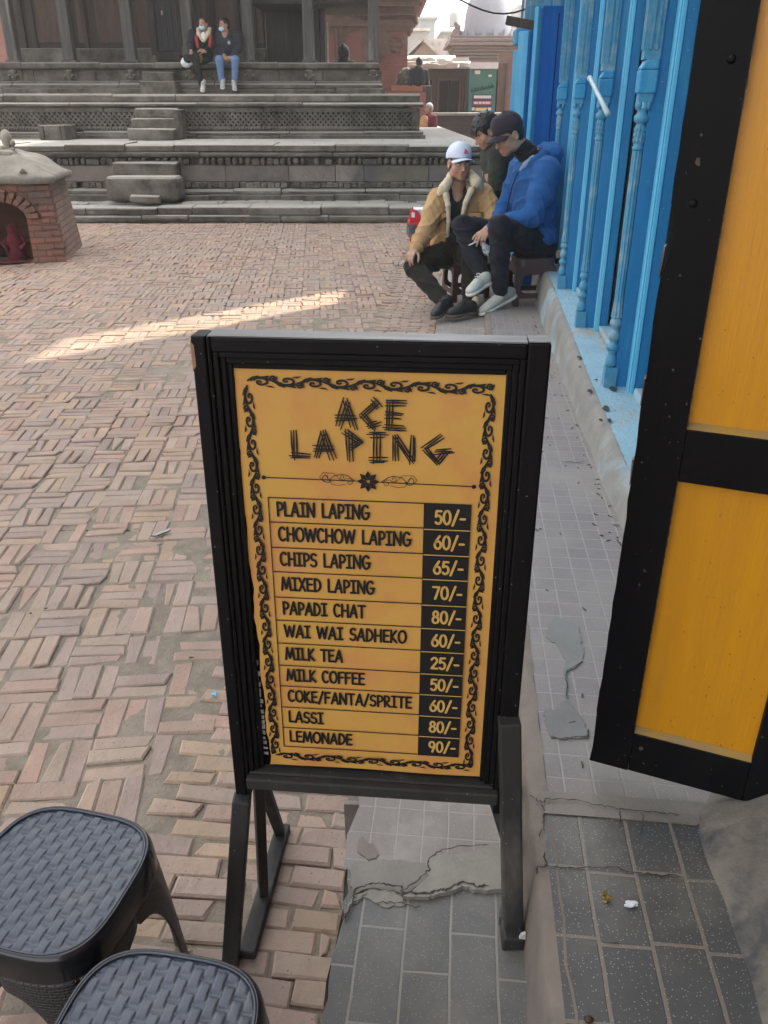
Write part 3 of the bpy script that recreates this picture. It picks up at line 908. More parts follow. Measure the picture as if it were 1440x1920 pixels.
# some proud and broken bricks on the corner
mb = MB()
for k in range(13):
    z = .01 + k * .0578
    b = -.075 * z / sc
    if random.random() < .75: mb.box((b - random.uniform(.1, .17), -.012 + .02 * z, z), (b + random.uniform(.004, .016), .1, z + .052), jit=.004)
mb.build('corner_brick', m_shbrick, shrine, M=wmat(shrine), bevel=.006)
# plastered roof with a worn, rounded hip
mb = MB()
zpk = zy(284, pf.y + .4)
def roof(u, v):
    x0, x1, y0, y1 = -SW - .03, .008, -.03, SDp + .03
    k = min(1, max(0, (v - .08) / .92))
    ins = k ** 1.0
    X0, X1 = x0 + .55 * ins, x1 - .42 * ins
    Y0, Y1 = y0 + .36 * ins, y1 - .36 * ins
    per = [(X0, Y0), (X1, Y0), (X1, Y1), (X0, Y1)]
    q = u * 4; i = int(q) % 4; f = q - int(q)
    a, b = per[i], per[(i + 1) % 4]
    x, y = a[0] + (b[0] - a[0]) * f, a[1] + (b[1] - a[1]) * f
    z = sc - .03 + (.05 if v > .0 else 0) + (zpk - sc) * (k ** .85)
    w = .012 * math.sin(x * 9 + y * 5) + .008 * math.sin(x * 23)
    return (x + w * .5, y + w, z + w)
mb.grid(roof, 48, 14)
mb.build('plaster_roof', m_plaster, shrine, M=wmat(shrine), solid=.03)
mb = MB(); mb.box((-SW + .45, .25, zpk - .05), (-.38, .52, zpk + .02)); mb.build('roof_ridge', m_plaster, shrine, M=wmat(shrine), bevel=.03, seg=3)
mb = MB(); mb.prism([(-.27, .0), (-.2, .0), (-.235, .035)], .0, .05, axis=1, M=Matrix.Translation((-.02, -.0, sc + .065))); mb.build('roof_tile_chip', m_stone, shrine, M=wmat(shrine))
fx = (shrine.matrix_basis if False else wmat(shrine)).inverted() @ gy(17, 268, pf.y + .45)
mb = MB()
mb.lathe([(.05, -.12), (.052, -.06), (.036, -.02), (.05, .03), (.05, .07), (.032, .11), (.012, .125)], 10, M=Matrix.Translation((fx.x, .45, zpk + .07)))
mb.ball((fx.x + .055, .43, zpk + .075), (.026, .03, .03)); mb.ball((fx.x + .045, .41, zpk + .02), (.03, .03, .02)); mb.ball((fx.x - .05, .43, zpk + .025), (.03, .03, .025))
mb.build('finial', m_plaster, shrine, M=wmat(shrine))
# red idol and side stone in the niche
t = thing('shrine_idol', 'vermilion-smeared stone idol standing in the niche of the brick shrine', 'idol', wmat(shrine) @ Vector((ncx + .07, .16, 0)), R(10))
mb = MB()
mb.lathe([(.085, 0), (.095, .03), (.07, .09), (.075, .15), (.085, .2), (.05, .235), (.06, .27), (.055, .31), (.02, .335)], 12, M=wmat(t))
for sx in (-1, 1): mb.tube([wmat(t) @ Vector((.06 * sx, -.02, .21)), wmat(t) @ Vector((.105 * sx, -.04, .16)), wmat(t) @ Vector((.06 * sx, -.08, .12))], .022)
mb.ball(wmat(t) @ Vector((0, -.04, .285)), (.03, .03, .03))
mb.build('figure', m_sindoor, t)
mb = MB(); mb.box((-.13, .06, 0), (.15, .12, .19), jit=.02, M=wmat(t)); mb.build('backslab', m_orange, t, bevel=.03)
mb = MB(); mb.prism([(ncx - .3 + .62 * math.cos(a) * random.uniform(.8, 1.1), -.02 + .13 * math.sin(a) * random.uniform(.7, 1.2)) for a in [k * math.pi / 10 for k in range(20)]], .012, .016, M=wmat(shrine)); mb.build('powder_spill', m_sindoor, t)
mb = MB(); mb.box((ncx - .27, -.02, 0), (ncx - .1, .14, .13), M=wmat(shrine), jit=.008); o = mb.build('loose_brick', m_stone, bevel=.012); tag(o, 'dark squared stone at the left side of the shrine niche', 'stone')

# ================================================================== BLUE HOUSE FRONT
random.seed(31)
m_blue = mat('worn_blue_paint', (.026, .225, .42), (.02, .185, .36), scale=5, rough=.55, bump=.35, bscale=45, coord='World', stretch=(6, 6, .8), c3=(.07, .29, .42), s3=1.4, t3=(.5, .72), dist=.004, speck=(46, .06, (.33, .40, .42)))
m_lblue = mat('lit_blue_plank', (.12, .43, .64), (.08, .37, .58), scale=4, rough=.5, bump=.35, bscale=40, coord='World', stretch=(6, 6, .6), c3=(.15, .41, .55), s3=1.3, t3=(.55, .75), dist=.004, speck=(40, .055, (.34, .33, .30)))  # brighter blue paints the light on street-facing planks and mouldings
m_carve = mat('dusty_blue_carving', (.06, .23, .35), (.045, .19, .31), scale=9, rough=.6, bump=.5, bscale=70, coord='World', c3=(.22, .33, .37), s3=9, t3=(.5, .72), dist=.006)
m_dblue = mat('deep_blue_shutter', (.008, .115, .42), (.006, .095, .36), scale=4, rough=.5, bump=.3, bscale=40, coord='World', stretch=(6, 6, .6), c3=(.015, .15, .45), s3=1.2, dist=.003)
m_dblue2 = mat('painted_shade_blue', (.016, .175, .38), (.012, .145, .32), scale=5, rough=.55, bump=.4, bscale=45, coord='World', stretch=(6, 6, .8), c3=(.04, .22, .38), s3=2.4, t3=(.55, .72), dist=.004, speck=(30, .05, (.26, .32, .34)))  # darker blue paints the shade on pilaster and jamb sides
m_curb = mat('grey_plaster_kerb', (.21, .205, .185), (.15, .148, .138), scale=6, rough=.85, bump=.4, bscale=60, coord='World', c3=(.22, .31, .35), s3=2.6, t3=(.52, .68), dist=.006)
m_sill = mat('flaking_pale_blue_sill', (.27, .40, .46), (.20, .34, .42), scale=6, rough=.8, bump=.9, bscale=45, coord='World', c3=(.34, .31, .26), s3=3.2, t3=(.55, .66), dist=.012, speck=(16, .05, (.05, .045, .04)))
m_gap = mat('dark_gap', (.012, .012, .014), rough=.9, bump=0)
m_wallbrick = mat('house_brick', (.30, .15, .11), (.22, .12, .095), scale=3, rough=.9, bump=.4, bscale=30, coord='World', dist=.01,
                  brick=dict(w=.22, h=.07, m=.008, c1=(.30, .15, .11), c2=(.23, .125, .1), mc=(.18, .15, .13), wob=.01))
m_steelrod = mat('pale_painted_rod', (.36, .44, .47), (.28, .37, .42), scale=20, rough=.5, bump=.2)

house = thing('blue_house_front', 'long shop front of worn bright blue timber with carved colonettes on a painted sill', 'building', FM @ Vector((1.2, 6, .0)), -AZ)
A0, A1, ZS = .3, 13.25, .30
# plastered kerb and painted sill
mb = MB()
def kerb(u, v):
    a = A0 + (A1 - A0) * v ** 1.5
    zb = zwalk(a) - .01
    pb = .50 + .0 * a + .03 * max(0, (a - 3.5) / 3) - .06 * max(0, 1.4 - a)
    pt = .525 + .03 * max(0, (a - 3.5) / 2.5)
    k = [(pb - .012, zb), (pb, zb + .012), (pb + .008, zb + .5 * (ZS - zb)), (pt, ZS - .02), (pt + .012, ZS - .004), (pt + .03, ZS)][round(u * 5)]
    w = .004 * math.sin(a * 9) + .002 * math.sin(a * 41)
    return (k[0] + w, a, k[1])
mb.grid(kerb, 5, 140, smooth=True)
mb.build('kerb', m_curb, house, M=FM)
mb = MB()
def dirty(u, v):
    a = .3 + .86 * v
    zb = zwalk(a) - .004
    k = [(.425, zb), (.435, zb + .012), (.452, zb + .03), (.50, zb + .055), (.535, zb + .085)][round(u * 4)]
    w = .006 * math.sin(a * 17) + .004 * math.sin(a * 43 + u * 9)
    return (k[0] + w + .03 * max(0, (v - .85) / .15), a, k[1] + w * .5 - .03 * max(0, (v - .9) / .1))
mb.grid(dirty, 4, 60, smooth=True)
mb.build('dirty_plaster_base', mat('dirty_plaster', (.165, .148, .122), (.105, .095, .082), scale=9, rough=.9, bump=.5, bscale=70, coord='World', c3=(.045, .045, .048), s3=5, t3=(.5, .62), dist=.008), house, M=FM)
mb = MB()
def sill(u, v):
    a = A0 + (A1 - A0) * v ** 1.5
    pt = .555 + .03 * max(0, (a - 3.5) / 2.5)
    return (pt + (.99 - pt) * u, a, ZS + .004 * math.sin(a * 13 + u * 7) * u * (1 - u) * 2 + .002 * math.sin(a * 51 + u * 31))
mb.grid(sill, 10, 220, smooth=True)
mb.build('sill', m_sill, house, M=FM)
mb = MB()
random.seed(8)
for px, py, r in ((1086, 672, .026), (1137, 768, .03), (1126, 790, .016), (1142, 790, .018), (1150, 731, .03), (1098, 540, .01), (1106, 735, .02), (1118, 714, .009), (1087, 690, .012)):
    c = FM.inverted() @ gz(px, py, ZS)
    pts = [(c.x + r * .55 * math.cos(t) * random.uniform(.5, 1.2), c.y + r * math.sin(t) * random.uniform(.6, 1.3)) for t in [k * math.pi / 6 for k in range(12)]]
    mb.prism(pts, ZS + .0052, ZS + .0065)
mb.build('hole_in_paint', m_crack, house, M=FM)

PW = .757          # plane of the closed door leaves
mb = MB()
mb.box((PW + .03, A0, ZS - .05), (PW + .10, A1, 2.6))
mb.build('backing_wall', m_gap, house, M=FM)
cols = [3.40 + 1.035 * k for k in range(-2, 10)]
mbp, mbj, mbd = MB(), MB(), MB()
FL = [(.639, .030), (.587, .030)]
def colonette(a):
    c = .618
    M_ = FM @ Matrix.Translation((c, a, 0)) @ Matrix.Diagonal((.64, .64, 1, 1))
    mb = MB()
    # base block, turned rings, fluted shaft, drum, scroll capital, top block
    mb.box((c - .023, a - .023, ZS - .004), (c + .027, a + .03, .384), M=FM)
    mb.lathe([(.028, .384), (.036, .392), (.038, .41), (.03, .43), (.022, .44), (.03, .446), (.034, .452)], 14, M=M_)
    prof = [(.034, .452), (.04, .462), (.041, .474), (.026, .48), (.024, .492), (.036, .5), (.038, .512), (.03, .53), (.024, .535), (.025, .548), (.037, .556), (.038, .566), (.028, .588)]
    mb.lathe(prof, 16, M=M_)
    n = 20                                    # fluted flare and shaft
    def fl(u, v):
        z = .588 + (1.204 - .588) * v
        r = .024 + .010 * max(0, 1 - (z - .588) / .06) + .004 * math.sin((z - .6) * 4)
        k = u * 2 * math.pi
        r *= 1 + .10 * math.cos(k * 9)
        return (r * math.cos(k), r * math.sin(k), z)
    mb.grid(fl, 72, 16, M=M_)
    mb.lathe([(.026, 1.204), (.033, 1.208), (.033, 1.216), (.027, 1.22), (.03, 1.226), (.03, 1.285), (.026, 1.29), (.026, 1.296), (.042, 1.302), (.043, 1.318), (.03, 1.326), (.027, 1.335), (.036, 1.345)], 16, M=M_)
    for k in range(10):
        t = 2 * math.pi * k / 10
        for zz in (1.238, 1.256, 1.274): mb.ball((.03 * math.cos(t + zz * 40), .03 * math.sin(t + zz * 40), zz), (.006, .006, .009), 6, 4, M=M_)
    for sx, sy in ((-1, -1), (1, -1), (-1, 1)):
        mb.ball((.026 * sx, .026 * sy, 1.356), (.016, .016, .018), 8, 6, M=M_)
    mb.box((c - .023, a - .023, 1.366), (c + .027, a + .03, 1.392), M=FM)
    mb.build('colonette', m_carve, house)
    mb = MB()
    mb.box((c - .03, a - .029, 1.392), (c + .035, a + .04, 1.468))
    mb.prism([(c - .03, 1.468), (c + .035, 1.468), (c + .035, 1.50), (c - .012, 1.50)], a - .029, a + .04, axis=1)
    mb.build('capital_block', m_blue, house, M=FM, bevel=.006)
    mb = MB()
    mb.box((c - .022, a - .022, 1.50), (c + .035, a + .035, 2.7))
    for k in range(4): mb.box((c - .027, a - .02 + k * .014, 1.53), (c - .0225, a - .013 + k * .014, 2.7))
    for k in range(2): mb.box((c - .010 + k * .02, a - .027, 1.53), (c + .001 + k * .02, a - .0225, 2.7))
    mb.build('carved_post', m_carve, house, M=FM)
for i, a in enumerate(cols):
    colonette(a)
    mb = MB()
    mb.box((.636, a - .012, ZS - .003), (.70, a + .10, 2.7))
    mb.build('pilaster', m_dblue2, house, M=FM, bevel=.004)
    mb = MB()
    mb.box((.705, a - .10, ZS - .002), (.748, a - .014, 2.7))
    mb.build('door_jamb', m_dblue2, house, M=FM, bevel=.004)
    mb = MB(); mb.box((.688, a - .105, ZS - .001), (.7045, a - .0145, 2.7)); mb.box((.682, a - .099, ZS - .0015), (.6875, a - .075, 2.7)); mb.build('jamb_moulding', m_lblue, house, M=FM, bevel=.004)
    # closed leaves between this post and the next, sill block, slatted dark upper opening
    an = a + 1.035
    for k, (b0, b1) in enumerate(((a + .105, a + .50), (a + .507, an - .158))):
        mb = MB()
        mb.box((PW, b0, ZS + .012), (PW + .028, b1, 1.92 if i % 3 else 2.7))
        for q in range(1, 3):
            y = b0 + (b1 - b0) * q / 3
            mb.box((PW - .0025, y - .004, ZS + .02), (PW + .001, y + .004, 1.88))
        mb.build('door_leaf', m_lblue, house, M=FM, bevel=.003)
    mb = MB()
    mb.box((.70, a + .105, ZS - .001), (PW + .02, an - .12, ZS + .035), jit=.003)
    mb.build('threshold', m_sill, house, M=FM, bevel=.006)
    mb = MB()
    mb.box((PW - .003, a - .150, 1.47), (PW + .012, a - .108, 2.7))
    mb.build('upper_slit', m_gap, house, M=FM)
# pale latch rod and hooks
mb = MB()
mb.tube([gy(1106, 146, 4.36), gy(1112, 158, 4.25), gy(1127, 188, 3.98), gy(1140, 214, 3.78)], [.011, .0105, .0105, .012], 8)
mb.ball(gy(1106, 147, 4.36), .014, 8, 6)
mb.build('latch_rod', m_steelrod, house)
# lintel, storeys above the frame and an added slot, placed to throw the sun streak
mb = MB()
mb.box((.56, A0 - 3, 2.7), (.90, A1, 2.95))
mb.build('lintel_beam', m_blue, house, M=FM, bevel=.01)
SA, SWD = 8.12, .85
mb = MB()
mb.box((.66, -6, 2.95), (.92, SA - .004, 12.5))
mb.build('upper_wall', m_wallbrick, house, M=FM)
mb = MB()
mb.box((.66, SA + SWD, 2.95), (.92, A1, 12.5))
mb.box((.661, SA - .002, 6.7), (.919, SA + SWD - .002, 12.5))
mb.build('upper_wall', m_wallbrick, house, M=FM)
mb = MB(); mb.box((.70, -6, -.3), (.92, A0, 2.949)); mb.build('lower_wall', m_wallbrick, house, M=FM)
for a in (1.5, 4.2, 6.6, 10.2, 11.8):
    for z in (4., 7., 10.):
        mb = MB(); mb.box((.62, a - .5, z), (.70, a + .5, z + .09)); mb.box((.62, a - .5, z + 1.41), (.70, a + .5, z + 1.5))
        mb.box((.62, a - .5, z + .091), (.70, a - .42, z + 1.409)); mb.box((.62, a + .42, z + .091), (.70, a + .5, z + 1.409))
        w_ = mb.build('window', m_blue, house, M=FM)
        MB().box((.645, a - .42, z + .09), (.655, a + .42, z + 1.41)).build('pane', m_gap, w_, M=FM)

# open shutter leaves standing out from the front
def leaf(px0, px1, ytop, y, zb, label, thick=.045, battens=3, mm=None, strip=True):
    p0, p1 = gy(px0, 150, y), gy(px1, 150, y + .06)
    zt = gy(px0, ytop, y).z
    t = thing('shutter_leaf', label, 'shutter', (p1.x, p1.y, zb), 0, 'blue shutter leaves folded open')
    d = Vector((p1.x - p0.x, p1.y - p0.y, 0)); L = d.length; d.normalize()
    Mx = Matrix.Translation((p0.x, p0.y, 0)) @ Matrix.Rotation(math.atan2(d.y, d.x), 4, 'Z')
    mb = MB()
    mb.box((.028, 0, zb), (L, thick, zt))
    mb.build('leaf_board', m_dblue, t, M=Mx, bevel=.004)
    mb = MB()
    mb.box((-.012, -.014, zb - .0), (.012, thick + .01, zt + .015)); mb.box((.013, -.006, zb), (.027, thick + .004, zt + .006))
    mb.build('edge_moulding', m_blue, t, M=Mx, bevel=.003)
    mb = MB()
    for k in range(1, battens):
        x = .028 + (L - .028) * k / battens
        mb.box((x - .003, -.0035, zb + .02), (x + .003, .001, zt - .02))
    if battens > 1: mb.build('board_seam', m_gap, t, M=Mx)
    mb = MB(); mb.box((.028, -.001, zt - .003), (L, thick + .004, zt + .022)); mb.build('top_rail', m_dblue, t, M=Mx)
    return t
leaf(1002, 1068, 17, 6.72, .06, 'broad deep blue shutter leaf standing open behind the man in the blue jacket', battens=2)
leaf(985, 1003, 62, 7.7, zwalk(9) + .1, 'narrow deep blue shutter leaf just beyond the broad one', battens=2)
leaf(977, 989, 62, 8.6, zwalk(9) + .1, 'slim blue shutter leaf between two other narrow leaves', battens=1)
leaf(968, 979, 98, 9.6, zwalk(9) + .1, 'farthest blue shutter leaf, lower than the others, by the brown shop wall', battens=1)
b0 = gy(968, 70, 11.4); b1 = gy(1000, 70, 11.4)
t = MB().box((b0.x, b0.y, gy(968, 83, 11.4).z), (b1.x, b1.y + .25, gy(968, 53, 11.4).z)).build('blue_awning_box', m_blue, bevel=.01)
tag(t, 'small blue boxed beam end above the far shutter leaves', 'beam')
t = thing('roof_bracket', 'dark weathered timber beam end jutting out above the blue shutters', 'beam', gy(1000, 45, 10.5), 0)
mb = MB(); mb.bar(gy(950, 38, 10.6), gy(1003, 48, 10.5), .10, .09); mb.build('beam', m_twood, t, bevel=.01)
mb = MB(); mb.bar(gy(950, 45.5, 10.6), gy(1003, 55, 10.5), .06, .02); mb.build('under_board', m_stone, t)
mb = MB(); mb.box((gy(992, 30, 12.0).x, 12.0, 2.0), (gy(1012, 30, 12.).x, 12.5, 2.96)); t = mb.build('plaster_pier', mat('pinkish_plaster', (.46, .36, .34), (.38, .31, .3), scale=5, rough=.9, coord='World')); tag(t, 'pinkish plaster pier rising above the blue shutters', 'pillar')

# ================================================================== BEYOND THE TEMPLE
m_redbrick = mat('old_red_brick', (.34, .14, .115), (.26, .115, .10), scale=3, rough=.9, bump=.4, bscale=25, coord='World', c3=(.30, .20, .175), s3=1.2, t3=(.52, .7), dist=.02,
                 brick=dict(w=.23, h=.065, m=.007, c1=(.34, .135, .11), c2=(.26, .11, .095), mc=(.2, .14, .12), wob=.01))
m_terracotta = mat('carved_terracotta', (.24, .15, .12), (.17, .115, .10), scale=6, rough=.9, bump=.7, bscale=30, coord='World', dist=.03)
m_pinkpanel = mat('faded_red_door', (.30, .125, .105), (.24, .11, .1), scale=3, rough=.8, coord='World')
YR = 24.
red = thing('red_brick_temple', 'red brick temple with a carved tiled cornice and arched doorway behind the grey plinth', 'temple', (xp(700, YR), YR, 0))
xr0, xr1 = xp(560, YR), xp(764, YR)
zc = zy(47, YR)
mb = MB()
mb.box((xr0, YR, 0), (xr1, YR + 5, zc + 3.))
mb.build('wall', m_redbrick, red)
mb = MB()
for k, (za, zb_, out) in enumerate(((52, 47, .06), (47, 36, .10), (30, 27, .2), (27, 15, .14), (14, 8, .34), (8, -4, .26), (-4, -12, .5), (-12, -24, .42))):
    mb.box((xr0 + 1.0, YR - out, zy(za, YR) + .002), (xr1 + out, YR + 5, zy(zb_, YR)), jit=.01)
x = xr0 + 1
while x < xr1 + .1:
    mb.box((x, YR - .17, zy(35, YR)), (x + .07, YR - .05, zy(30.5, YR))); x += .15
mb.box((xr0 + 1, YR - .3, zy(-24, YR) + .01), (xr1 + .3, YR + 5, zy(-60, YR) + 1.5), taper=(.7, .7))
mb.build('cornice', m_terracotta, red)
mb = MB()
bx = xp(770, YR)
for dx, z, r in ((0, 42, .14), (.08, 36, .10), (-.06, 48, .12), (.12, 41, .07), (-.04, 55, .1), (-.06, 62, .07), (-.02, 30, .1)):
    mb.ball((bx + dx, YR + .1, zy(z, YR)), (r, .14, r * 1.05), 10, 7)
mb.build('carved_bracket', m_terracotta, red)
# pilaster bands, corbel steps and plaque on the wall
mb = MB()
mb.box((xp(700, YR), YR - .07, zy(105, YR)), (xp(723, YR), YR - .002, zy(52, YR))); mb.box((xp(718, YR), YR - .05, zy(100, YR)), (xp(735, YR), YR - .002, zy(62, YR)))
for k in range(5): mb.box((xp(702 + k * 5, YR), YR - .06 + k * .006, zy(120 - k * 4, YR)), (xp(707 + k * 5, YR), YR - .002, zy(60, YR)))
mb.box((xp(700, YR), YR - .05, zy(57, YR)), (xp(764, YR) + .05, YR - .003, zy(50, YR)))
mb.build('carved_pilaster', m_terracotta, red)
mb = MB()
for dx, z, w, h in ((0, 76, .16, .06), (0, 84, .2, .1), (-.02, 92, .14, .08), (.05, 96, .1, .06), (-.07, 88, .08, .1)):
    mb.ball((xp(741, YR) + dx, YR - .02, zy(z, YR)), (w, .08, h), 10, 6)
mb.build('carved_plaque', m_terracotta, red)
mb = MB()
px_ = xp(664, YR)
# arched doorway seen through the open bay
poly = [(xp(x_, YR), zy(y_, YR)) for x_, y_ in ((615, 120), (615, 46), (622, 38), (630, 33), (636, 24), (643, 18), (650, 20), (657, 26), (662, 33), (676, 38), (700, 44), (700, 120))]
mb.prism(poly, YR - .16, YR - .01, axis=1)
mb.build('door_surround', m_terracotta, red)
mb = MB()
for a, b in ((616, 628), (652, 678)):
    top = 62 if a < 640 else 64
    mb.box((xp(a, YR), YR - .19, zy(130, YR)), (xp(b, YR), YR - .155, zy(top + 6, YR)))
    if a > 640: mb.ball(((xp(a, YR) + xp(b, YR)) / 2, YR - .172, zy(70, YR)), ((xp(b, YR) - xp(a, YR)) / 2, .016, .09), 14, 8)
mb.build('door_panel', m_pinkpanel, red)
mb = MB()
mb.box((xp(614, YR), YR - .24, zy(50, YR)), (xp(700, YR), YR - .162, zy(44, YR)))
for a in (630, 638, 648): mb.box((xp(a, YR), YR - .22, zy(130, YR)), (xp(a + 4, YR), YR - .162, zy(50, YR) - .003))
mb.build('door_moulding', m_terracotta, red)
# plinth beside it with stone lion, where a person sits
mb = MB()
mb.box((xp(722, YR), YR - .9, 0), (xp(797, YR), YR - .01, zy(172, YR - .9)))
mb.build('low_plinth', m_redbrick, red)
mb = MB(); mb.box((xp(734, YR), YR - .7, zy(172, YR)), (xp(805, YR - .7), YR - .02, zy(160, YR - .7))); mb.build('orange_brick_course', mat('orange_brick', (.48, .2, .11), (.4, .17, .1), scale=4, rough=.9, coord='World'), red)
mb = MB(); mb.box((xp(793, YR - .7), YR - .72, 0), (xp(810, YR - .7), YR - .0, zy(160.5, YR - .7)), jit=.01); mb.build('stone_end', m_stone, red, bevel=.02)
lion = thing('stone_lion', 'small worn stone lion guarding the red brick temple', 'statue', (xp(756, YR - .45), YR - .45, zy(160, YR - .45)))
mb = MB()
lx = xp(756, YR - .45)
for dx, dy, z, r in ((0, 0, 155, .17), (0, -.05, 146, .15), (.05, -.1, 138, .12), (.1, -.15, 134, .08), (-.08, .05, 158, .13), (.1, -.14, 156, .06), (.1, -.14, 150, .06)):
    mb.ball((lx + dx, YR - .45 + dy, zy(z, YR - .45)), (r, r, r * 1.1), 10, 7)
mb.build('body', m_stone, lion)

YS = 27.
m_shopwood = mat('brown_shopfront_wood', (.15, .095, .08), (.11, .075, .066), scale=3, rough=.8, bump=.3, bscale=20, coord='World')
m_tin = mat('pale_tin_roof', (.58, .56, .52), (.36, .34, .31), scale=2.5, rough=.5, bump=.4, bscale=10, coord='World', stretch=(.8, 8, 1))
m_green = mat('green_painted_steel', (.06, .20, .165), (.05, .17, .145), scale=3, rough=.6, bump=.1, coord='World')
m_white = mat('white_paint', (.72, .72, .72), (.62, .62, .63), scale=5, rough=.6, coord='World')
shop = thing('shop_row', 'low brown timber shop row under a bright tin roof', 'building', (xp(860, YS), YS, 0))
sx0, sx1 = xp(755, YS), xp(1010, YS)
mb = MB(); mb.box((sx0, YS + .2, 0), (sx1, YS + 3, zy(116, YS))); mb.build('wall', m_shopwood, shop)
mb = MB()
for a in (813, 821, 862, 868, 874, 935, 950): mb.box((xp(a, YS), YS + .0, 0), (xp(a + 4, YS), YS + .199, zy(118, YS)))
mb.box((sx0, YS + .05, zy(150, YS)), (xp(880, YS), YS + .18, zy(143, YS))); mb.box((sx0, YS - .05, zy(128, YS)), (xp(880, YS), YS + .15, zy(122, YS)))
mb.build('front_frame', m_shopwood, shop)
mb = MB()
for a, b in ((771, 811), (824, 842), (844, 860)): mb.box((xp(a, YS), YS + .12, .2), (xp(b, YS), YS + .205, zy(151, YS)))
mb.build('dark_opening', m_darkhole, shop)  # black boxes paint the shade inside the shop openings
mb = MB()
for k in range(3):
    za, zb_ = zy(128 - k * 7, YS), zy(122 - k * 7, YS)
    mb.add([(sx0, YS - .6 + k * .5, za), (xp(884 - 12 * k, YS), YS - .6 + k * .5, za), (xp(884 - 12 * k, YS), YS + .4 + k * .5, zb_ + .12), (sx0, YS + .4 + k * .5, zb_ + .12)], [(0, 1, 2, 3)])
random.seed(4)
for _ in range(26):
    k = random.randrange(3); x = random.uniform(sx0, xp(860, YS))
    z = zy(127 - k * 7, YS)
    mb.box((x, YS - .62 + k * .5, z), (x + random.uniform(.15, .5), YS - .3 + k * .5, z + random.uniform(.03, .1)), jit=.02)
mb.build('tin_roof', m_tin, shop, solid=.03)
mb = MB(); mb.box((xp(935, YS), YS + .1, 0), (sx1, YS + .4, zy(100, YS))); mb.build('side_wall', m_terracotta, shop)
gsh = thing('green_kiosk', 'green steel kiosk front with a white top and posters, next to the brown shop', 'kiosk', (xp(906, YS - .6), YS - .6, 0))
yg = YS - .7
def gpt(a, b, y0, y1, m, name, dy=.0, th=.03):
    mb = MB(); mb.box((xp(a, yg), yg - dy - th, zy(y1, yg)), (xp(b, yg), yg - dy - .002, zy(y0, yg))); return mb.build(name, m, gsh)
mb = MB(); mb.box((xp(881, yg), yg, 0), (xp(932, yg), yg + .6, zy(128, yg))); mb.build('steel_front', m_green, gsh)
gpt(881, 934, 117, 129, m_white, 'white_top', 0, .08)
gpt(891, 901, 132, 139, m_white, 'paper_notice'); gpt(917, 923, 140, 144, m_white, 'paper_notice')
gpt(888, 926, 177, 209, mat('poster_navy', (.06, .05, .16), (.05, .045, .13)), 'poster', 0, .02)
gpt(890, 925, 189.5, 196, mat('poster_red', (.55, .13, .13), (.5, .16, .16)), 'poster_band', .021, .01)
gpt(891, 924, 179, 184.5, m_white, 'poster_band', .021, .01)
gpt(895, 918, 202, 208, mat('poster_yellow', (.75, .66, .06), (.7, .6, .06)), 'poster_band', .021, .01)
gpt(888, 893.5, 201.5, 207, m_white, 'poster_band', .021, .01); gpt(919, 925, 201.5, 207, m_white, 'poster_band', .021, .01)
mb = MB()
for a, b in ((892, 899), (901, 906), (908, 913), (914, 922)): mb.box((xp(a, yg), yg - .036, zy(194.6, yg)), (xp(b, yg), yg - .032, zy(191, yg)))
for a, b in ((897, 914), (915, 917)): mb.box((xp(a, yg), yg - .036, zy(205.8, yg)), (xp(b, yg), yg - .032, zy(204, yg)))
mb.build('poster_print', m_white, gsh)
mb = MB()
random.seed(9)
for k in range(7):
    x = 884 + k * 6.2; y = 170 - k * 1.4
    pts = [gy(x + dx, y + dy, yg - .004) for dx, dy in ((0, 4), (1, -3 - random.random() * 4), (3, 3), (4.4, -2), (5, 3))]
    mb.tube(pts, .014, 5)
mb.build('spray_scrawl', mat('spray_paint', (.03, .06, .06), rough=.7, bump=0), gsh)
mb = MB(); mb.tube([gy(905, 209, yg - .15), gy(905, 216, yg - .15)], .02, 6); mb.build('bracket_pin', m_darkhole, gsh)

t = thing('low_wall', 'low dark brick wall with a pale coping in front of the shop row', 'wall', (xp(860, 23.6), 23.6, 0))
mb = MB(); mb.box((xp(786, 23.6), 23.6, 0), (4.2, 23.95, zy(217, 23.6))); mb.build('wall', mat('dark_old_brick', (.15, .12, .105), (.1, .088, .08), scale=4, rough=.9, bump=.4, coord='World', brick=dict(w=.24, h=.07, m=.008, c1=(.15, .115, .1), c2=(.11, .09, .08), mc=(.08, .07, .065), wob=.01), dist=.02), t)
mb = MB(); mb.box((xp(784, 23.5), 23.5, zy(217, 23.6) + .002), (4.2, 24.05, zy(211.5, 23.5)), jit=.01); mb.build('coping', m_stonetop, t, bevel=.01)

# white dome on a brick drum
m_dome = mat('whitewashed_dome', (.30, .32, .36), (.25, .27, .31), scale=1.5, rough=.85, bump=.3, bscale=6, coord='World', c3=(.22, .23, .25), s3=.7, t3=(.5, .75), dist=.03)
m_dbrick = mat('dusty_brown_brick', (.20, .15, .13), (.15, .12, .11), scale=2, rough=.9, bump=.4, bscale=12, coord='World', dist=.03,
               brick=dict(w=.3, h=.09, m=.012, c1=(.2, .145, .125), c2=(.155, .12, .11), mc=(.13, .11, .1), wob=.02))
YDm = 34.
dome = thing('domed_temple', 'brick temple with a whitewashed dome and layered cornice', 'temple', (xp(918, YDm), YDm, 0))
dc = xp(917, YDm)
rr = (xp(962, YDm) - xp(872, YDm)) / 2
zb0 = zy(66, YDm)
mb = MB()
mb.lathe([(rr * 1.0, 0), (rr * 1.0, .12), (rr * .985, .4), (rr * .93, .8), (rr * .82, 1.15), (rr * .62, 1.5), (rr * .38, 1.75), (rr * .16, 1.9), (.05, 1.95)], 40, M=Matrix.Translation((dc, YDm + 1.2, zb0)))
mb.lathe([(.12, 1.9), (.16, 2.), (.08, 2.1), (.1, 2.2), (.03, 2.5)], 12, M=Matrix.Translation((dc, YDm + 1.2, zb0)))
mb.build('dome', m_dome, dome)
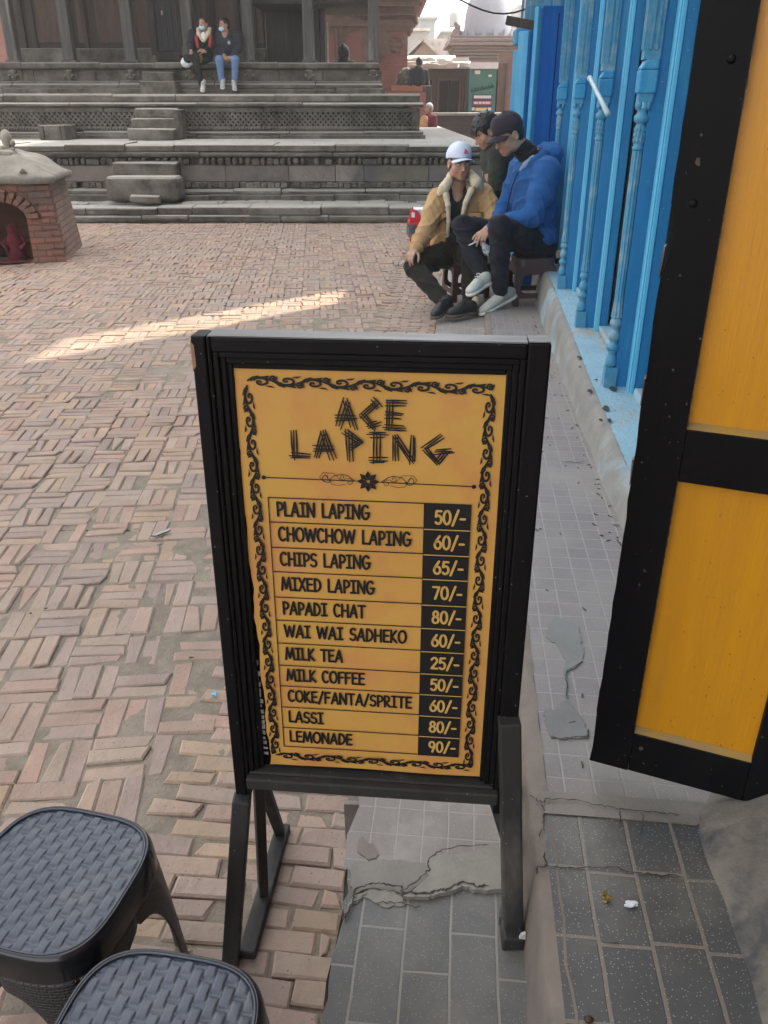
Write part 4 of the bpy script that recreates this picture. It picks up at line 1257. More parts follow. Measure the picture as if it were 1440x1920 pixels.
for k in range(14):
    mb = MB()
    t_ = 2 * math.pi * k / 14
    mb.box((-.08, -.03, -.02), (.08, .05, .22), M=Matrix.Translation((dc + (rr + .06) * math.cos(t_), YDm + 1.2 + (rr + .06) * math.sin(t_), zb0)) @ Matrix.Rotation(t_ - math.pi / 2, 4, 'Z'), taper=(.6, .6))
    mb.build('parapet_merlon', m_dome, dome)
mb = MB()
for sx in (-1, 1):
    x = dc + sx * (rr + .28)
    mb = MB()
    for dz, r in ((0, .2), (.16, .13), (.3, .11), (.42, .07), (.1, .16)): mb.ball((x + random.uniform(-.06, .06), YDm + .9, zb0 + dz), (r, r, r * 1.1), 10, 7)
    mb.build('corner_figure', m_dbrick, dome)
mb = MB()
for (y0_, y1_, hw) in ((72, 67, 64), (80, 72.5, 72), (86, 80.5, 75), (92, 86.5, 66), (98, 92.5, 64), (104, 98.5, 62), (110, 104.5, 60)):
    w = hw / 1717 * YDm * 1.02
    mb.box((dc - w, YDm + 1.2 - w, zy(y0_, YDm) + .003), (dc + w, YDm + 1.2 + w, zy(y1_, YDm)), jit=.012)
mb.build('cornice', m_dbrick, dome, bevel=.03)
mb = MB(); w = 56 / 1717 * YDm; mb.box((dc - w, YDm + 1.2 - w, 0), (dc + w, YDm + 1.2 + w, zy(110.5, YDm))); mb.build('brick_body', m_dbrick, dome)

# gabled hall, town houses and hazy roofs
m_pale = mat('pale_house_plaster', (.46, .37, .33), (.38, .31, .28), scale=1, rough=.9, coord='World', bump=.1)
m_teal = mat('greenish_house_plaster', (.26, .33, .32), (.22, .28, .28), scale=1, rough=.9, coord='World', bump=.1)
m_grey = mat('grey_house_render', (.33, .32, .30), (.27, .26, .25), scale=1, rough=.9, coord='World', bump=.1)
def house_block(label, a, b, ytop, y, depth, m, win=(), roof=None, gable=False):
    t = thing('town_house', label, 'house', (xp((a + b) / 2, y), y, 0), 0, 'town houses far behind the square')
    x0, x1, zt = xp(a, y), xp(b, y), zy(ytop, y)
    mb = MB()
    if gable:
        mb.box((x0, y, 0), (x1, y + depth, zy(gable, y)))
        mb.prism([(x0, zy(gable, y)), (x1, zy(gable, y)), ((x0 + x1) / 2, zt)], y + .01, y + depth - .01, axis=1)
    else:
        mb.box((x0, y, 0), (x1, y + depth, zt))
    mb.build('wall', m, t)
    if gable:
        mb = MB(); xm = (x0 + x1) / 2; zg = zy(gable, y)
        for s_, xe in ((-1, x0), (1, x1)):
            mb.add([(xm, y - .4, zt + .12), (xe + s_ * .35, y - .4, zg - .15), (xe + s_ * .35, y + depth, zg - .15), (xm, y + depth, zt + .12)], [(0, 1, 2, 3)])
        mb.build('roof', m_tin, t, solid=.1)
    elif roof:
        mb = MB(); mb.box((x0 - .15, y - .2, zt), (x1 + .15, y + depth, zt + .12)); mb.build('roof', roof, t)
    for i, (wx0, wx1, wy0, wy1) in enumerate(win):
        mb = MB(); mb.box((xp(wx0, y), y - .06, zy(wy1, y)), (xp(wx1, y), y - .002, zy(wy0, y))); w_ = mb.build('window', m_grey, t)
        mb = MB(); mb.box((xp(wx0, y) + .08, y - .085, zy(wy1, y) + .08), (xp(wx1, y) - .08, y - .062, zy(wy0, y) - .08)); mb.build('pane', m_gap, w_)
    return t
house_block('gabled hall with pinkish wall just above the tin roof', 764, 826, 80, 38, 6, m_pale, gable=112)
house_block('hazy greenish house with a flat parapet left of the dome', 786, 814, 36, 60, 7, m_teal, roof=m_grey, win=((792, 797, 44, 52), (803, 808, 44, 52)))
house_block('pale hazy house with a stepped roof beneath the greenish one', 762, 800, 58, 52, 6, m_grey, roof=m_tin, win=((770, 776, 64, 72), (784, 789, 64, 72)))
house_block('low pinkish hazy house in the gap left of the dome', 800, 836, 72, 58, 6, m_pale, win=((808, 813, 78, 86), (820, 825, 78, 86)))
house_block('hazy grey house with a jagged roof terrace against the dome', 829, 868, 62, 64, 8, m_grey, roof=m_grey, win=((836, 842, 68, 76), (848, 854, 68, 76)))
house_block('tall pale house with rooftop rails at the right of the dome', 966, 1040, 8, 56, 8, m_grey, win=((972, 980, 18, 30), (986, 994, 18, 30), (972, 980, 40, 52)))
house_block('far house seen dimly left of the timber arcade', -60, 30, 30, 60, 8, m_pale, win=((6, 12, 50, 62), (18, 24, 50, 62)))
t = thing('water_tank', 'small dark water tank on a roof against the white sky', 'water tank', (xp(850, 64), 64.5, zy(62, 64)), 0)
mb = MB(); mb.lathe([(.3, 0), (.32, .1), (.32, .75), (.2, .9), (.1, .95)], 14, M=Matrix.Translation((xp(850, 64), 64.6, zy(50, 64)))); mb.build('tank', m_grey, t)
mb = MB()
for dx in (-.25, .25): mb.bar((xp(850, 64) + dx, 64.6, zy(62, 64)), (xp(850, 64) + dx, 64.6, zy(50, 64)), .06, .06)
mb.build('stand', m_grey, t)
t = thing('roof_rail', 'thin rooftop rail on the tall pale house', 'railing', (xp(985, 55.9), 56.2, zy(8, 56)))
mb = MB()
for k in range(8): x = xp(967 + k * 8, 56); mb.bar((x, 56.2, zy(8, 56) - .01), (x, 56.2, zy(-2, 56)), .05, .05)
mb.bar((xp(966, 56), 56.2, zy(-2, 56)), (xp(1030, 56), 56.2, zy(-2, 56)), .05, .05)
mb.build('rail', m_grey, t)
for q, (a, b, y, h, lab) in enumerate(((-19, -9.5, 30, 11, 'tall brick house at the far left behind the timber arcade'),)):
    t = thing('brick_house', lab, 'house', ((a + b) / 2, y, 0)); MB().box((a, y, 0), (b, y + 8, h)).build('wall', m_redbrick, t)
    for wx_ in (a + 2, a + 4.5, a + 7):
        w_ = MB().box((wx_, y - .08, 3), (wx_ + 1, y - .003, 4.6)).build('window', m_twood, t); MB().box((wx_ + .12, y - .1, 3.1), (wx_ + .88, y - .082, 4.5)).build('pane', m_gap, w_)
t = thing('added_shade_block', 'tall unseen brick block added beyond the blue front to shade the square', 'house', (6.5, 19, 0))  # unseen block, put in to keep the sun off terraces and square
MB().box((4.4, 14.4, 0), (7.2, 24, 17)).build('wall', m_wallbrick, t)
for z in (2, 5, 8, 11, 14):
    for yy in (16, 18.5, 21):
        w_ = MB().box((4.3, yy, z), (4.398, yy + 1, z + 1.5)).build('window', m_blue, t); MB().box((4.28, yy + .1, z + .1), (4.298, yy + .9, z + 1.4)).build('pane', m_gap, w_)
# sagging wire in front of the dome
t = MB()
pts = [gy(860 + 150 * k / 20, 0 + 26 * math.sin(math.pi * min(1, (k / 20) * 1.02)) ** 1 * (1) + 14 * k / 20 - 4, 12) for k in range(21)]
pts = [gy(x, y, 12) for x, y in ((820, -12), (866, 1), (885, 11), (905, 19), (925, 24.5), (945, 26), (965, 23.5), (980, 19), (995, 13))]
t.tube(pts, .011, 6)
o = t.build('overhead_wire', m_darkhole); tag(o, 'dark wire sagging across the sky before the dome', 'wire')

# ================================================================== MENU BOARD
random.seed(41)
m_blackwood = mat('black_painted_wood', (.0035, .0035, .0045), (.006, .0055, .006), scale=7, rough=.5, spec=.16, bump=.35, bscale=60, stretch=(1, 1, .25), c3=(.02, .018, .017), s3=9, t3=(.62, .8), dist=.0012, speck=(60, .05, (.16, .15, .13)))
m_greywood = mat('dusty_dark_wood', (.030, .0285, .0265), (.016, .0155, .015), scale=9, rough=.7, bump=.5, bscale=70, stretch=(1, 1, .3), c3=(.12, .11, .095), s3=7, t3=(.55, .78), dist=.0015, speck=(70, .05, (.22, .2, .18)))
m_topwood = mat('worn_top_edge', (.20, .20, .195), (.10, .10, .1), scale=30, rough=.5, bump=.4, bscale=80, stretch=(.15, 1, 1), dist=.001)
m_barewood = mat('bare_chipped_wood', (.36, .20, .11), (.26, .15, .09), scale=20, rough=.7)
m_poster = mat('ochre_poster', (.57, .335, .075), (.55, .285, .07), scale=5, rough=.38, bump=.05, bscale=8, c3=(.54, .235, .08), s3=7., t3=(.48, .7), dist=.002, spec=.4)
m_ink = mat('black_print', (.010, .010, .011), rough=.4, bump=0)
m_gold = mat('ochre_print', (.64, .40, .11), rough=.4, bump=0)

BYAW, BLEAN = R(5), R(1)
BP0 = Vector((.2, .965, 1.097))
bu = Vector((math.cos(BYAW), -math.sin(BYAW), 0))
bw = Vector((math.sin(BYAW), math.cos(BYAW), 0))
bv = bw * math.sin(BLEAN) + Vector((0, 0, math.cos(BLEAN)))
bn = bu.cross(bv)                       # towards the viewer: u x v
BM = Matrix(((bu.x, bv.x, bn.x, BP0.x), (bu.y, bv.y, bn.y, BP0.y), (bu.z, bv.z, bn.z, BP0.z), (0, 0, 0, 1)))
board = thing('menu_board', 'black framed standing board with the ochre printed price list', 'menu board', (BP0 + bu * -.22).to_tuple()[:2] + (.1,), 0)
def bpart(mb, name, m, bevel=0., parent=None, **k): return mb.build(name, m, parent or board, M=BM, bevel=bevel, **k)
TH = .036
mb = MB(); mb.box((-.441, -.752, -TH), (-.4225, .0, 0)); mb.box((-.4218, -.752, -TH), (-.4165, -.001, -.001))
bpart(mb, 'stile', m_blackwood, .003)
mb = MB(); mb.box((-.0275, -.752, -TH), (-.0, -.0, 0)); bpart(mb, 'stile', m_blackwood, .003)
mb = MB(); mb.box((-.416, -.0205, -TH + .001), (-.0278, -.0015, -.0008)); bpart(mb, 'top_rail', m_blackwood, .0025)
mb = MB(); mb.box((-.42, -.0012, -TH + .001), (-.0285, .0008, -.001), jit=.0003); bpart(mb, 'worn_top_strip', m_topwood)
mb = MB(); mb.box((-.027, .0003, -TH + .002), (-.001, .0018, -.0015), jit=.0004); bpart(mb, 'end_grain', m_topwood)
mb = MB(); mb.prism([(-.4412, -.045), (-.4365, -.038), (-.437, -.012), (-.4412, -.006)], -.012, .0005); bpart(mb, 'chipped_corner', m_barewood)
# stepped inner moulding
mb = MB()
for k, (o, d) in enumerate(((.0, -.004), (.008, -.008), (.015, -.012))):
    uo0, uo1, vo0, vo1 = -.4163 + o, -.0277 - o, -.7 + o * .2, -.0207 - o
    w = .0078
    mb.box((uo0, vo0, -TH + .004), (uo0 + w, vo1, d)); mb.box((uo1 - w, vo0, -TH + .004), (uo1, vo1, d))
    mb.box((uo0 + w + .0001, vo1 - w, -TH + .004), (uo1 - w - .0001, vo1, d - .0001))
bpart(mb, 'inner_moulding', m_blackwood, .0018)
mb = MB()
mb.box((-.4163, -.722, -TH), (-.0277, -.6985, -.002)); mb.box((-.418, -.7215, -.0018), (-.021, -.7, .013))
bpart(mb, 'bottom_rail', m_greywood, .003)
mb = MB(); mb.box((-.41, -.71, -.030), (-.03, -.03, -.022)); bpart(mb, 'backing', m_blackwood)
ZP = -.0145
def poster_edge(t, side):
    return .0016 * math.sin(t * 41 + side) + .0008 * math.sin(t * 117)
PL, PRt, PT, PB = -.3945, -.0465, -.0425, -.6905
mb = MB()
def pfn(u, v):
    x = PL + (PRt - PL) * u + (poster_edge(v, 0) + .012 * max(0, v - .55) * 0 if u == 0 else 0)
    y = PT + (PB - PT) * v
    if u == 0: x += .012 * max(0, (v - .3) / .7)
    if u == 1: x += poster_edge(v, 2) + .003 * v
    z = ZP - .0012 + .0010 * math.sin(u * 9 + v * 4) * math.sin(v * 11)
    if u == 0 and v > .5: z += .003 * (v - .5)
    return (x, y, z)
mb.grid(lambda u, v: pfn(u, 1 - v), 20, 40)
bpart(mb, 'poster', m_poster)
mb = MB()
random.seed(5)
for k in range(18):
    v = -.50 - k * .0102
    mb.box((PL - .006 + .0005 * k * .2, v, ZP - .004), (PL - .0005 + random.uniform(.0, .004) + .00035 * k, v + random.uniform(.004, .009), ZP - .0026), jit=.0012)
for k in range(9): mb.box((PL + k * .004, PT - .001, ZP - .003), (PL + .003 + k * .004, PT + random.uniform(.0005, .003), ZP - .0026), jit=.0006)
bpart(mb, 'torn_paper_edge', mat('torn_white_paper', (.28, .27, .25), rough=.9, bump=0))

ZI = ZP + .0008
lay = [0]
def stroke(mb, pts, w, mi=0, cap=True, taper=None, z0=None):
    """flat ribbon along a polyline, each stroke a hair above the last"""
    lay[0] = (lay[0] + 1) % 12
    z = (ZI if z0 is None else z0) + lay[0] * .00003
    P = [Vector((p[0], p[1])) for p in pts]
    out = [P[0]]
    for p in P[1:]:
        if (p - out[-1]).length > 1e-5: out.append(p)
    P = out
    if len(P) < 2: return
    for i in range(1, len(P) - 1):
        if (P[i] - P[i - 1]).normalized().dot((P[i + 1] - P[i]).normalized()) < .3:
            stroke(mb, P[:i + 1], w, mi, cap, taper, z0); stroke(mb, P[i:], w, mi, cap, taper, z0)
            return
    L, Rr = [], []
    n = len(P)
    for i in range(n):
        d0 = (P[i] - P[i - 1]).normalized() if i else (P[1] - P[0]).normalized()
        d1 = (P[i + 1] - P[i]).normalized() if i < n - 1 else d0
        m_ = (d0 + d1)
        if m_.length < .2: m_ = d1.copy()
        m_.normalize()
        nrm = Vector((-m_.y, m_.x))
        k = 1 / max(.5, abs(m_.dot(d0)))
        ww = w / 2 * k * (taper(i / (n - 1)) if taper else 1)
        L.append(P[i] + nrm * ww); Rr.append(P[i] - nrm * ww)
    if cap:
        poly = []
        for e, c in ((0, P[0]), (1, P[-1])):
            a = (L[0] - c) if e == 0 else (Rr[-1] - c)
            arc = []
            for k in range(1, 6):
                t = math.pi * k / 6
                arc.append(c + Vector((a.x * math.cos(t) - a.y * math.sin(t), a.x * math.sin(t) + a.y * math.cos(t))))
            poly.append(arc)
        vs = [(p.x, p.y, z) for p in L + Rr]
        fs = [(i, n + i, n + i + 1, i + 1) for i in range(n - 1)]
        o = len(vs)
        vs += [(p.x, p.y, z) for p in poly[0]] + [(p.x, p.y, z) for p in poly[1]]
        fs.append([0] + list(range(o, o + 5)) + [n]); fs.append([2 * n - 1] + list(range(o + 5, o + 10)) + [n - 1])
        mb.add(vs, fs, mi)
    else:
        mb.add([(p.x, p.y, z) for p in L + Rr], [(i, n + i, n + i + 1, i + 1) for i in range(n - 1)], mi)

def arc(cx, cy, rx, ry, a0, a1, n=10):
    return [(cx + rx * math.cos(R(a0 + (a1 - a0) * k / n)), cy + ry * math.sin(R(a0 + (a1 - a0) * k / n))) for k in range(n + 1)]

GL = {  # hand-lettered capitals: (width, strokes) on a unit-high box
 'A': (.72, [[(0, 0), (.2, .5), (.40, 1)], [(.40, 1), (.55, .5), (.68, 0)], [(.13, .33), (.6, .33)]]),
 'C': (.62, [[(.58, .86)] + arc(.36, .5, .34, .5, 75, 290, 12) + [(.6, .13)]]),
 'D': (.66, [[(.06, 0), (.08, 1)], [(.08, 1)] + arc(.08, .5, .56, .5, 80, -80, 12) + [(.04, .0)]]),
 'E': (.58, [[(.56, .98), (.06, .97), (.06, .02), (.58, .02)], [(.06, .52), (.52, .53)]]),
 'F': (.56, [[(.56, .98), (.06, .96), (.05, 0)], [(.06, .52), (.48, .53)]]),
 'G': (.74, [[(.6, .86)] + arc(.38, .5, .36, .5, 70, 300, 12) + [(.68, .2), (.70, .45)], [(.42, .45), (.76, .45)]]),
 'H': (.72, [[(.06, 0), (.08, 1)], [(.66, 0), (.66, 1)], [(.07, .5), (.66, .52)]]),
 'I': (.52, [[(.02, .98), (.5, .98)], [(.26, .98), (.26, .02)], [(.0, .02), (.5, .02)]]),
 'K': (.62, [[(.06, 0), (.06, 1)], [(.56, .98), (.08, .45), (.62, 0)]]),
 'L': (.52, [[(.06, 1), (.06, .03), (.52, .03)]]),
 'M': (.9, [[(0, 0), (.14, 1), (.44, .12), (.74, 1), (.88, 0)]]),
 'N': (.74, [[(.04, 0), (.06, 1), (.66, .02), (.70, 1)]]),
 'O': (.78, [arc(.39, .5, .37, .5, 90, 450, 18)]),
 'P': (.56, [[(.08, 0), (.06, .98)], [(.06, .98)] + arc(.2, .7, .36, .28, 85, -85, 9) + [(.07, .40)]]),
 'R': (.64, [[(.08, 0), (.06, .98)], [(.06, .98)] + arc(.2, .72, .34, .26, 85, -85, 9) + [(.08, .44), (.62, 0)]]),
 'S': (.58, [[(.54, .88)] + arc(.30, .73, .24, .25, 60, 240, 8) + arc(.28, .26, .28, .25, 60, -130, 10) + [(.02, .12)]]),
 'T': (.66, [[(0, .97), (.66, .97)], [(.33, .97), (.33, 0)]]),
 'W': (1., [[(0, 1), (.22, .03), (.5, .9), (.74, .03), (1., 1)]]),
 'X': (.62, [[(.02, 1), (.6, 0)], [(.6, 1), (0, 0)]]),
 '0': (.62, [arc(.31, .5, .29, .5, 90, 450, 18)]),
 '2': (.56, [[(.03, .8)] + arc(.28, .73, .25, .25, 150, -25, 9) + [(.04, .03), (.56, .03)]]),
 '5': (.56, [[(.52, .97), (.12, .97), (.07, .55)] + arc(.27, .32, .28, .31, 110, -140, 12)]),
 '6': (.58, [[(.44, .99), (.16, .62)] + arc(.30, .30, .27, .29, 150, 510, 16)]),
 '7': (.56, [[(.0, .96), (.54, .96), (.2, 0)]]),
 '8': (.58, [arc(.29, .76, .21, .23, -90, 270, 14), arc(.29, .26, .27, .26, 90, 450, 14)]),
 '9': (.58, [arc(.28, .70, .25, .28, 0, 360, 16), [(.53, .70), (.50, .4), (.34, .0)]]),
 '/': (.5, [[(.02, -.08), (.48, 1.06)]]),
 '-': (.42, [[(.04, .42), (.38, .42)]]),
 ' ': (.42, []),
}
def text(mb, s, u0, u1, vb, h, w, mi=0, z0=None):
    gap = .17
    tot = sum(GL[c][0] + gap for c in s) - gap
    k = (u1 - u0) / tot
    u = u0
    for c in s:
        wd, st = GL[c]
        for q in st:
            stroke(mb, [(u + x * k, vb + y * h) for x, y in q], w, mi, z0=z0)
        u += (wd + gap) * k

ROWS = [-.2214, -.2582, -.2974, -.3362, -.3779, -.4170, -.4570, -.4965, -.5345, -.5743, -.6139, -.6515]
ITEMS = [('PLAIN LAPING', -.3491, -.2207, '50/-'), ('CHOWCHOW LAPING', -.3488, -.1640, '60/-'), ('CHIPS LAPING', -.3485, -.2202, '65/-'),
         ('MIXED LAPING', -.3485, -.2145, '70/-'), ('PAPADI CHAT', -.3489, -.2278, '80/-'), ('WAI WAI SADHEKO', -.3484, -.1680, '60/-'),
         ('MILK TEA', -.3487, -.2623, '25/-'), ('MILK COFFEE', -.3488, -.2296, '50/-'), ('COKE/FANTA/SPRITE', -.3488, -.1586, '60/-'),
         ('LASSI', -.3497, -.2944, '80/-'), ('LEMONADE', -.3500, -.2504, '90/-')]
mb = MB()
TLu, TMu, TRu = -.3592, -.1482, -.0848
for v in ROWS: stroke(mb, [(TLu, v), (TMu + .002, v)], .0016, cap=False)
stroke(mb, [(TLu, ROWS[0] + .0008), (TLu, ROWS[-1] - .0008)], .0015, cap=False)
mb.add([(TMu, ROWS[-1] - .001, ZI + .0005), (TRu, ROWS[-1] - .001, ZI + .0005), (TRu, ROWS[0] + .001, ZI + .0005), (TMu, ROWS[0] + .001, ZI + .0005)], [(0, 1, 2, 3)])
for i, (s, a, b, p) in enumerate(ITEMS):
    rh = ROWS[i] - ROWS[i + 1]
    text(mb, s, a + .0012, b - .0012, ROWS[i] - rh * .5 - .0100 + .0015, .0204, .0035)
bpart(mb, 'price_table', m_ink)
mb = MB()
for i, (s, a, b, p) in enumerate(ITEMS):
    rh = ROWS[i] - ROWS[i + 1]
    o = .003 * i / 11
    text(mb, p, -.1326 + o * .6, -.0925 + o * .6, ROWS[i] - rh * .5 - .0108, .0198, .0034, z0=ZI + .0009)
    if i: stroke(mb, [(TMu + .001, ROWS[i] - .0012), (TRu, ROWS[i] - .0012)], .0014, cap=False, z0=ZI + .0009)
bpart(mb, 'price_print', m_gold)
# scratched title lettering
mb = MB()
random.seed(17)
def scratch(a, b, n=3, sp=.0036):
    a, b = Vector(a), Vector(b)
    d = (b - a); L = d.length; d.normalize(); nn = Vector((-d.y, d.x))
    for k in range(n):
        o = (k - (n - 1) / 2) * sp
        p = a + nn * (o * random.uniform(.7, 1.3)) - d * random.uniform(-.002, .0035); q = b + nn * (o * random.uniform(.5, 1.4)) + d * random.uniform(-.002, .004)
        m_ = p.lerp(q, random.uniform(.35, .65)) + nn * random.uniform(-.0006, .0006)
        stroke(mb, [p, m_, q], .0023, cap=False, taper=lambda t: .35 + .75 * math.sin(math.pi * min(1, max(0, .12 + .76 * t))))
TG = {'A': [((.08, 0), (.52, 1)), ((.48, 1), (.92, 0)), ((.02, .36), (.98, .36))],
      'C': [((.85, .95), (.1, .42)), ((.1, .52), (.72, .02)), ((.98, .72), (.62, 1.0)), ((.35, .06), (.95, .22))],
      'E': [((.32, 1), (.28, 0)), ((.1, .96), (1, .96)), ((.1, .52), (.9, .52)), ((.05, .06), (.98, .06))],
      'L': [((.22, 1), (.2, 0)), ((.02, .06), (1, .06))],
      'P': [((.28, 1), (.3, 0)), ((.05, .98), (.98, .62)), ((.98, .68), (.3, .42))],
      'I': [((.5, 1), (.5, 0)), ((.05, .95), (.95, .95)), ((.05, .06), (.95, .06))],
      'N': [((.12, 0), (.12, .98)), ((.1, .98), (.88, .02)), ((.88, 0), (.9, .98))],
      'G': [((.62, .98), (.06, .5)), ((.08, .56), (.55, .02)), ((.5, .02), (.86, .5)), ((.42, .42), (1, .46))]}
for ch, u0, u1, v1, v0 in (('A', -.2629, -.2381, -.0824, -.1181), ('C', -.2332, -.2067, -.0815, -.1178), ('E', -.2033, -.1751, -.0817, -.1185),
                           ('L', -.3251, -.3006, -.1234, -.1620), ('A', -.2933, -.2666, -.1249, -.1619), ('P', -.2543, -.2300, -.1229, -.1624),
                           ('I', -.2238, -.1977, -.1244, -.1649), ('N', -.1903, -.1608, -.1262, -.1635), ('G', -.1530, -.1138, -.1257, -.1637)):
    for a, b in TG[ch]:
        scratch((u0 + (u1 - u0) * a[0], v0 + (v1 - v0) * a[1]), (u0 + (u1 - u0) * b[0], v0 + (v1 - v0) * b[1]))
bpart(mb, 'title_lettering', m_ink)
# divider with flower and scrolls
mb = MB()
fc = Vector((-.2229, -.1926))
stroke(mb, [(-.3635, -.1920), (fc.x - .016, -.1926)], .0014); stroke(mb, [(fc.x + .016, -.1930), (-.0832, -.1946)], .0014)
def disc(mb, c, r, z, n=16):
    mb.add([(c[0] + r * math.cos(2 * math.pi * k / n), c[1] + r * math.sin(2 * math.pi * k / n), z) for k in range(n)], [tuple(range(n))])
disc(mb, (-.3635, -.1920), .0030, ZI + .0005); disc(mb, (-.0832, -.1946), .0030, ZI + .0005)
for k in range(8):
    t = math.pi * k / 4 + math.pi / 2
    d = Vector((math.cos(t), math.sin(t))); n_ = Vector((-d.y, d.x))
    pts = [fc + d * .0035 - n_ * .0012, fc + d * .009 - n_ * .0036, fc + d * .0155, fc + d * .009 + n_ * .0036, fc + d * .0035 + n_ * .0012]
    mb.add([(p.x, p.y, ZI + .0004 + .00002 * k) for p in pts], [(0, 1, 2, 3, 4)])
stroke(mb, arc(fc.x, fc.y, .0033, .0033, 0, 360, 14), .0014)
def spiral(c, r0, r1, a0, a1, n=16): return [(c[0] + (r0 + (r1 - r0) * k / n) * math.cos(R(a0 + (a1 - a0) * k / n)), c[1] + (r0 + (r1 - r0) * k / n) * math.sin(R(a0 + (a1 - a0) * k / n))) for k in range(n + 1)]
for sg in (-1, 1):
    q = lambda pts: [(fc.x + sg * (p[0]), fc.y + p[1]) for p in pts]
    stroke(mb, q(spiral((.025, -.0035 * -1 * 0 - .002), .0055, .001, 60, 480, 22)), .0007)
    stroke(mb, q(spiral((.034, .0048), .0045, .001, 200, 620, 22)), .0007)
    stroke(mb, q([(.018, .0), (.026, .0065), (.034, .0092), (.044, .0072), (.053, .0)] + spiral((.056, .003), .0075, .0015, 200, 560, 18)), .0009)
    stroke(mb, q([(.03, -.005), (.040, -.0075), (.049, -.006), (.058, .0095)]), .0006)
    stroke(mb, q([(.036, .0), (.046, .010), (.060, .0105), (.065, .004), (.060, -.002)]), .0006)
bpart(mb, 'divider_ornament', m_ink)
# scrolling vine border: S-scrolls with spirals and leaves
mb = MB()
def vine(p0, p1, wid, n, flip=1):
    p0, p1 = Vector(p0), Vector(p1)
    ax = (p1 - p0); L = ax.length; ax.normalize(); ny = Vector((-ax.y, ax.x)) * flip
    per = L / n
    T = lambda s, t: p0 + ax * s + ny * t
    h = wid / 2
    stroke(mb, [T(s_ * L / (n * 12), h * .62 * math.sin(2 * math.pi * s_ / 24)) for s_ in range(n * 12 + 1)], .0024, cap=False)
    for i in range(n):
        s0 = per * (i + .5)
        sg = 1 if i % 2 == 0 else -1
        c = (s0, -sg * h * .15)
        sp = spiral((0, 0), h * .80, h * .10, 200, 640, 24)
        stroke(mb, [T(c[0] + x * per / wid * .95, c[1] + sg * y * -1) for x, y in sp], .0030, taper=lambda t: 1.15 - .35 * t)
        c2 = (s0 + per * .46, sg * h * .42)
        sp = spiral((0, 0), h * .5, h * .08, 20, 470, 20)
        stroke(mb, [T(c2[0] + x, c2[1] + sg * y) for x, y in sp], .0022, taper=lambda t: 1.1 - .3 * t)
        disc(mb, T(c[0] + h * .1, c[1]), .0012, ZI + .00045, 10)
        def leafp(s, t, ls, lt):
            P = [(-.1 * ls, 0), (.3 * ls, .62 * lt), (ls, lt), (.85 * ls, .30 * lt), (.6 * ls, -.30 * lt)]
            v = [T(s + a, t + b) for a, b in P]
            lay[0] = (lay[0] + 1) % 12
            z = ZI + .0005 + lay[0] * .00003
            ar = sum(v[k].x * v[(k + 1) % 5].y - v[(k + 1) % 5].x * v[k].y for k in range(5))
            if ar < 0: v.reverse()
            mb.add([(p.x, p.y, z) for p in v], [tuple(range(5))])
        leafp(s0 - per * .42, sg * h * .25, per * .36, sg * h * .72)
        leafp(s0 - per * .05, sg * h * .5, per * .42, sg * h * .48)
        leafp(s0 + per * .2, -sg * h * .75, per * .34, -sg * h * .28)
        leafp(s0 + per * .44, sg * h * .1, per * .22, sg * h * .8)
bw_ = .0160
vine((-.3768, -.0590), (-.0690, -.0625), bw_, 9)
vine((-.3768, -.0650), (-.3735, -.6640), bw_, 19, -1)
vine((-.0685, -.0680), (-.0695, -.6640), bw_, 19)
vine((-.3735, -.6708), (-.0670, -.6712), bw_ * .92, 9)
bpart(mb, 'vine_border', m_ink)

# legs: sloping front brace, upright, rear brace and a foot rail on each side
def leg(side):
    u0, u1 = (-.441, -.4165) if side < 0 else (-.028, -.0)
    zt = -.62 if side < 0 else -.555
    top = BM @ Vector(((u0 + u1) / 2, zt - .10, .008)); wl = u1 - u0 + .004
    gzv = -.005 if side < 0 else .117
    front = gz(432, 1812, gzv) if side < 0 else Vector((.214, .915, gzv))
    mid = BM @ Vector(((u0 + u1) / 2, -.745 if side < 0 else -.557, .006))
    dirv = (front - mid)
    mb = MB(); mb.bar(mid, front + Vector((0, 0, .0)), wl, .03, up=(0, 1, 0)); mb.build('leg', m_greywood, board, bevel=.003)
    rear = gz(531, 1545, gzv + .02) if side < 0 else front + Vector((.055, .33, .0))
    fr = front + Vector((.028 if side < 0 else -.012, .01, .012))
    rr_ = Vector((rear.x, rear.y, gzv + .012))
    mb = MB(); mb.bar(fr, rr_, .03 if side < 0 else .022, .022); mb.build('foot_rail', m_greywood, board, bevel=.003)
    up0 = BM @ Vector(((u0 + u1) / 2 + (.02 if side < 0 else -.008), -.742, -.026))
    k = .42
    up1 = fr.lerp(rr_, k) + Vector((0, 0, .012))
    mb = MB(); mb.bar(up0, up1, .017, .02); mb.build('strut', m_greywood, board, bevel=.002)
    a = BM @ Vector(((u0 + u1) / 2 + (.022 if side < 0 else -.006), -.735, -.032)); b = rr_ + Vector((-.004, -.025, .014))
    mb = MB(); mb.bar(a, b, .02, .016); mb.build('rear_brace', m_greywood, board, bevel=.002)
    if side > 0:
        f2 = front + Vector((-.002, -.012, 0))
        mb = MB(); mb.box((f2.x - .018, f2.y - .02, gzv - .003), (f2.x + .016, f2.y + .02, gzv + .026), jit=.002); mb.build('foot_block', m_greywood, board, bevel=.003)
        mb = MB(); mb.prism([(f2.x + .006, gzv + .03), (f2.x + .016, gzv + .028), (f2.x + .0155, gzv + .042), (f2.x + .009, gzv + .039)], f2.y - .0205, f2.y - .0195 + .004, axis=1); mb.build('paint_splash', mat('white_splash', (.55, .55, .53), bump=0), board)
leg(-1); leg(1)

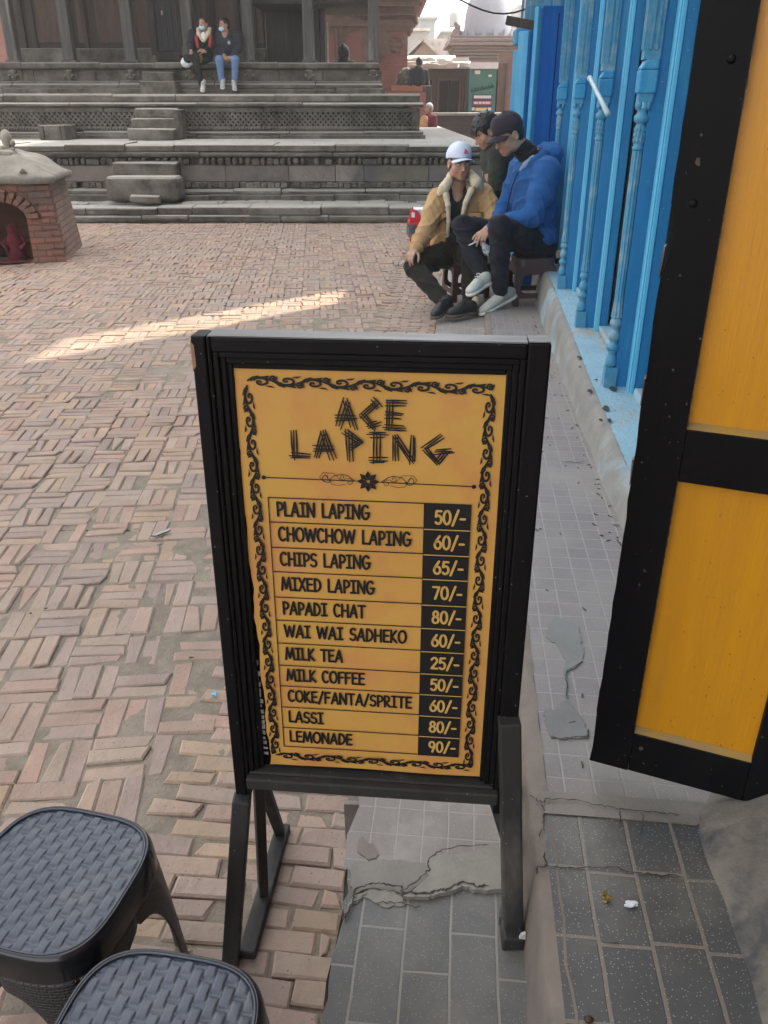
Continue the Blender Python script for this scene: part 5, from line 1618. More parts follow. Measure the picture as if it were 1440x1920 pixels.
# ================================================================== YELLOW AND BLACK DOOR LEAF
m_yellow = mat('orange_yellow_enamel', (.56, .245, .005), (.52, .22, .005), scale=3, rough=.36, bump=.3, bscale=14, c3=(.50, .215, .008), s3=2, dist=.003, stretch=(16, 16, 1.2), speck=(40, .03, (.25, .12, .02)), spec=.5)
m_yellow2 = mat('worn_yellow_ledge', (.34, .20, .03), (.22, .17, .10), scale=14, rough=.6, bump=.5, bscale=50, dist=.002)
m_blackgloss = mat('black_door_paint', (.0025, .0025, .0035), (.004, .0035, .0045), scale=5, rough=.5, spec=.12, bump=.35, bscale=55, stretch=(1, 1, .35), dist=.0018, speck=(34, .04, (.09, .085, .08)), c3=(.008, .0075, .008), s3=4)
m_edgewood = mat('chipped_door_edge', (.22, .13, .08), (.12, .08, .055), scale=20, rough=.8, bump=.4)
DP = gz(1105, 1425, .31)
DAZ = R(-67.5)
du = Vector((-math.sin(DAZ), -math.cos(DAZ), 0))
dn = Vector((-du.y, du.x, 0)) * -1               # towards the viewer
DM = Matrix(((du.x, dn.x, 0, DP.x), (du.y, dn.y, 0, DP.y), (0, 0, 1, DP.z), (0, 0, 0, 1)))
door = thing('door_leaf', 'open door leaf with orange yellow panels in a thick black frame', 'door', DP, 0)
Z0 = 0.
DW, DH = .345, 1.9
mb = MB()
# left stile with a worn, notched edge
prof = [(0, 0)]
random.seed(6)
for z in [k * .03 for k in range(1, 64)]:
    x = random.uniform(0, .0025)
    if .868 < z < .90: x = .009
    if .835 < z < .868: x = .002
    if .39 < z < .50: x += random.uniform(0, .002)
    prof.append((x, z))
prof += [(.006, DH), (.066, DH), (.066, 0)]
mb.prism(prof, -.036, 0, axis=1, M=DM)
mb.build('stile', m_blackgloss, door)
mb = MB(); mb.box((.252, -.036, 0), (DW, 0, DH), M=DM); mb.build('stile', m_blackgloss, door, bevel=.002)
for a, b, nm in ((.0, .082, 'bottom_rail'), (.552, .632, 'middle_rail'), (1.3, 1.38, 'upper_rail'), (DH - .1, DH, 'top_rail')):
    mb = MB(); mb.box((.0663, -.0355, a), (.2517, -.0006, b), M=DM); mb.build(nm, m_blackgloss, door, bevel=.0015)
for a, b in ((.082, .552), (.632, 1.3), (1.38, DH - .1)):
    mb = MB(); mb.box((.05, -.026, a - .01), (.27, -.014, b + .01), M=DM); mb.build('panel', m_yellow, door)
    mb = MB(); mb.prism([(-.0135, a + .0005), (-.002, a + .0005), (-.0135, a + .0075)], .0665, .2515, axis=0, M=DM @ Matrix.Translation((0, 0, 0))); mb.build('panel_ledge', m_yellow2, door)
for z in (.855, .675, .55, .12):
    mb = MB(); mb.box((-.0015, -.034, z - .02), (.0005, -.012, z + .02), M=DM, jit=.001); mb.build('bare_edge', m_edgewood, door)
for x, z in ((.03, 1.16), (.028, .93), (.31, .06), (.045, 1.09)):
    mb = MB(); mb.lathe([(.0055, 0), (.005, .0014), (.002, .002)], 10, M=DM @ Matrix.Translation((x, 0, z)) @ Matrix.Rotation(R(-90), 4, 'X')); mb.build('nail_head', m_blackgloss, door)
mb = MB()
random.seed(77)
for _ in range(38):
    if random.random() < .6: x, z = random.uniform(.004, .064), random.uniform(.02, 1.5)
    else: x, z = random.uniform(.004, .33), random.choice([random.uniform(.01, .08), random.uniform(.556, .628)])
    r_ = random.uniform(.0005, .0016) * (3 if random.random() < .06 else 1)
    mb.prism([(x + r_ * math.cos(k) * random.uniform(.5, 1.2), z + r_ * math.sin(k) * random.uniform(.5, 2.)) for k in (0, 1.1, 2.2, 3.3, 4.4, 5.4)], -.0002, .0003, axis=1, M=DM)
for a, b in ((.082, .552), (.632, 1.3)):
    for _ in range(30):
        z = random.uniform(a, b); mb.prism([(.0655, z), (.0672, z + .001), (.0668, z + random.uniform(.004, .02)), (.0655, z + .006)], -.0002, .0004, axis=1, M=DM)
mb.build('paint_chip', mat('chipped_paint_wood', (.085, .06, .04), (.05, .045, .04), scale=80, rough=.8, bump=0), door)
mb = MB()
for _ in range(110):
    a, b = random.choice([(.082, .552), (.632, 1.3)])
    x, z = random.uniform(.075, .25), a + (b - a) * random.random() ** 3.
    r_ = random.uniform(.0004, .0011)
    mb.prism([(x + r_ * math.cos(k), z + r_ * math.sin(k) * random.uniform(.7, 3)) for k in (0, 1.1, 2.2, 3.3, 4.4, 5.4)], -.0141, -.0136, axis=1, M=DM)
mb.build('panel_fleck', mat('brown_fleck', (.22, .11, .02), rough=.8, bump=0), door)

# ================================================================== BLACK WOVEN PLASTIC STOOLS
random.seed(51)
def plastic(name, c1, c2, rough, weave=False, **k):
    m = mat(name, c1, c2, scale=6, rough=rough, bump=.12, bscale=40, dist=.001, spec=.5, **k)
    if weave:
        t = m.node_tree
        uv = nd(t, 'ShaderNodeTexCoord').outputs['UV']
        bk = nd(t, 'ShaderNodeTexBrick', Scale=1., Mortar_Size=.0014, Mortar_Smooth=1., Brick_Width=.011, Row_Height=.0055, Vector=uv)
        b = [n for n in t.nodes if n.type == 'BSDF_PRINCIPLED'][0]
        bp = nd(t, 'ShaderNodeBump', Strength=.9, Distance=.0015, Height=maths(t, 'SUBTRACT', 1., bk.outputs[1]))
        t.links.new(bp.outputs[0], b.inputs['Normal'])
    return m
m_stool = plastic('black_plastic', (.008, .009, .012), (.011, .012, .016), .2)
m_stooltop = plastic('dusty_sheen_black_plastic', (.05, .062, .085), (.035, .045, .065), .45, c3=(.105, .11, .115), s3=9., t3=(.5, .8))  # blue-grey sheen painted into the seat colour, with dust patches over it
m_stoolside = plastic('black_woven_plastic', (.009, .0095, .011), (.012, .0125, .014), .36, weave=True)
m_brownpl = plastic('brown_plastic', (.052, .028, .026), (.04, .022, .022), .42)

def sq(t, a, n=4.):
    c, s_ = math.cos(t), math.sin(t)
    r = (abs(c) ** n + abs(s_) ** n) ** (-1 / n)
    return a * r * c, a * r * s_

def woven_stool(name, label, loc, rotz, H, W, spread, weave=True):
    t = thing(name, label, 'stool', loc, rotz, 'black woven plastic stools')
    Mx = wmat(t)
    W2 = W / 2
    # woven seat: straps running one way over thin cords
    N = 150
    A = np.linspace(-1, 1, N)
    gx, gy_ = np.meshgrid(A, A, indexing='xy')
    ang = np.arctan2(gy_, gx); n = 3.4
    # map square grid to a rounded square
    rad = np.maximum(np.abs(gx), np.abs(gy_))
    k = (np.abs(np.cos(ang)) ** n + np.abs(np.sin(ang)) ** n) ** (-1 / n)
    X = W2 * .93 * rad * k * np.cos(ang); Y = W2 * .93 * rad * k * np.sin(ang)
    pw, pl = .0165, .034
    i = np.floor(X / pw); fx = X / pw - i - .5
    ph = Y / pl + .5 * (i % 2)
    q = ph - np.floor(ph)
    strap = np.clip((.45 - np.abs(fx)) / .10, 0, 1) ** .6
    over = np.sin(np.pi * np.clip((q - .0) / .80, 0, 1)) ** .55
    over = np.where(q < .80, over, -.35)
    cord = np.clip(1 - (np.abs(q - .90) / .085) ** 2, 0, 1)
    h = .0026 * strap * over * (1 - .25 * (2 * fx) ** 2) + .0014 * cord * (1 - strap * (q < .8))
    edge = np.clip((1 - rad) / .03, 0, 1)
    Z = H - .004 + h * edge - .003 * (1 - rad ** 2) * 0
    V = np.stack([X, Y, Z], -1).reshape(-1, 3)
    idx = np.arange(N * N).reshape(N, N)
    F = np.stack([idx[:-1, :-1], idx[:-1, 1:], idx[1:, 1:], idx[1:, :-1]], -1).reshape(-1, 4)
    V = np.array([Mx @ Vector(p) for p in V]) if False else (V @ np.array(Mx.to_3x3()).T + np.array(Mx.translation))
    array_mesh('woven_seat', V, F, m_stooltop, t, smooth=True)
    # rim rolling over into the skirt
    mb = MB()
    prof = [(.925, -.006), (.935, -.0005), (.955, .0012), (.975, -.001), (1.0, -.010), (1.015, -.026), (1.022, -.045)]
    nt = 96
    vs = []
    for f, z in prof:
        for kk in range(nt):
            x, y = sq(2 * math.pi * kk / nt, W2 * f, 3.4); vs.append((x, y, H + z))
    fs = []
    for a in range(len(prof) - 1):
        for kk in range(nt): fs.append((a * nt + kk, a * nt + (kk + 1) % nt, (a + 1) * nt + (kk + 1) % nt, (a + 1) * nt + kk))
    mb.add(vs, [f[::-1] for f in fs], 0, smooth=True)
    mb.build('rim', m_stool, t, M=Mx)
    # four sides, each an arch between two legs
    zt = H - .045; za = H * .76
    for side in range(4):
        mb = MB()
        nr, nc = 26, 12
        for mir in (-1, 1):
            rows = []
            for r in range(nr + 1):
                z = zt * (1 - r / nr)
                drop = (zt - z) / zt
                sc_ = W2 * (1.022 + (spread - 1.022) * drop)
                half = W2 * (.68 + .07 * drop)
                xin = 0 if z >= za else half * (1 - (z / za) ** 2.6) ** .5
                for c in range(nc + 1):
                    f = c / nc
                    # angle from the side's middle out to the corner
                    tin = math.atan2(xin, sc_)
                    tt = tin + (math.pi / 4 - tin) * f
                    x, y = sq(tt, sc_, 3.4 + 2.5 * drop)
                    rows.append((x, y * mir, z))
            w = nc + 1
            fs = [(r * w + c, (r + 1) * w + c, (r + 1) * w + c + 1, r * w + c + 1) for r in range(nr) for c in range(nc)]
            if mir < 0: fs = [f[::-1] for f in fs]
            mb.add(rows, fs, 0, smooth=True, M=Matrix.Rotation(side * math.pi / 2, 4, 'Z'))
        mb.build('side', m_stoolside, t, M=Mx, solid=.0035)
    # lighter bead round the seat
    mb = MB()
    pts = [sq(2 * math.pi * kk / 80, W2 * .928, 3.4) for kk in range(81)]
    mb.tube([(x, y, H - .0005) for x, y in pts], .0016, 6, caps=False)
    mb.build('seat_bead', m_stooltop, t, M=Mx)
    return t
HS = .315
sa = gz(95, 1640, HS)
woven_stool('plastic_stool', 'black woven plastic stool beside the left leg of the price board', (sa.x, sa.y, .0), R(-14), HS, .262, 1.10)
sb = gz(275, 1965, HS)
woven_stool('plastic_stool', 'black woven plastic stool at the very bottom edge, nearer than its twin', (sb.x, sb.y, .0), R(-10), HS, .262, 1.10)

# ================================================================== PEOPLE
# Bodies and clothes are smooth-blended volumes turned into one continuous surface each.
random.seed(61)

class Vol:
    def __init__(self, res):
        self.res = res; self.p = []

    def cap(self, a, b, ra, rb=None, k=.02, op='u'):
        a, b = np.array(a, float), np.array(b, float); rb = ra if rb is None else rb
        r = max(ra, rb)
        self.p.append(('c', (a, b, ra, rb), np.minimum(a, b) - r, np.maximum(a, b) + r, k, op)); return self

    def chain(self, pts, rads, k=.02, op='u'):
        for i in range(len(pts) - 1): self.cap(pts[i], pts[i + 1], rads[i], rads[i + 1], k, op)
        return self

    def ell(self, c, r, Rm=None, k=.02, op='u'):
        c, r = np.array(c, float), np.array(r, float)
        Rm = np.eye(3) if Rm is None else np.array(Rm, float)
        e = np.abs(Rm) @ r
        self.p.append(('e', (c, r, Rm), c - e, c + e, k, op)); return self

    def box(self, c, h, Rm=None, rd=.01, k=.01, op='u'):
        c, h = np.array(c, float), np.array(h, float)
        Rm = np.eye(3) if Rm is None else np.array(Rm, float)
        e = np.abs(Rm) @ h
        self.p.append(('b', (c, h, Rm, rd), c - e, c + e, k, op)); return self

    def cut(self, pt, nrm, k=.004, box=None):
        """remove what lies on the side the normal points to"""
        self.p.append(('h', (np.array(pt, float), np.array(nrm, float) / np.linalg.norm(nrm)), None, None, k, 'i' if box is None else box)); return self

    def mesh(self, noise=None):
        res = self.res
        us = [q for q in self.p if q[5] == 'u']
        lo = np.min([q[2] for q in us], 0) - 4 * res; hi = np.max([q[3] for q in us], 0) + 4 * res
        n = np.ceil((hi - lo) / res).astype(int) + 1
        ax = [lo[i] + np.arange(n[i]) * res for i in range(3)]
        D = np.full(n, .25, 'f')
        for kind, pr, l, h, k, op in self.p:
            if l is None: sl = (slice(0, n[0]), slice(0, n[1]), slice(0, n[2]))
            else:
                m = k + 5 * res
                i0 = np.clip(np.floor((l - m - lo) / res).astype(int), 0, n - 1); i1 = np.clip(np.ceil((h + m - lo) / res).astype(int) + 1, 1, n)
                if np.any(i1 <= i0): continue
                sl = tuple(slice(i0[j], i1[j]) for j in range(3))
            P = np.stack(np.meshgrid(ax[0][sl[0]], ax[1][sl[1]], ax[2][sl[2]], indexing='ij'), -1)
            if kind == 'c':
                a, b, ra, rb = pr
                ab = b - a; t = np.clip(((P - a) @ ab) / max(1e-9, ab @ ab), 0, 1)
                d = np.linalg.norm(P - a - t[..., None] * ab, axis=-1) - (ra + (rb - ra) * t)
            elif kind == 'e':
                c, r, Rm = pr
                q = (P - c) @ Rm
                k0 = np.linalg.norm(q / r, axis=-1); k1 = np.linalg.norm(q / (r * r), axis=-1)
                d = k0 * (k0 - 1) / np.maximum(k1, 1e-6)
            elif kind == 'b':
                c, h_, Rm, rd = pr
                q = np.abs((P - c) @ Rm) - (h_ - rd)
                d = np.linalg.norm(np.maximum(q, 0), axis=-1) + np.minimum(q.max(-1), 0) - rd
            else:
                d = (P - pr[0]) @ pr[1]
            d = d.astype('f'); E = D[sl]
            if op == 'u':
                w = np.clip(.5 + .5 * (E - d) / k, 0, 1); D[sl] = E * (1 - w) + d * w - k * w * (1 - w)
            else:
                if op == 's': d = -d
                w = np.clip(.5 - .5 * (E - d) / k, 0, 1); D[sl] = E * (1 - w) + d * w + k * w * (1 - w)
        if noise is not None:
            P = np.stack(np.meshgrid(*ax, indexing='ij'), -1)
            near = np.abs(D) < .03
            D[near] += noise(P[near]).astype('f')
        return nets(D, lo, res)

def nets(D, lo, res):
    S_ = D < 0
    c = np.zeros(tuple(np.array(D.shape) - 1), np.int8)
    offs = [(i, j, k) for i in (0, 1) for j in (0, 1) for k in (0, 1)]
    sh = c.shape
    for i, j, k in offs: c += S_[i:i + sh[0], j:j + sh[1], k:k + sh[2]]
    act = (c > 0) & (c < 8)
    I = np.argwhere(act)
    vid = np.full(sh, -1, 'i'); vid[act] = np.arange(len(I))
    acc = np.zeros((len(I), 3)); cnt = np.zeros(len(I))
    for a in range(8):
        for b in range(a + 1, 8):
            oa, ob = np.array(offs[a]), np.array(offs[b])
            if np.abs(oa - ob).sum() != 1: continue
            da = D[tuple((I + oa).T)]; db = D[tuple((I + ob).T)]
            m = (da < 0) != (db < 0)
            t = da[m] / (da[m] - db[m])
            acc[m] += oa + t[:, None] * (ob - oa); cnt[m] += 1
    V = lo + (I + acc / cnt[:, None]) * res
    F = []
    for axis in range(3):
        e = [0, 0, 0]; e[axis] = 1
        A = S_[:-1 if e[0] else None, :-1 if e[1] else None, :-1 if e[2] else None]
        Bv = S_[e[0]:, e[1]:, e[2]:]
        Q = np.argwhere(A != Bv)
        u, v = [(1, 2), (2, 0), (0, 1)][axis]
        ok = (Q[:, u] > 0) & (Q[:, v] > 0) & (Q[:, u] < sh[u]) & (Q[:, v] < sh[v])
        Q = Q[ok]
        du_, dv_ = np.zeros(3, int), np.zeros(3, int); du_[u] = 1; dv_[v] = 1
        q = np.stack([vid[tuple((Q - du_ - dv_).T)], vid[tuple((Q - dv_).T)], vid[tuple(Q.T)], vid[tuple((Q - du_).T)]], -1)
        fl = ~A[tuple(Q.T)]
        q[fl] = q[fl][:, ::-1]
        F.append(q)
    return V, np.concatenate(F)

def vpart(vol, name, m, parent, noise=None, cols=None):
    V, F = vol.mesh(noise)
    return array_mesh(name, V, F, m, parent, cols=cols(V) if cols else None, smooth=True, uv=False)

def wrinkle(amp, f, seed=0, d=(0, 0, 1)):
    r = np.random.default_rng(seed)
    W = r.normal(0, 1, (6, 3)); ph = r.uniform(0, 6, 6)
    d = np.array(d, float)
    def fn(P):
        q = P * f
        w = np.sin(q @ W[0] * .5 + ph[0]) * 1.5 + np.sin(q @ W[1] * .4 + ph[1]) * 1.4
        a = 1 - np.abs(np.sin(q @ (d * .9 + W[2] * .35) + w))
        b = 1 - np.abs(np.sin(q @ (d * 1.3 + W[3] * .5) - 1.2 * w + ph[3]))
        m = .5 + .5 * np.sin(q @ W[4] * .28 + ph[4])
        return -amp * (1.5 * a ** 2.2 * (.35 + .65 * m) + .9 * b ** 2.5 * (1 - .6 * m) - .55)
    return fn

def basis(fwd, up=(0, 0, 1)):
    f = Vector(fwd).normalized(); r = f.cross(Vector(up)).normalized(); u = r.cross(f)
    return np.array([[r.x, f.x, u.x], [r.y, f.y, u.y], [r.z, f.z, u.z]])    # columns right, forward, up

def head(v, c, Bm, s=1., ears=True, neck=None):
    c = np.array(c, float)
    T = lambda x, y, z: c + Bm @ (np.array([x, y, z]) * s)
    e = lambda p, r, k=.015, op='u': v.ell(T(*p), np.array(r) * s, Bm, k * s, op)
    e((0, -.014, .036), (.073, .093, .083))
    e((0, .028, -.040), (.057, .060, .068), .03)
    e((0, .064, -.094), (.026, .022, .020), .028)
    for sx in (-1, 1):
        e((.044 * sx, .048, -.028), (.022, .024, .024), .022)
        e((.047 * sx, .012, -.072), (.020, .034, .024), .03)
        v.cap(T(.012 * sx, .083, .016), T(.042 * sx, .070, .018), .0095 * s, .008 * s, .014 * s)
    for sx in (-1, 1): e((.0305 * sx, .094, -.003), (.0165, .016, .0115), .010, 's')
    for sx in (-1, 1): e((.0305 * sx, .0715, -.003), (.0125, .0118, .0115), .003)
    v.cap(T(0, .082, .008), T(0, .103, -.034), .0085 * s, .0125 * s, .012 * s)
    for sx in (-1, 1): e((.0115 * sx, .094, -.038), (.0085, .009, .0075), .006)
    v.cap(T(-.019, .083, -.0665), T(.019, .083, -.0665), .0062 * s, None, .006 * s)
    v.cap(T(-.015, .083, -.078), T(.015, .083, -.078), .0068 * s, None, .006 * s)
    v.box(T(0, .094, -.0722), np.array((.021, .010, .0012)) * s, Bm, .001 * s, .003 * s, 's')
    if ears:
        for sx in (-1, 1):
            e((.076 * sx, -.008, -.010), (.009, .021, .032), .008)
            e((.082 * sx, -.004, -.008), (.006, .011, .018), .005, 's')
    if neck is not None:
        v.cap(T(0, -.022, -.055), neck, .052 * s, .058 * s, .03)
    def cols(V, skin=(.37, .22, .152)):
        L = (V - c) @ Bm / s
        C = np.tile(np.array(skin), (len(V), 1))
        C *= (1 + .08 * np.sin(V[:, :1] * 190) * np.sin(V[:, 2:] * 170))
        inh = np.abs(L[:, 2]) < .2
        lips = inh & (np.abs(L[:, 0]) < .024) & (L[:, 1] > .075) & (L[:, 2] < -.0605) & (L[:, 2] > -.0845)
        C[lips] = np.array(skin) * (.88, .62, .62)
        ck = inh & (np.linalg.norm((L - (0, .06, -.035)) * (.7, 1, 1), axis=1) < .05); C[ck] *= (1.05, .96, .95)
        st = inh & (L[:, 2] < -.05) & (L[:, 1] > .02) & ~lips; C[st] *= .86
        for sx in (-1, 1):
            d = np.linalg.norm((L - (.0305 * sx, .0815, -.003)) * (1, .8, 1.15), axis=1)
            eye = inh & (d < .0105); C[eye] = (.55, .52, .49)
            ir = inh & (np.linalg.norm(L[:, [0, 2]] - np.array((.0305 * sx, -.0045)), axis=1) < .0056) & (L[:, 1] > .076); C[ir] = (.02, .013, .01)
            lid = inh & (np.abs(L[:, 0] - .0305 * sx) < .014) & (np.abs(L[:, 2] - .0065) < .0025) & (L[:, 1] > .06); C[lid] = (.05, .03, .025)
            br = inh & (np.abs(L[:, 0] - .0295 * sx) < .0195) & (np.abs(L[:, 2] - .0205 - .12 * (np.abs(L[:, 0]) - .03) * -.5) < .0042) & (L[:, 1] > .05); C[br] = (.02, .015, .012)
        return C
    return cols

def hand(v, w, d, n, thumb_side=1, curl=.6, s=1., spread=.15, curls=None):
    """w wrist, d along the hand, n out of the back of the hand, thumb_side +-1"""
    w = Vector(w); d = Vector(d).normalized(); n = Vector(n); n = (n - d * n.dot(d)).normalized(); x = d.cross(n) * thumb_side
    v.cap(w - d * .02 * s, w + d * .02 * s, .026 * s, .025 * s, .02)
    for k in range(4):
        o = (.027 - .018 * k)
        v.cap(w + d * .018 * s + x * o * .7 * s, w + d * (.082 - .004 * abs(k - 1)) * s + x * o * s, .0145 * s, .0118 * s, .010)
    for k, (ln, rr) in enumerate(((.072, .0088), (.08, .0092), (.074, .0087), (.058, .0078))):
        o = (.027 - .018 * k)
        p = w + d * (.084 - .004 * abs(k - 1)) * s + x * o * s
        dd = (d + x * (spread * (1.5 - k) * .35)).normalized()
        c = (curls[k] if curls else curl * (1 + .12 * k))
        ang = 0
        for f, (fl, bend) in enumerate(((.45, .75), (.30, 1.), (.25, .75))):
            ang += c * bend
            q = p + (dd * math.cos(ang) - n * math.sin(ang)) * ln * fl * s
            v.cap(p, q, rr * s * (1 - .08 * f), rr * s * (1 - .08 * (f + 1)), .004)
            p = q
    p = w + d * .028 * s + x * .026 * s - n * .004 * s
    dd = (d * .62 + x * .62 - n * .35).normalized()
    for ln, rr, tb in ((.034, .0125, .0), (.03, .0105, .45), (.024, .009, .5)):
        dd = (dd + d * tb * .7 - x * tb * .45 - n * tb * .3).normalized()
        q = p + dd * ln * s
        v.cap(p, q, rr * s, rr * s * .88, .005)
        p = q
    return p

def cloth(name, c1, c2, scale=10, bump=.25, bscale=220, rough=.85, sheen=.06, **k):
    return mat(name, c1, c2, scale=scale, rough=rough, bump=bump, bscale=bscale, dist=.0015, spec=.2, sheen=sheen, **k)

m_skin = mat('skin', (1, 1, 1), (.92, .9, .88), scale=18, rough=.5, bump=.12, bscale=160, vcol=True, dist=.001)
m_hair = mat('black_hair', (.010, .009, .009), (.018, .016, .015), scale=60, rough=.45, bump=.8, bscale=150, stretch=(1, 1, .25), dist=.004)
m_bluejk = cloth('blue_softshell', (.017, .090, .265), (.012, .068, .21), sheen=.05)
m_bluelin = cloth('pale_blue_lining', (.26, .32, .42), (.2, .27, .38))
m_navy = cloth('navy_trousers', (.011, .012, .018), (.008, .0085, .013))
m_scarf = cloth('black_knit', (.011, .011, .014), (.017, .017, .02), bscale=110)
m_cap = cloth('plum_black_cap', (.038, .028, .036), (.026, .02, .027))
m_capw = cloth('pale_blue_cap', (.56, .62, .74), (.5, .56, .69), sheen=.1)
m_tanjk = cloth('tan_suede', (.42, .27, .13), (.33, .205, .095), scale=9, bump=.3, bscale=60)
m_tanseam = cloth('dark_tan_seam', (.16, .095, .04), (.12, .07, .03))  # darker tan for the seam lines
m_fleece = cloth('cream_fleece', (.58, .50, .37), (.46, .39, .28), scale=40, bump=1., bscale=150, rough=.95)
m_black = cloth('black_cotton', (.012, .012, .013), (.018, .018, .019))
m_olive = cloth('dark_olive_trousers', (.019, .0165, .013), (.013, .0115, .009))
m_green = cloth('dark_green_jacket', (.028, .034, .026), (.02, .025, .02))
m_jean = cloth('faded_blue_denim', (.15, .24, .42), (.11, .185, .34), scale=14)
m_jeanl = cloth('pale_denim', (.34, .40, .48), (.28, .34, .42))
m_shoew = mat('greyish_white_knit_shoe', (.46, .46, .42), (.38, .385, .35), scale=20, rough=.8, bump=.5, bscale=260, dist=.002)
m_sole = mat('pale_shoe_sole', (.62, .62, .58), (.52, .52, .48), scale=12, rough=.6)
m_shoeb = mat('black_shoe', (.012, .012, .013), (.02, .019, .02), scale=12, rough=.55, bump=.3)
m_soleb = mat('brown_rubber_sole', (.11, .085, .065), (.08, .06, .05), scale=12, rough=.8)
m_pinklogo = mat('pink_red_print', (.55, .09, .14), rough=.6, bump=0)
m_paper = mat('cigarette_paper', (.72, .70, .66), rough=.8, bump=0)
m_mask = mat('pale_blue_mask', (.42, .66, .76), (.38, .6, .7), scale=30, rough=.8, bump=.1)
m_redstrap = cloth('red_strap', (.42, .045, .055), (.35, .04, .05))
m_bag = mat('white_plastic_bag', (.72, .75, .76), (.62, .66, .67), scale=20, rough=.4, bump=.6, bscale=40, dist=.01)
m_coatb = cloth('black_coat', (.013, .014, .018), (.019, .02, .025))
m_puff = cloth('dark_navy_jacket', (.026, .028, .042), (.018, .02, .031))

def shoe(name, toe, heel, ankle, mu, ms, parent, h=.075, w=.042, res=.006):
    toe, heel, ankle = Vector(toe), Vector(heel), Vector(ankle)
    d = (toe - heel); L = d.length; d.normalize()
    side = d.cross(Vector((0, 0, 1))).normalized(); up = side.cross(d)
    Bm = np.array([[side.x, d.x, up.x], [side.y, d.y, up.y], [side.z, d.z, up.z]])
    c = lambda a, b, e=0: heel + d * (a * L) + up * b + side * e
    v = Vol(res)
    v.ell(c(.80, .034), (w * .95, L * .20, .030), Bm, .03); v.ell(c(.55, .042), (w * .9, L * .25, .042), Bm, .03)
    v.ell(c(.2, .045), (w * .80, L * .2, .048), Bm, .03)
    v.cap(c(.22, .06), ankle, w * .78, w * .86, .03)
    v.cap(c(.3, .07), c(.62, .055), w * .62, w * .5, .02)
    v.cut(c(0, .012), tuple(-up), .004)
    vpart(v, name, mu, parent, wrinkle(.0012, 60, 3))
    sole = Vol(res)
    sole.ell(c(.78, .012), (w * 1.08, L * .235, .03), Bm, .02); sole.ell(c(.2, .012), (w * .92, L * .215, .03), Bm, .02); sole.ell(c(.5, .012), (w * .9, L * .33, .03), Bm, .02)
    sole.cut(c(0, .026), tuple(up), .004); sole.cut(c(0, .0), tuple(-up), .004)
    vpart(sole, 'shoe_sole', ms, parent)
    mb = MB()
    for k in range(4):
        a = c(.42 + .075 * k, .104 - .012 * k, -w * .5); b = c(.44 + .075 * k, .104 - .012 * k, w * .5)
        m_ = (a + b) / 2 + up * .010
        mb.tube([a, m_, b], .0032, 5)
    mb.build('shoelace', m_sole if mu is m_shoew else m_shoeb, parent)

def hairvol(c, Bm, s=1., grow=.010, cutline=((0, .045, .045), (0, .75, -.5)), back=-.07, res=.006):
    c = np.array(c, float); T = lambda x, y, z: c + Bm @ (np.array([x, y, z]) * s)
    v = Vol(res)
    v.ell(T(0, -.018, .04), np.array((.076 + grow, .094 + grow, .086 + grow)) * s, Bm, .02)
    v.ell(T(0, -.05, -.02), np.array((.066 + grow, .055 + grow, .06)) * s, Bm, .03)
    v.cut(T(*cutline[0]), tuple(Bm @ np.array(cutline[1])), .012)
    v.cut(T(0, 0, back), tuple(Bm @ np.array((0, .0, -1.))), .01)
    for sx in (-1, 1): v.ell(T(.085 * sx, -.004, -.012), np.array((.03, .024, .036)) * s, Bm, .008, 's')
    return v

def cap(parent, c, Bm, m, s=1., tilt=0., logo=False, grow=.004):
    c = np.array(c, float)
    q = np.array(Matrix.Rotation(tilt, 3, 'X')); B2 = Bm @ q
    T = lambda x, y, z: c + B2 @ (np.array([x, y, z]) * s)
    v = Vol(.005)
    v.ell(T(0, -.012, .032), np.array((.083, .101, .098)) * s, B2, .01)
    v.ell(T(0, .055, .075), np.array((.05, .035, .045)) * s, B2, .05)
    v.cut(T(0, 0, .024), tuple(B2 @ np.array((0, .0, -1.))), .006)
    v.ell(T(0, -.012, .028), np.array((.077, .095, .085)) * s, B2, .004, 's')
    vpart(v, 'cap_crown', m, parent, wrinkle(.0008, 40, 9))
    def brim(u, w_):
        a = (u - .5) * 2
        x = .078 * math.sin(a * 1.25)
        y0 = .088 * math.cos(a * 1.15) - .005
        y = y0 + w_ * .085 * math.cos(a * 1.25) ** .6
        z = .026 - .55 * x * x * 6 * (1 - 0 * w_) - .012 * w_
        p = T(x * (1 + .05 * w_), y, z); return tuple(p)
    mb = MB(); mb.grid(brim, 22, 8); mb.build('cap_brim', m, parent, solid=.004)
    mb = MB(); mb.ball(T(0, -.012, .131), .007 * s, 8, 5)
    mb.build('cap_button', m, parent)
    mb = MB()
    for k in range(3):                      # seams over the crown
        a = math.pi * k / 3 + math.pi / 2
        pts = [T(.0838 * math.cos(a) * math.cos(t), -.012 + .1018 * math.sin(a) * math.cos(t), .032 + .0988 * math.sin(t)) for t in [math.pi * j / 14 for j in range(15)]]
        mb.tube(pts, .0012 * s, 5)
    mb.build('cap_seam', m, parent)
    if logo:
        mb = MB()
        def sp(x, z):
            k = 1 - (x / .083) ** 2 - ((z - .032) / .098) ** 2
            return T(x, -.012 + .101 * math.sqrt(max(.05, k)) + .0215 * math.exp(-((z - .06) / .05) ** 2) * math.exp(-(x / .06) ** 2) + .004, z)
        x0 = .012
        for k, (a, b, zt) in enumerate(((-.022, -.012, .062), (-.010, .002, .074), (.004, .017, .087))):
            q_ = [sp(-(x0 + a), .05), sp(-(x0 + b), .05), sp(-(x0 + b - (zt - .05) * .5), zt), sp(-(x0 + a - (zt - .05) * .5), zt - .006)]
            mb.add(q_, [(0, 1, 2, 3)])
        mb.build('cap_emblem', m_pinklogo, parent, solid=.0015)

def lerp(a, b, t): return Vector(a).lerp(Vector(b), t)

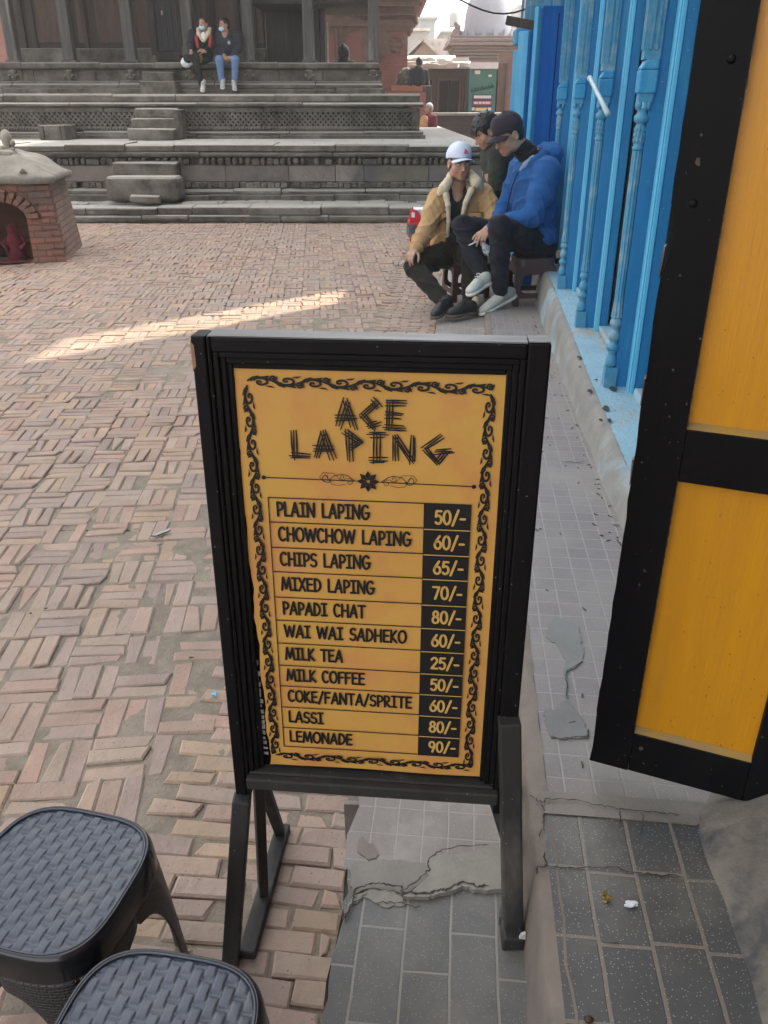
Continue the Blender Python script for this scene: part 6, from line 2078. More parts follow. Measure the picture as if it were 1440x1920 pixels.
def zg(p): return Vector((p.x, p.y, max(p.z, 0)))

# ------------------------------------------------------------------ brown plastic stools
def plain_stool(label, loc, rotz, H, W, spread, group=None):
    t = thing('plastic_stool', label, 'stool', loc, rotz, group)
    Mx = wmat(t)
    mb = MB()
    w = W / 2
    n = 48
    prof = [(.0, -.004), (.90, -.004), (.97, -.002), (1., -.010), (1.02, -.03), (1.03, -.06)]
    vs = []
    for f, z in prof:
        for k in range(n): x, y = sq(2 * math.pi * k / n, w * max(f, .01), 6); vs.append((x, y, H + z))
    mb.add(vs, [(a * n + k, a * n + (k + 1) % n, (a + 1) * n + (k + 1) % n, (a + 1) * n + k)[::-1] for a in range(len(prof) - 1) for k in range(n)] + [tuple(range(n))], smooth=True)
    mb.build('seat', m_brownpl, t, M=Mx)
    for side in range(4):
        mb = MB()
        def fr(s, z):
            k = 1.03 + (spread - 1.03) * (H - z) / H
            return (s * k, w * k, z)
        lw = w * .27
        zt, zb_ = H - .06, 0
        rows = [zt, H * .62, H * .56, H * .30, H * .22, 0]
        quads = []
        def panel(s0, s1, za, zb2):
            vs = [fr(s0, za), fr(s1, za), fr(s1, zb2), fr(s0, zb2)]
            mb.add(vs, [(0, 1, 2, 3)], M=Matrix.Rotation(side * math.pi / 2, 4, 'Z'))
        panel(-w, w, zt + .001, H * .66)
        panel(-w, -w + lw, H * .66, 0); panel(w - lw, w, H * .66, 0)
        panel(-w + lw, w - lw, H * .28, H * .17)
        for sg in (-1, 1):                      # rounded inner corners
            c = .045
            for zz, dz in ((H * .66, -1), (H * .28, 1)):
                s0 = sg * (w - lw)
                vs = [fr(s0, zz)] + [fr(s0 - sg * (c - c * math.sin(a)), zz + dz * (c - c * math.cos(a))) for a in [math.pi / 2 * k / 5 for k in range(6)]]
                f = tuple(range(7))
                mb.add(vs, [f if sg * dz > 0 else f[::-1]], M=Matrix.Rotation(side * math.pi / 2, 4, 'Z'))
        mb.build('side', m_brownpl, t, M=Mx, solid=.012)
    return t

zp = .055
sA = plain_stool('dark brown plastic stool under the man in the blue jacket', (1.075, 6.13, zp), R(3), .335, .275, 1.12, 'brown plastic stools')
sB = plain_stool('reddish brown plastic stool under the man in the tan jacket', (.63, 6.47, .014), R(12), .335, .27, 1.1, 'brown plastic stools')

# ------------------------------------------------------------------ man in the blue jacket
def blue_man():
    neck = gy(998, 292, 6.15); hc = gy(953, 252, 6.08)
    pel = gy(1003, 452, 6.16)
    ls, rs = gy(1026, 322, 5.98), gy(978, 316, 6.30)
    le, re = gy(1000, 405, 5.93), gy(945, 396, 6.32)
    lw, rw = gy(914, 431, 5.93), gy(930, 415, 6.2)
    lh, rh = gy(998, 452, 6.06), gy(995, 450, 6.26)
    lk, rk = gy(937, 424, 5.84), gy(868, 424, 6.08)
    la, ra = gy(938, 546, 5.86), gy(905, 518, 5.88)
    root = thing('person', 'man in a bright blue hooded jacket and dark cap looking down at his cigarette', 'person', (pel.x, pel.y, zp), 0, 'people sitting on stools')
    Bh = basis((-.80, -.34, -.44), (0, 0, 1))
    v = Vol(.0055)
    cols = head(v, hc, Bh, 1.03, neck=neck)
    v.chain([neck, lerp(neck, pel, .3), lerp(neck, pel, .7), pel], [.055, .085, .085, .10], .04)
    v.chain([ls, le, lw], [.055, .042, .028]); v.chain([rs, re, rw], [.055, .042, .028])
    v.chain([lh, lk, la], [.075, .052, .036]); v.chain([rh, rk, ra], [.075, .052, .036])
    hand(v, lw, gy(899, 449, 5.83) - lw, Vector((-.2, -.75, .6)), 1, .55, .98, curls=[.35, .5, .75, .85])
    vpart(v, 'body', m_skin, root, cols=cols)
    # jacket
    j = Vol(.0065)
    tor = lambda t, o=(0, 0, 0): lerp(neck, pel, t) + Vector(o)
    Bt = basis((-.9, -.42, 0))
    j.ell(tor(.30, (.0, 0, 0)), (.20, .135, .17), Bt, .05); j.ell(tor(.62), (.18, .145, .18), Bt, .05); j.ell(tor(.93), (.185, .155, .12), Bt, .05)
    j.cap(ls, rs, .085, .085, .05); j.cap(neck + Vector((.02, 0, -.03)), tor(.2), .085, .12, .05)
    j.chain([ls, lerp(ls, le, .5), le, lerp(le, lw, .5), lerp(le, lw, .93)], [.094, .085, .068, .058, .045], .03)
    j.chain([rs, re, rw], [.085, .068, .045], .03)
    j.cut(tor(1.05, (0, 0, -.055)), (0, 0, -1), .01)
    j.ell(neck + Vector((-.03, -.015, .055)), (.07, .07, .085), Bt, .012, 's')
    vpart(j, 'jacket', m_bluejk, root, wrinkle(.011, 21, 5, (.3, .2, 1)))
    # hood lying on the back, lifted collar, lining, zip, cuff
    h = Vol(.006)
    hd = neck + Vector((.085, .03, -.005))
    h.ell(hd + Vector((.03, .0, .02)), (.13, .085, .075), Bt, .04); h.ell(hd + Vector((.045, .01, -.045)), (.10, .05, .055), Bt, .04)
    h.chain([neck + Vector((.06, -.09, .015)), neck + Vector((.0, -.11, -.035)), neck + Vector((-.055, -.085, -.085))], [.034, .032, .022], .03)
    h.chain([neck + Vector((.05, .09, .01)), neck + Vector((-.02, .1, -.03)), neck + Vector((-.07, .05, -.08))], [.034, .03, .022], .03)
    h.ell(neck + Vector((-.01, -.005, .04)), (.068, .072, .07), Bt, .02, 's')
    vpart(h, 'hood', m_bluejk, root, wrinkle(.006, 30, 8, (1, 0, .4)))
    l = Vol(.005)
    l.chain([neck + Vector((-.012, -.10, -.012)), neck + Vector((-.055, -.088, -.052)), neck + Vector((-.082, -.07, -.085))], [.022, .02, .012], .02)
    vpart(l, 'collar_lining', m_bluelin, root, wrinkle(.002, 50, 2))
    z = MB()
    zz = [neck + Vector((-.098, -.055, -.10)), neck + Vector((-.135, -.075, -.19)), neck + Vector((-.155, -.08, -.28)), neck + Vector((-.16, -.075, -.36))]
    z.tube(zz, .004, 6); z.build('zip', m_navy, root)
    s = Vol(.005)
    for k in range(5):
        c_ = lerp(hc + Vector(Bh[:, 2] * -.075) + Vector((.052, .018, -.0)), neck + Vector((.004, 0, -.015)), k / 4)
        s.ell(c_, (.070 + .004 * k, .072 + .005 * k, .030), basis((-.9, -.42, -.5)), .016)
    vpart(s, 'neck_warmer', m_scarf, root, wrinkle(.004, 60, 4, (0, 0, 1)))
    # trousers
    t = Vol(.0065)
    t.ell(pel + Vector((.0, 0, -.03)), (.17, .16, .12), Bt, .05)
    t.chain([lh, lerp(lh, lk, .5), lk], [.105, .092, .078], .03); t.chain([lk, lerp(lk, la, .45), lerp(lk, la, .97)], [.078, .070, .056], .02)
    t.chain([rh, lerp(rh, rk, .5), rk], [.105, .09, .076], .03); t.chain([rk, lerp(rk, ra, .45), lerp(rk, ra, .98)], [.076, .068, .054], .02)
    t.cut(la + Vector((0, 0, .004)), la - lk, .006, 'i') if False else None
    vpart(t, 'trousers', m_navy, root, wrinkle(.009, 24, 12, (.5, .3, 1)))
    shoe('shoe', gy(900, 593, 5.78), gy(968, 556, 5.98), la + Vector((0, 0, -.03)), m_shoew, m_sole, root)
    shoe('shoe', gy(877, 557, 5.76), gy(922, 529, 5.90), ra + Vector((.0, 0, -.02)), m_shoew, m_sole, root)
    vpart(hairvol(hc, Bh, 1.03, .004), 'hair', m_hair, root, wrinkle(.002, 90, 3, (0, 0, 1)))
    cap(root, Vector(hc) + Vector(Bh[:, 2]) * .004, Bh, m_cap, 1.06, tilt=R(4))
    t = thing('cigarette', 'lit cigarette between the fingers of the man in the blue jacket', 'cigarette', gy(885, 456, 5.79))
    MB().tube([gy(894, 453, 5.80), gy(879, 460, 5.78)], .0045, 8).build('paper', m_paper, t)
    MB().tube([gy(879.2, 459.9, 5.7802), gy(877.5, 460.8, 5.778)], .0046, 8).build('ash_tip', m_stone, t)
blue_man()

# ------------------------------------------------------------------ man in the tan jacket
def tan_man():
    neck = gy(857, 350, 6.45); hc = gy(861, 305, 6.40)
    pel = gy(853, 472, 6.50)
    rs, ls = gy(822, 374, 6.42), gy(906, 364, 6.46)
    re, le = gy(800, 430, 6.30), gy(926, 402, 6.36)
    rw, lw = gy(779, 467, 6.12), gy(906, 440, 6.30)
    rh, lh = gy(838, 474, 6.42), gy(872, 472, 6.42)
    rk, lk = gy(776, 500, 6.10), gy(884, 488, 6.22)
    ra, la = gy(832, 566, 5.86), gy(880, 568, 6.0)
    root = thing('person', 'man in a tan jacket with cream fleece collar and white cap, turned towards the camera', 'person', (pel.x, pel.y, .014), 0, 'people sitting on stools')
    Bh = basis((.30, -.95, -.08), (0, 0, 1))
    v = Vol(.0055)
    cols = head(v, hc, Bh, 1.0, neck=neck)
    v.chain([neck, lerp(neck, pel, .3), lerp(neck, pel, .7), pel], [.055, .085, .085, .10], .04)
    v.chain([rs, re, rw], [.055, .042, .028]); v.chain([ls, le, lw], [.055, .042, .028])
    v.chain([rh, rk, ra], [.075, .052, .036]); v.chain([lh, lk, la], [.075, .052, .036])
    hd = gy(763, 487, 6.02) - rw
    hand(v, rw, hd, Vector((-.3, -.35, .88)), -1, .6, .98, curls=[.55, .6, .85, .9])
    vpart(v, 'body', m_skin, root, cols=cols)
    Bt = basis((-.12, -1, 0))
    s = Vol(.0065)
    s.ell(lerp(neck, pel, .28), (.15, .115, .16), Bt, .05); s.ell(lerp(neck, pel, .7), (.14, .13, .22), Bt, .05)
    s.cap(neck + Vector((0, 0, -.03)), lerp(neck, pel, .2), .066, .1, .04)
    s.ell(neck + Vector((0, -.075, -.01)), (.045, .06, .085), Bt, .01, 's')
    vpart(s, 'shirt', m_black, root, wrinkle(.004, 26, 3, (1, 0, 1)))
    j = Vol(.0065)
    j.ell(lerp(neck, pel, .3), (.20, .14, .17), Bt, .05); j.ell(lerp(neck, pel, .62), (.195, .15, .20), Bt, .05); j.ell(lerp(neck, pel, .9), (.19, .15, .12), Bt, .04)
    j.cap(rs, ls, .068, .068, .05)
    j.chain([rs, lerp(rs, re, .5), re, lerp(re, rw, .5), lerp(re, rw, .96)], [.074, .072, .066, .058, .050], .03)
    j.chain([ls, lerp(ls, le, .5), le, lerp(le, lw, .9)], [.076, .074, .068, .05], .03)
    # open front: a wedge cut out of the chest
    top, bot = gy(858, 352, 6.33), gy(850, 452, 6.35)
    j.chain([top, lerp(top, bot, .45), bot, bot + Vector((0, 0, -.1))], [.10, .072, .058, .06], .006, 's')
    j.ell(neck + Vector((0, -.02, .05)), (.075, .075, .09), Bt, .012, 's')
    j.cut(lerp(neck, pel, 1.0) + Vector((0, 0, -.06)), (0, 0, -1), .01)
    vpart(j, 'jacket', m_tanjk, root, wrinkle(.009, 23, 15, (.5, .2, 1)))
    c = Vol(.006)
    c.chain([neck + Vector((.02, .085, .035)), gy(845, 330, 6.42), gy(840, 341, 6.35), gy(833, 352, 6.325), gy(825, 362, 6.345)], [.024, .024, .027, .034, .022], .03)
    c.chain([neck + Vector((.0, .085, .035)), gy(881, 326, 6.44), gy(888, 333, 6.37), gy(893, 342, 6.335), gy(902, 351, 6.355)], [.024, .024, .027, .036, .024], .03)
    vpart(c, 'fleece_collar', m_fleece, root, wrinkle(.004, 90, 6, (1, 1, 1)))
    c = Vol(.006)
    for sx, off in ((-1, .0), (1, .02)):
        pts = [gy(836, 364, 6.315), gy(840, 384, 6.30), gy(841, 415, 6.325), gy(838, 442, 6.36)] if sx < 0 else [gy(884, 356, 6.315), gy(873, 380, 6.30), gy(866, 410, 6.32), gy(861, 448, 6.36)]
        c.chain(pts, [.026, .019, .016, .016], .012)
    vpart(c, 'fleece_lining', m_fleece, root, wrinkle(.003, 90, 7, (1, 1, 1)))
    mb = MB()                              # pocket flaps, buttons, seams
    for sx in (-1, 1):
        c0 = lerp(neck, pel, .40) + Vector((.125 * sx, -.146, .0))
        mb.prism([(c0.x - .045, c0.z + .02), (c0.x + .045, c0.z + .02), (c0.x + .045, c0.z - .008), (c0.x, c0.z - .028), (c0.x - .045, c0.z - .008)], c0.y - .008, c0.y + .03, axis=1)
    mb.build('pocket_flap', m_tanjk, root, bevel=.004)
    mb = MB()
    for sx in (-1, 1):
        c0 = lerp(neck, pel, .40) + Vector((.125 * sx, -.158, .0))
        mb.tube([c0 + Vector((-.045, 0, -.008)), c0 + Vector((0, -.002, -.029)), c0 + Vector((.045, 0, -.008))], .0035, 5)
        mb.tube([c0 + Vector((-.05, .004, .024)), c0 + Vector((.05, .004, .024))], .003, 5)
    mb.build('seam', m_tanseam, root)
    mb = MB()
    for sx in (-1, 1):
        c0 = lerp(neck, pel, .40) + Vector((.125 * sx, -.156, -.012)); mb.ball(c0, (.006, .004, .006), 8, 5)
    for k in range(4): mb.ball(lerp(neck, pel, .34 + .17 * k) + Vector((-.088, -.158, 0)), (.0065, .005, .0065), 8, 5)
    mb.build('button', m_soleb, root)
    t = Vol(.0065)
    t.ell(pel + Vector((0, 0, -.02)), (.17, .15, .11), Bt, .05)
    t.chain([rh, lerp(rh, rk, .5), rk], [.10, .088, .072], .03); t.chain([rk, lerp(rk, ra, .5), lerp(rk, ra, .99)], [.072, .066, .056], .02)
    t.chain([lh, lerp(lh, lk, .5), lk], [.10, .088, .072], .03); t.chain([lk, lerp(lk, la, .5), lerp(lk, la, .99)], [.072, .066, .056], .02)
    vpart(t, 'trousers', m_olive, root, wrinkle(.009, 24, 22, (.5, .3, 1)))
    shoe('shoe', gy(812, 600, 5.56) + Vector((0, 0, .0)), gy(846, 574, 5.86), ra + Vector((0, 0, -.02)), m_shoeb, m_soleb, root)
    shoe('shoe', gy(838, 597, 5.62), gy(893, 588, 5.80), la + Vector((0, 0, -.02)), m_shoeb, m_soleb, root)
    MB().box((-.03, -.004, -.006), (.03, .004, .006), M=Matrix.Translation(ra + Vector((.005, -.062, -.0)))).build('sock_edge', m_sole, root)
    vpart(hairvol(hc, Bh, 1.0, .004), 'hair', m_hair, root, wrinkle(.002, 90, 5, (0, 0, 1)))
    cap(root, Vector(hc) + Vector(Bh[:, 2]) * .002, Bh, m_capw, 1.06, tilt=R(9), logo=True)
    mb = MB(); cs = [rw + (hd.normalized() * -.004) + Vector((.034 * math.cos(a), .0, .03 * math.sin(a))) for a in [2 * math.pi * k / 16 for k in range(17)]]
    mb.tube(cs, .005, 6, caps=False); mb.build('bracelet', m_shoew, root)
    t = thing('cigarette', 'cigarette held low in the hand of the man in the tan jacket', 'cigarette', gy(752, 493, 6.0))
    MB().tube([gy(757, 489, 6.0), gy(748.5, 496, 5.99)], .0042, 8).build('paper', m_paper, t)
    MB().tube([gy(748.6, 495.9, 5.99), gy(746.8, 497.4, 5.988)], .0043, 8).build('ash_tip', m_orange, t)
tan_man()

# ------------------------------------------------------------------ third man behind
def back_man():
    neck = gy(926, 270, 7.15); hc = gy(910, 247, 7.08); pel = gy(955, 372, 7.15)
    root = thing('person', 'dark haired man in a dark green jacket bent forward behind the two seated men', 'person', (pel.x, pel.y, .04), 0, 'people sitting on stools')
    Bh = basis((-.82, -.22, -.55))
    v = Vol(.007)
    cols = head(v, hc, Bh, 1.0, neck=neck)
    ls, le, lw = gy(938, 292, 7.0), gy(930, 352, 6.95), gy(922, 376, 6.98)
    rs, re, rw = gy(926, 290, 7.3), gy(920, 345, 7.3), gy(905, 370, 7.2)
    lh, lk, la = gy(952, 385, 7.05), gy(905, 378, 7.0), gy(920, 470, 7.0)
    v.chain([neck, lerp(neck, pel, .5), pel], [.07, .13, .13], .04)
    v.chain([ls, le, lw], [.05, .04, .03]); v.chain([rs, re, rw], [.05, .04, .03]); v.chain([lh, lk, la], [.075, .055, .04])
    hand(v, lw, Vector((-.9, -.1, -.3)), Vector((0, -.3, 1)), 1, .6)
    vpart(v, 'body', m_skin, root, cols=cols)
    j = Vol(.008); Bt = basis((-.9, -.3, -.3))
    j.ell(lerp(neck, pel, .3), (.19, .14, .17), Bt, .05); j.ell(lerp(neck, pel, .75), (.18, .15, .19), Bt, .05); j.cap(ls, rs, .085, .085, .05)
    j.cap(neck + Vector((.02, 0, -.02)), lerp(neck, pel, .2), .075, .11, .04)
    j.chain([ls, le, lerp(le, lw, .9)], [.088, .072, .05], .03); j.chain([rs, re, lerp(re, rw, .9)], [.088, .072, .05], .03)
    vpart(j, 'jacket', m_green, root, wrinkle(.006, 22, 31, (0, 0, 1)))
    t = Vol(.008); t.ell(pel + Vector((0, 0, -.05)), (.16, .15, .12), Bt, .05)
    for dy in (0, .2):
        o = Vector((0, dy, 0)); t.chain([lh + o, lk + o, la + o], [.1, .075, .055], .03)
    vpart(t, 'trousers', m_jeanl, root, wrinkle(.005, 24, 33))
    shoe('shoe', gy(885, 500, 6.9), gy(925, 490, 7.0), la, m_sole, m_sole, root, res=.008)
    hv = hairvol(hc, Bh, 1.02, .016, ((0, .05, .035), (0, .8, -.45)))
    r_ = np.random.default_rng(2)
    for k in range(70):
        a = r_.uniform(0, 2 * math.pi); e_ = r_.uniform(-.2, 1.4)
        d = np.array((math.cos(a) * math.cos(e_), math.sin(a) * math.cos(e_) - .1, math.sin(e_)))
        if d[1] > .6 and d[2] < .5: continue
        c0 = np.array(hc) + Bh @ (np.array((0, -.018, .04)) + d * (.085, .1, .092)); c1 = c0 + Bh @ (d * r_.uniform(.012, .03) + np.array((0, .012, -.004)))
        hv.cap(c0, c1, .009, .003, .006)
    for k in range(7): hv.cap(np.array(hc) + Bh @ np.array((-.05 + .016 * k, .075, .065)), np.array(hc) + Bh @ np.array((-.055 + .018 * k, .098, .02 + .01 * (k % 2))), .011, .004, .008)
    vpart(hv, 'hair', m_hair, root, wrinkle(.003, 80, 5))
    st = plain_stool('brown plastic stool hidden beneath the man in the dark green jacket', (pel.x + .0, pel.y + .05, .03), 0, .36, .27, 1.1, 'brown plastic stools')
back_man()

# ------------------------------------------------------------------ pair sitting on the temple ledge
def sitter(label, hx, hy, Y, shx, px_, kn, an, sh, hands, m_top, m_leg, m_sh, look, s=.93, collar=None, straps=False, patchm=False, res=.011, hood=None):
    hc = gy(hx, hy, Y - .1); neck = hc + Vector((.0, .03, -.16 * s)); pel = gy(px_[0], px_[1], Y + .02)
    root = thing('person', label, 'person', (pel.x, pel.y, zD), 0, 'pair sitting on the temple ledge')
    Bh = basis(look)
    v = Vol(res * .8)
    cols = head(v, hc, Bh, s, neck=neck)
    (lsx, lsy), (rsx, rsy) = shx
    A, B_ = gy(lsx, lsy, Y - .02), gy(rsx, rsy, Y - .02)
    v.chain([neck, lerp(neck, pel, .5), pel], [.06, .12, .13], .04)
    for (sh_, el, wr) in ((A, hands[0][0], hands[0][1]), (B_, hands[1][0], hands[1][1])):
        e, w = gy(el[0], el[1], Y - .08), gy(wr[0], wr[1], Y - .32)
        v.chain([sh_, e, w], [.05, .04, .028])
        hand(v, w, (gy(wr[2], wr[3], Y - .34) - w), Vector((0, -.7, .7)), 1 if sh_ is A else -1, .5, s)
    for k, a in zip(kn, an): v.chain([pel, gy(k[0], k[1], Y - .42 * s), gy(a[0], a[1], Y - .3)], [.08, .05, .036])
    vpart(v, 'body', m_skin, root, cols=cols)
    Bt = basis((0, -1, 0))
    j = Vol(res)
    j.ell(lerp(neck, pel, .3), (.19, .13, .17), Bt, .05); j.ell(lerp(neck, pel, .72), (.185, .145, .2), Bt, .05); j.cap(A, B_, .075, .075, .05)
    for (sh_, el, wr) in ((A, hands[0][0], hands[0][1]), (B_, hands[1][0], hands[1][1])):
        e, w = gy(el[0], el[1], Y - .08), gy(wr[0], wr[1], Y - .32)
        j.chain([sh_, e, lerp(e, w, .9)], [.085, .068, .048], .03)
    j.ell(neck + Vector((0, -.06, .02)), (.05, .06, .07), Bt, .015, 's')
    vpart(j, 'jacket', m_top, root, wrinkle(.006, 20, 41))
    t = Vol(res)
    t.ell(pel + Vector((0, -.05, .0)), (.17, .15, .1), Bt, .05)
    for i, (k, a) in enumerate(zip(kn, an)):
        K, An = gy(k[0], k[1], Y - .42 * s), gy(a[0], a[1], Y - .3)
        t.chain([pel + Vector((.07 * (1 if K.x > pel.x else -1), -.05, 0)), K, lerp(K, An, .96)], [.088, .07, .05], .03)
    vpart(t, 'trousers', m_leg, root, wrinkle(.005, 22, 43))
    for (tx, ty, ax_, ay) in sh:
        shoe('shoe', gy(tx, ty, Y - .5), gy(ax_, ay, Y - .27), gy(ax_, ay - 8, Y - .28), m_sh[0], m_sh[1], root, res=res * .8)
    hv = hairvol(hc, Bh, s, .01, res=res * .8); vpart(hv, 'hair', m_hair, root, wrinkle(.003, 70, 6))
    mk = Vol(res * .7)
    T = lambda x, y, z: np.array(hc) + Bh @ (np.array([x, y, z]) * s)
    mk.ell(T(0, .052, -.058), np.array((.060, .062, .052)) * s, Bh, .01); mk.ell(T(0, .09, -.05), np.array((.02, .028, .035)) * s, Bh, .03)
    mk.cut(T(0, .03, 0), tuple(Bh @ np.array((0, -1., 0))), .004); mk.cut(T(0, 0, -.018), tuple(Bh @ np.array((0, .2, 1.))), .006)
    vpart(mk, 'face_mask', m_mask, root)
    if collar:
        c = Vol(res * .8)
        for sx in (-1, 1): c.chain([neck + Vector((0, .09, .06)), neck + Vector((.095 * sx, .02, .06)), neck + Vector((.085 * sx, -.09, -.0)), neck + Vector((.02 * sx, -.135, -.12))], [.04, .042, .035, .02], .03)
        vpart(c, 'hood_lining', collar, root, wrinkle(.003, 60, 3))
        c = Vol(res * .8); c.ell(neck + Vector((0, -.10, -.06)), (.05, .04, .085), Bt, .01); vpart(c, 'white_shirt', m_white, root)
    if hood:
        c = Vol(res); c.ell(neck + Vector((.03, .08, -.0)), (.12, .07, .075), Bt, .04); c.chain([neck + Vector((.1, .03, .02)), neck + Vector((.09, -.07, -.04))], [.045, .03], .03); vpart(c, 'hood', hood, root, wrinkle(.005, 30, 3))
    if straps:
        for sx in (-1, 1):
            c = Vol(res * .8); c.chain([neck + Vector((.105 * sx, .0, .0)), neck + Vector((.125 * sx, -.125, -.07)), neck + Vector((.105 * sx, -.16, -.21))], [.028, .026, .022], .01); vpart(c, 'strap', m_redstrap, root)
    if patchm:
        MB().ball(lerp(neck, pel, .33) + Vector((.075, -.155, 0)), (.028, .01, .03), 10, 6).build('jacket_badge', m_jeanl, root)
    return root
sitter('masked person in a black coat with red straps, legs crossed on the ledge', 381, 45, YD + .05, ((362, 64), (398, 64)), (380, 112), [(366, 108), (352, 110)], [(378, 158), (356, 116)],
       [(380, 174, 382, 160), ], [((357, 84), (358, 96, 360, 104)), ((399, 86), (384, 96, 376, 94))], m_coatb, m_black, (m_sole, m_sole), (-.3, -.95, -.02), collar=m_fleece, straps=True)
sitter('masked person in a dark navy jacket and faded jeans on the ledge', 420, 47, YD + .05, ((411, 68), (446, 68)), (429, 113), [(411, 112), (441, 112)], [(416, 155), (440, 157)],
       [(417, 168, 419, 157), (441, 171, 438, 158)], [((412, 92), (420, 104, 425, 110)), ((448, 90), (434, 108, 428, 108))], m_puff, m_jean, (m_shoew, m_sole), (-.75, -.65, -.05), patchm=True, hood=m_puff)
b = Vol(.012)
bc = gy(349, 117, YD - .3)
b.ell(bc, (.10, .08, .09)); b.ell(bc + Vector((.05, 0, .05)), (.05, .05, .07), None, .03); b.ell(bc + Vector((.09, 0, .01)), (.04, .04, .06), None, .03)
o = vpart(b, 'plastic_bag', m_bag, None, wrinkle(.012, 26, 9)); tag(o, 'white plastic bag beside the person with red straps', 'bag')

# ------------------------------------------------------------------ small figures in the distance
def small_fig(label, base, hgt, top, lower, skin_dir, coat, pant, hair, res=.016, seated=False, hooded=False):
    """base point on what carries it; the shape scales with height of the visible figure"""
    root = thing('person', label, 'person', base)
    b = Vector(base)
    f = Vector(skin_dir).normalized()
    Bh = basis(f)
    hc = b + Vector((0, 0, hgt - .12)); neck = hc - Vector((0, 0, .15))
    v = Vol(res * .7); cols = head(v, hc, Bh, .95, neck=neck)
    hip = b + Vector((0, 0, .10 if seated else .78))
    v.chain([neck, lerp(neck, hip, .5), hip], [.06, .12, .12], .04)
    sd = Vector((f.y, -f.x, 0))
    for s_ in (-1, 1):
        sh = neck + sd * .17 * s_ - Vector((0, 0, .05)); el = sh + sd * .05 * s_ - Vector((0, 0, .27)); w = el + f * .2 - Vector((0, 0, .06)) - sd * .05 * s_
        v.chain([sh, el, w], [.05, .04, .028]); hand(v, w, f - Vector((0, 0, .3)), Vector((0, 0, 1)), -s_, .5, .95)
        if seated: kn = hip + f * .42 + sd * .1 * s_; v.chain([hip, kn, kn - Vector((0, 0, .42))], [.08, .06, .04])
        else: v.chain([hip + sd * .08 * s_, b + sd * .09 * s_ + Vector((0, 0, .42)), b + sd * .09 * s_ + Vector((0, 0, .06))], [.08, .055, .04])
    vpart(v, 'body', m_skin, root, cols=cols)
    j = Vol(res); Bt = basis((f.x, f.y, 0))
    j.ell(lerp(neck, hip, .3), (.19, .13, .18), Bt, .05); j.ell(lerp(neck, hip, .75), (.18, .15, .22), Bt, .05)
    for s_ in (-1, 1):
        sh = neck + sd * .17 * s_ - Vector((0, 0, .05)); el = sh + sd * .05 * s_ - Vector((0, 0, .27)); w = el + f * .2 - Vector((0, 0, .06)) - sd * .05 * s_
        j.chain([sh, el, lerp(el, w, .9)], [.085, .068, .05], .03)
    vpart(j, 'coat', coat, root, wrinkle(.006, 18, 3))
    t = Vol(res)
    for s_ in (-1, 1):
        if seated: kn = hip + f * .42 + sd * .1 * s_; t.chain([hip, kn, kn - Vector((0, 0, .36))], [.1, .075, .055], .03)
        else: t.chain([hip + sd * .06 * s_, b + sd * .09 * s_ + Vector((0, 0, .42)), b + sd * .09 * s_ + Vector((0, 0, .08))], [.12, .08, .06], .03)
    vpart(t, 'trousers', pant, root)
    if hooded:
        h = Vol(res * .8); h.ell(hc + Vector((0, 0, .02)), (.12, .125, .15), Bh, .03); h.ell(neck, (.13, .12, .1), Bt, .05); h.ell(hc + f * .1, (.065, .08, .09), Bh, .01, 's'); h.cap(hc + Vector((0, 0, .1)) - f * .03, hc + Vector((0, 0, .17)) - f * .04, .06, .02, .04)
        vpart(h, 'hood', coat, root)
    else:
        vpart(hairvol(hc, Bh, .95, .01, res=res * .7), 'hair', hair, root)
    return root
pb = gy(645, 117, 19.6)
small_fig('person in a black hooded coat seen from behind in the open bay of the arcade', (pb.x, 19.6, pb.z - .75), gy(645, 88, 19.6).z - pb.z + .75, 0, 0, (.3, .95, 0), m_coatb, m_black, m_hair, hooded=True, seated=True)
pb = gy(785, 159, 23.4)
small_fig('person in a dark navy coat sitting on the orange brick plinth end', (pb.x, 23.4, pb.z - .05), .66, 0, 0, (-.2, .9, 0), m_puff, m_black, m_hair, seated=True)
pb = gy(803, 246, 21.5)
zfig = gy(803, 193, 21.5).z
m_maroon = cloth('maroon_shawl', (.16, .02, .045), (.11, .015, .03)); m_peach = cloth('peach_cloth', (.55, .30, .15), (.48, .25, .12)); m_greyhair = mat('pale_cap_cloth', (.5, .53, .58), (.42, .45, .5), scale=20)
fg = small_fig('standing person in a maroon shawl over peach cloth beside the temple terrace', (pb.x, 21.5, 0), zfig, 0, 0, (-.7, -.6, 0), m_maroon, m_peach, m_greyhair)
c = Vol(.016); fb = Vector((pb.x, 21.5, zfig)); c.chain([fb + Vector((-.10, -.1, -.35)), fb + Vector((-.16, -.12, -.75)), fb + Vector((-.14, -.12, -1.1))], [.10, .15, .14], .05); vpart(c, 'peach_drape', m_peach, fg, wrinkle(.012, 14, 4))
pb = gy(31, 112, 18.2)
m_redc = cloth('red_cloth', (.36, .02, .04), (.3, .02, .03))
small_fig('person in red and black half hidden behind the leftmost arcade post', (pb.x - .12, 19.4, zD - .35), .95, 0, 0, (-.3, .9, 0), m_coatb, m_redc, m_hair, seated=True)

# ================================================================== SMALL THINGS
random.seed(71)
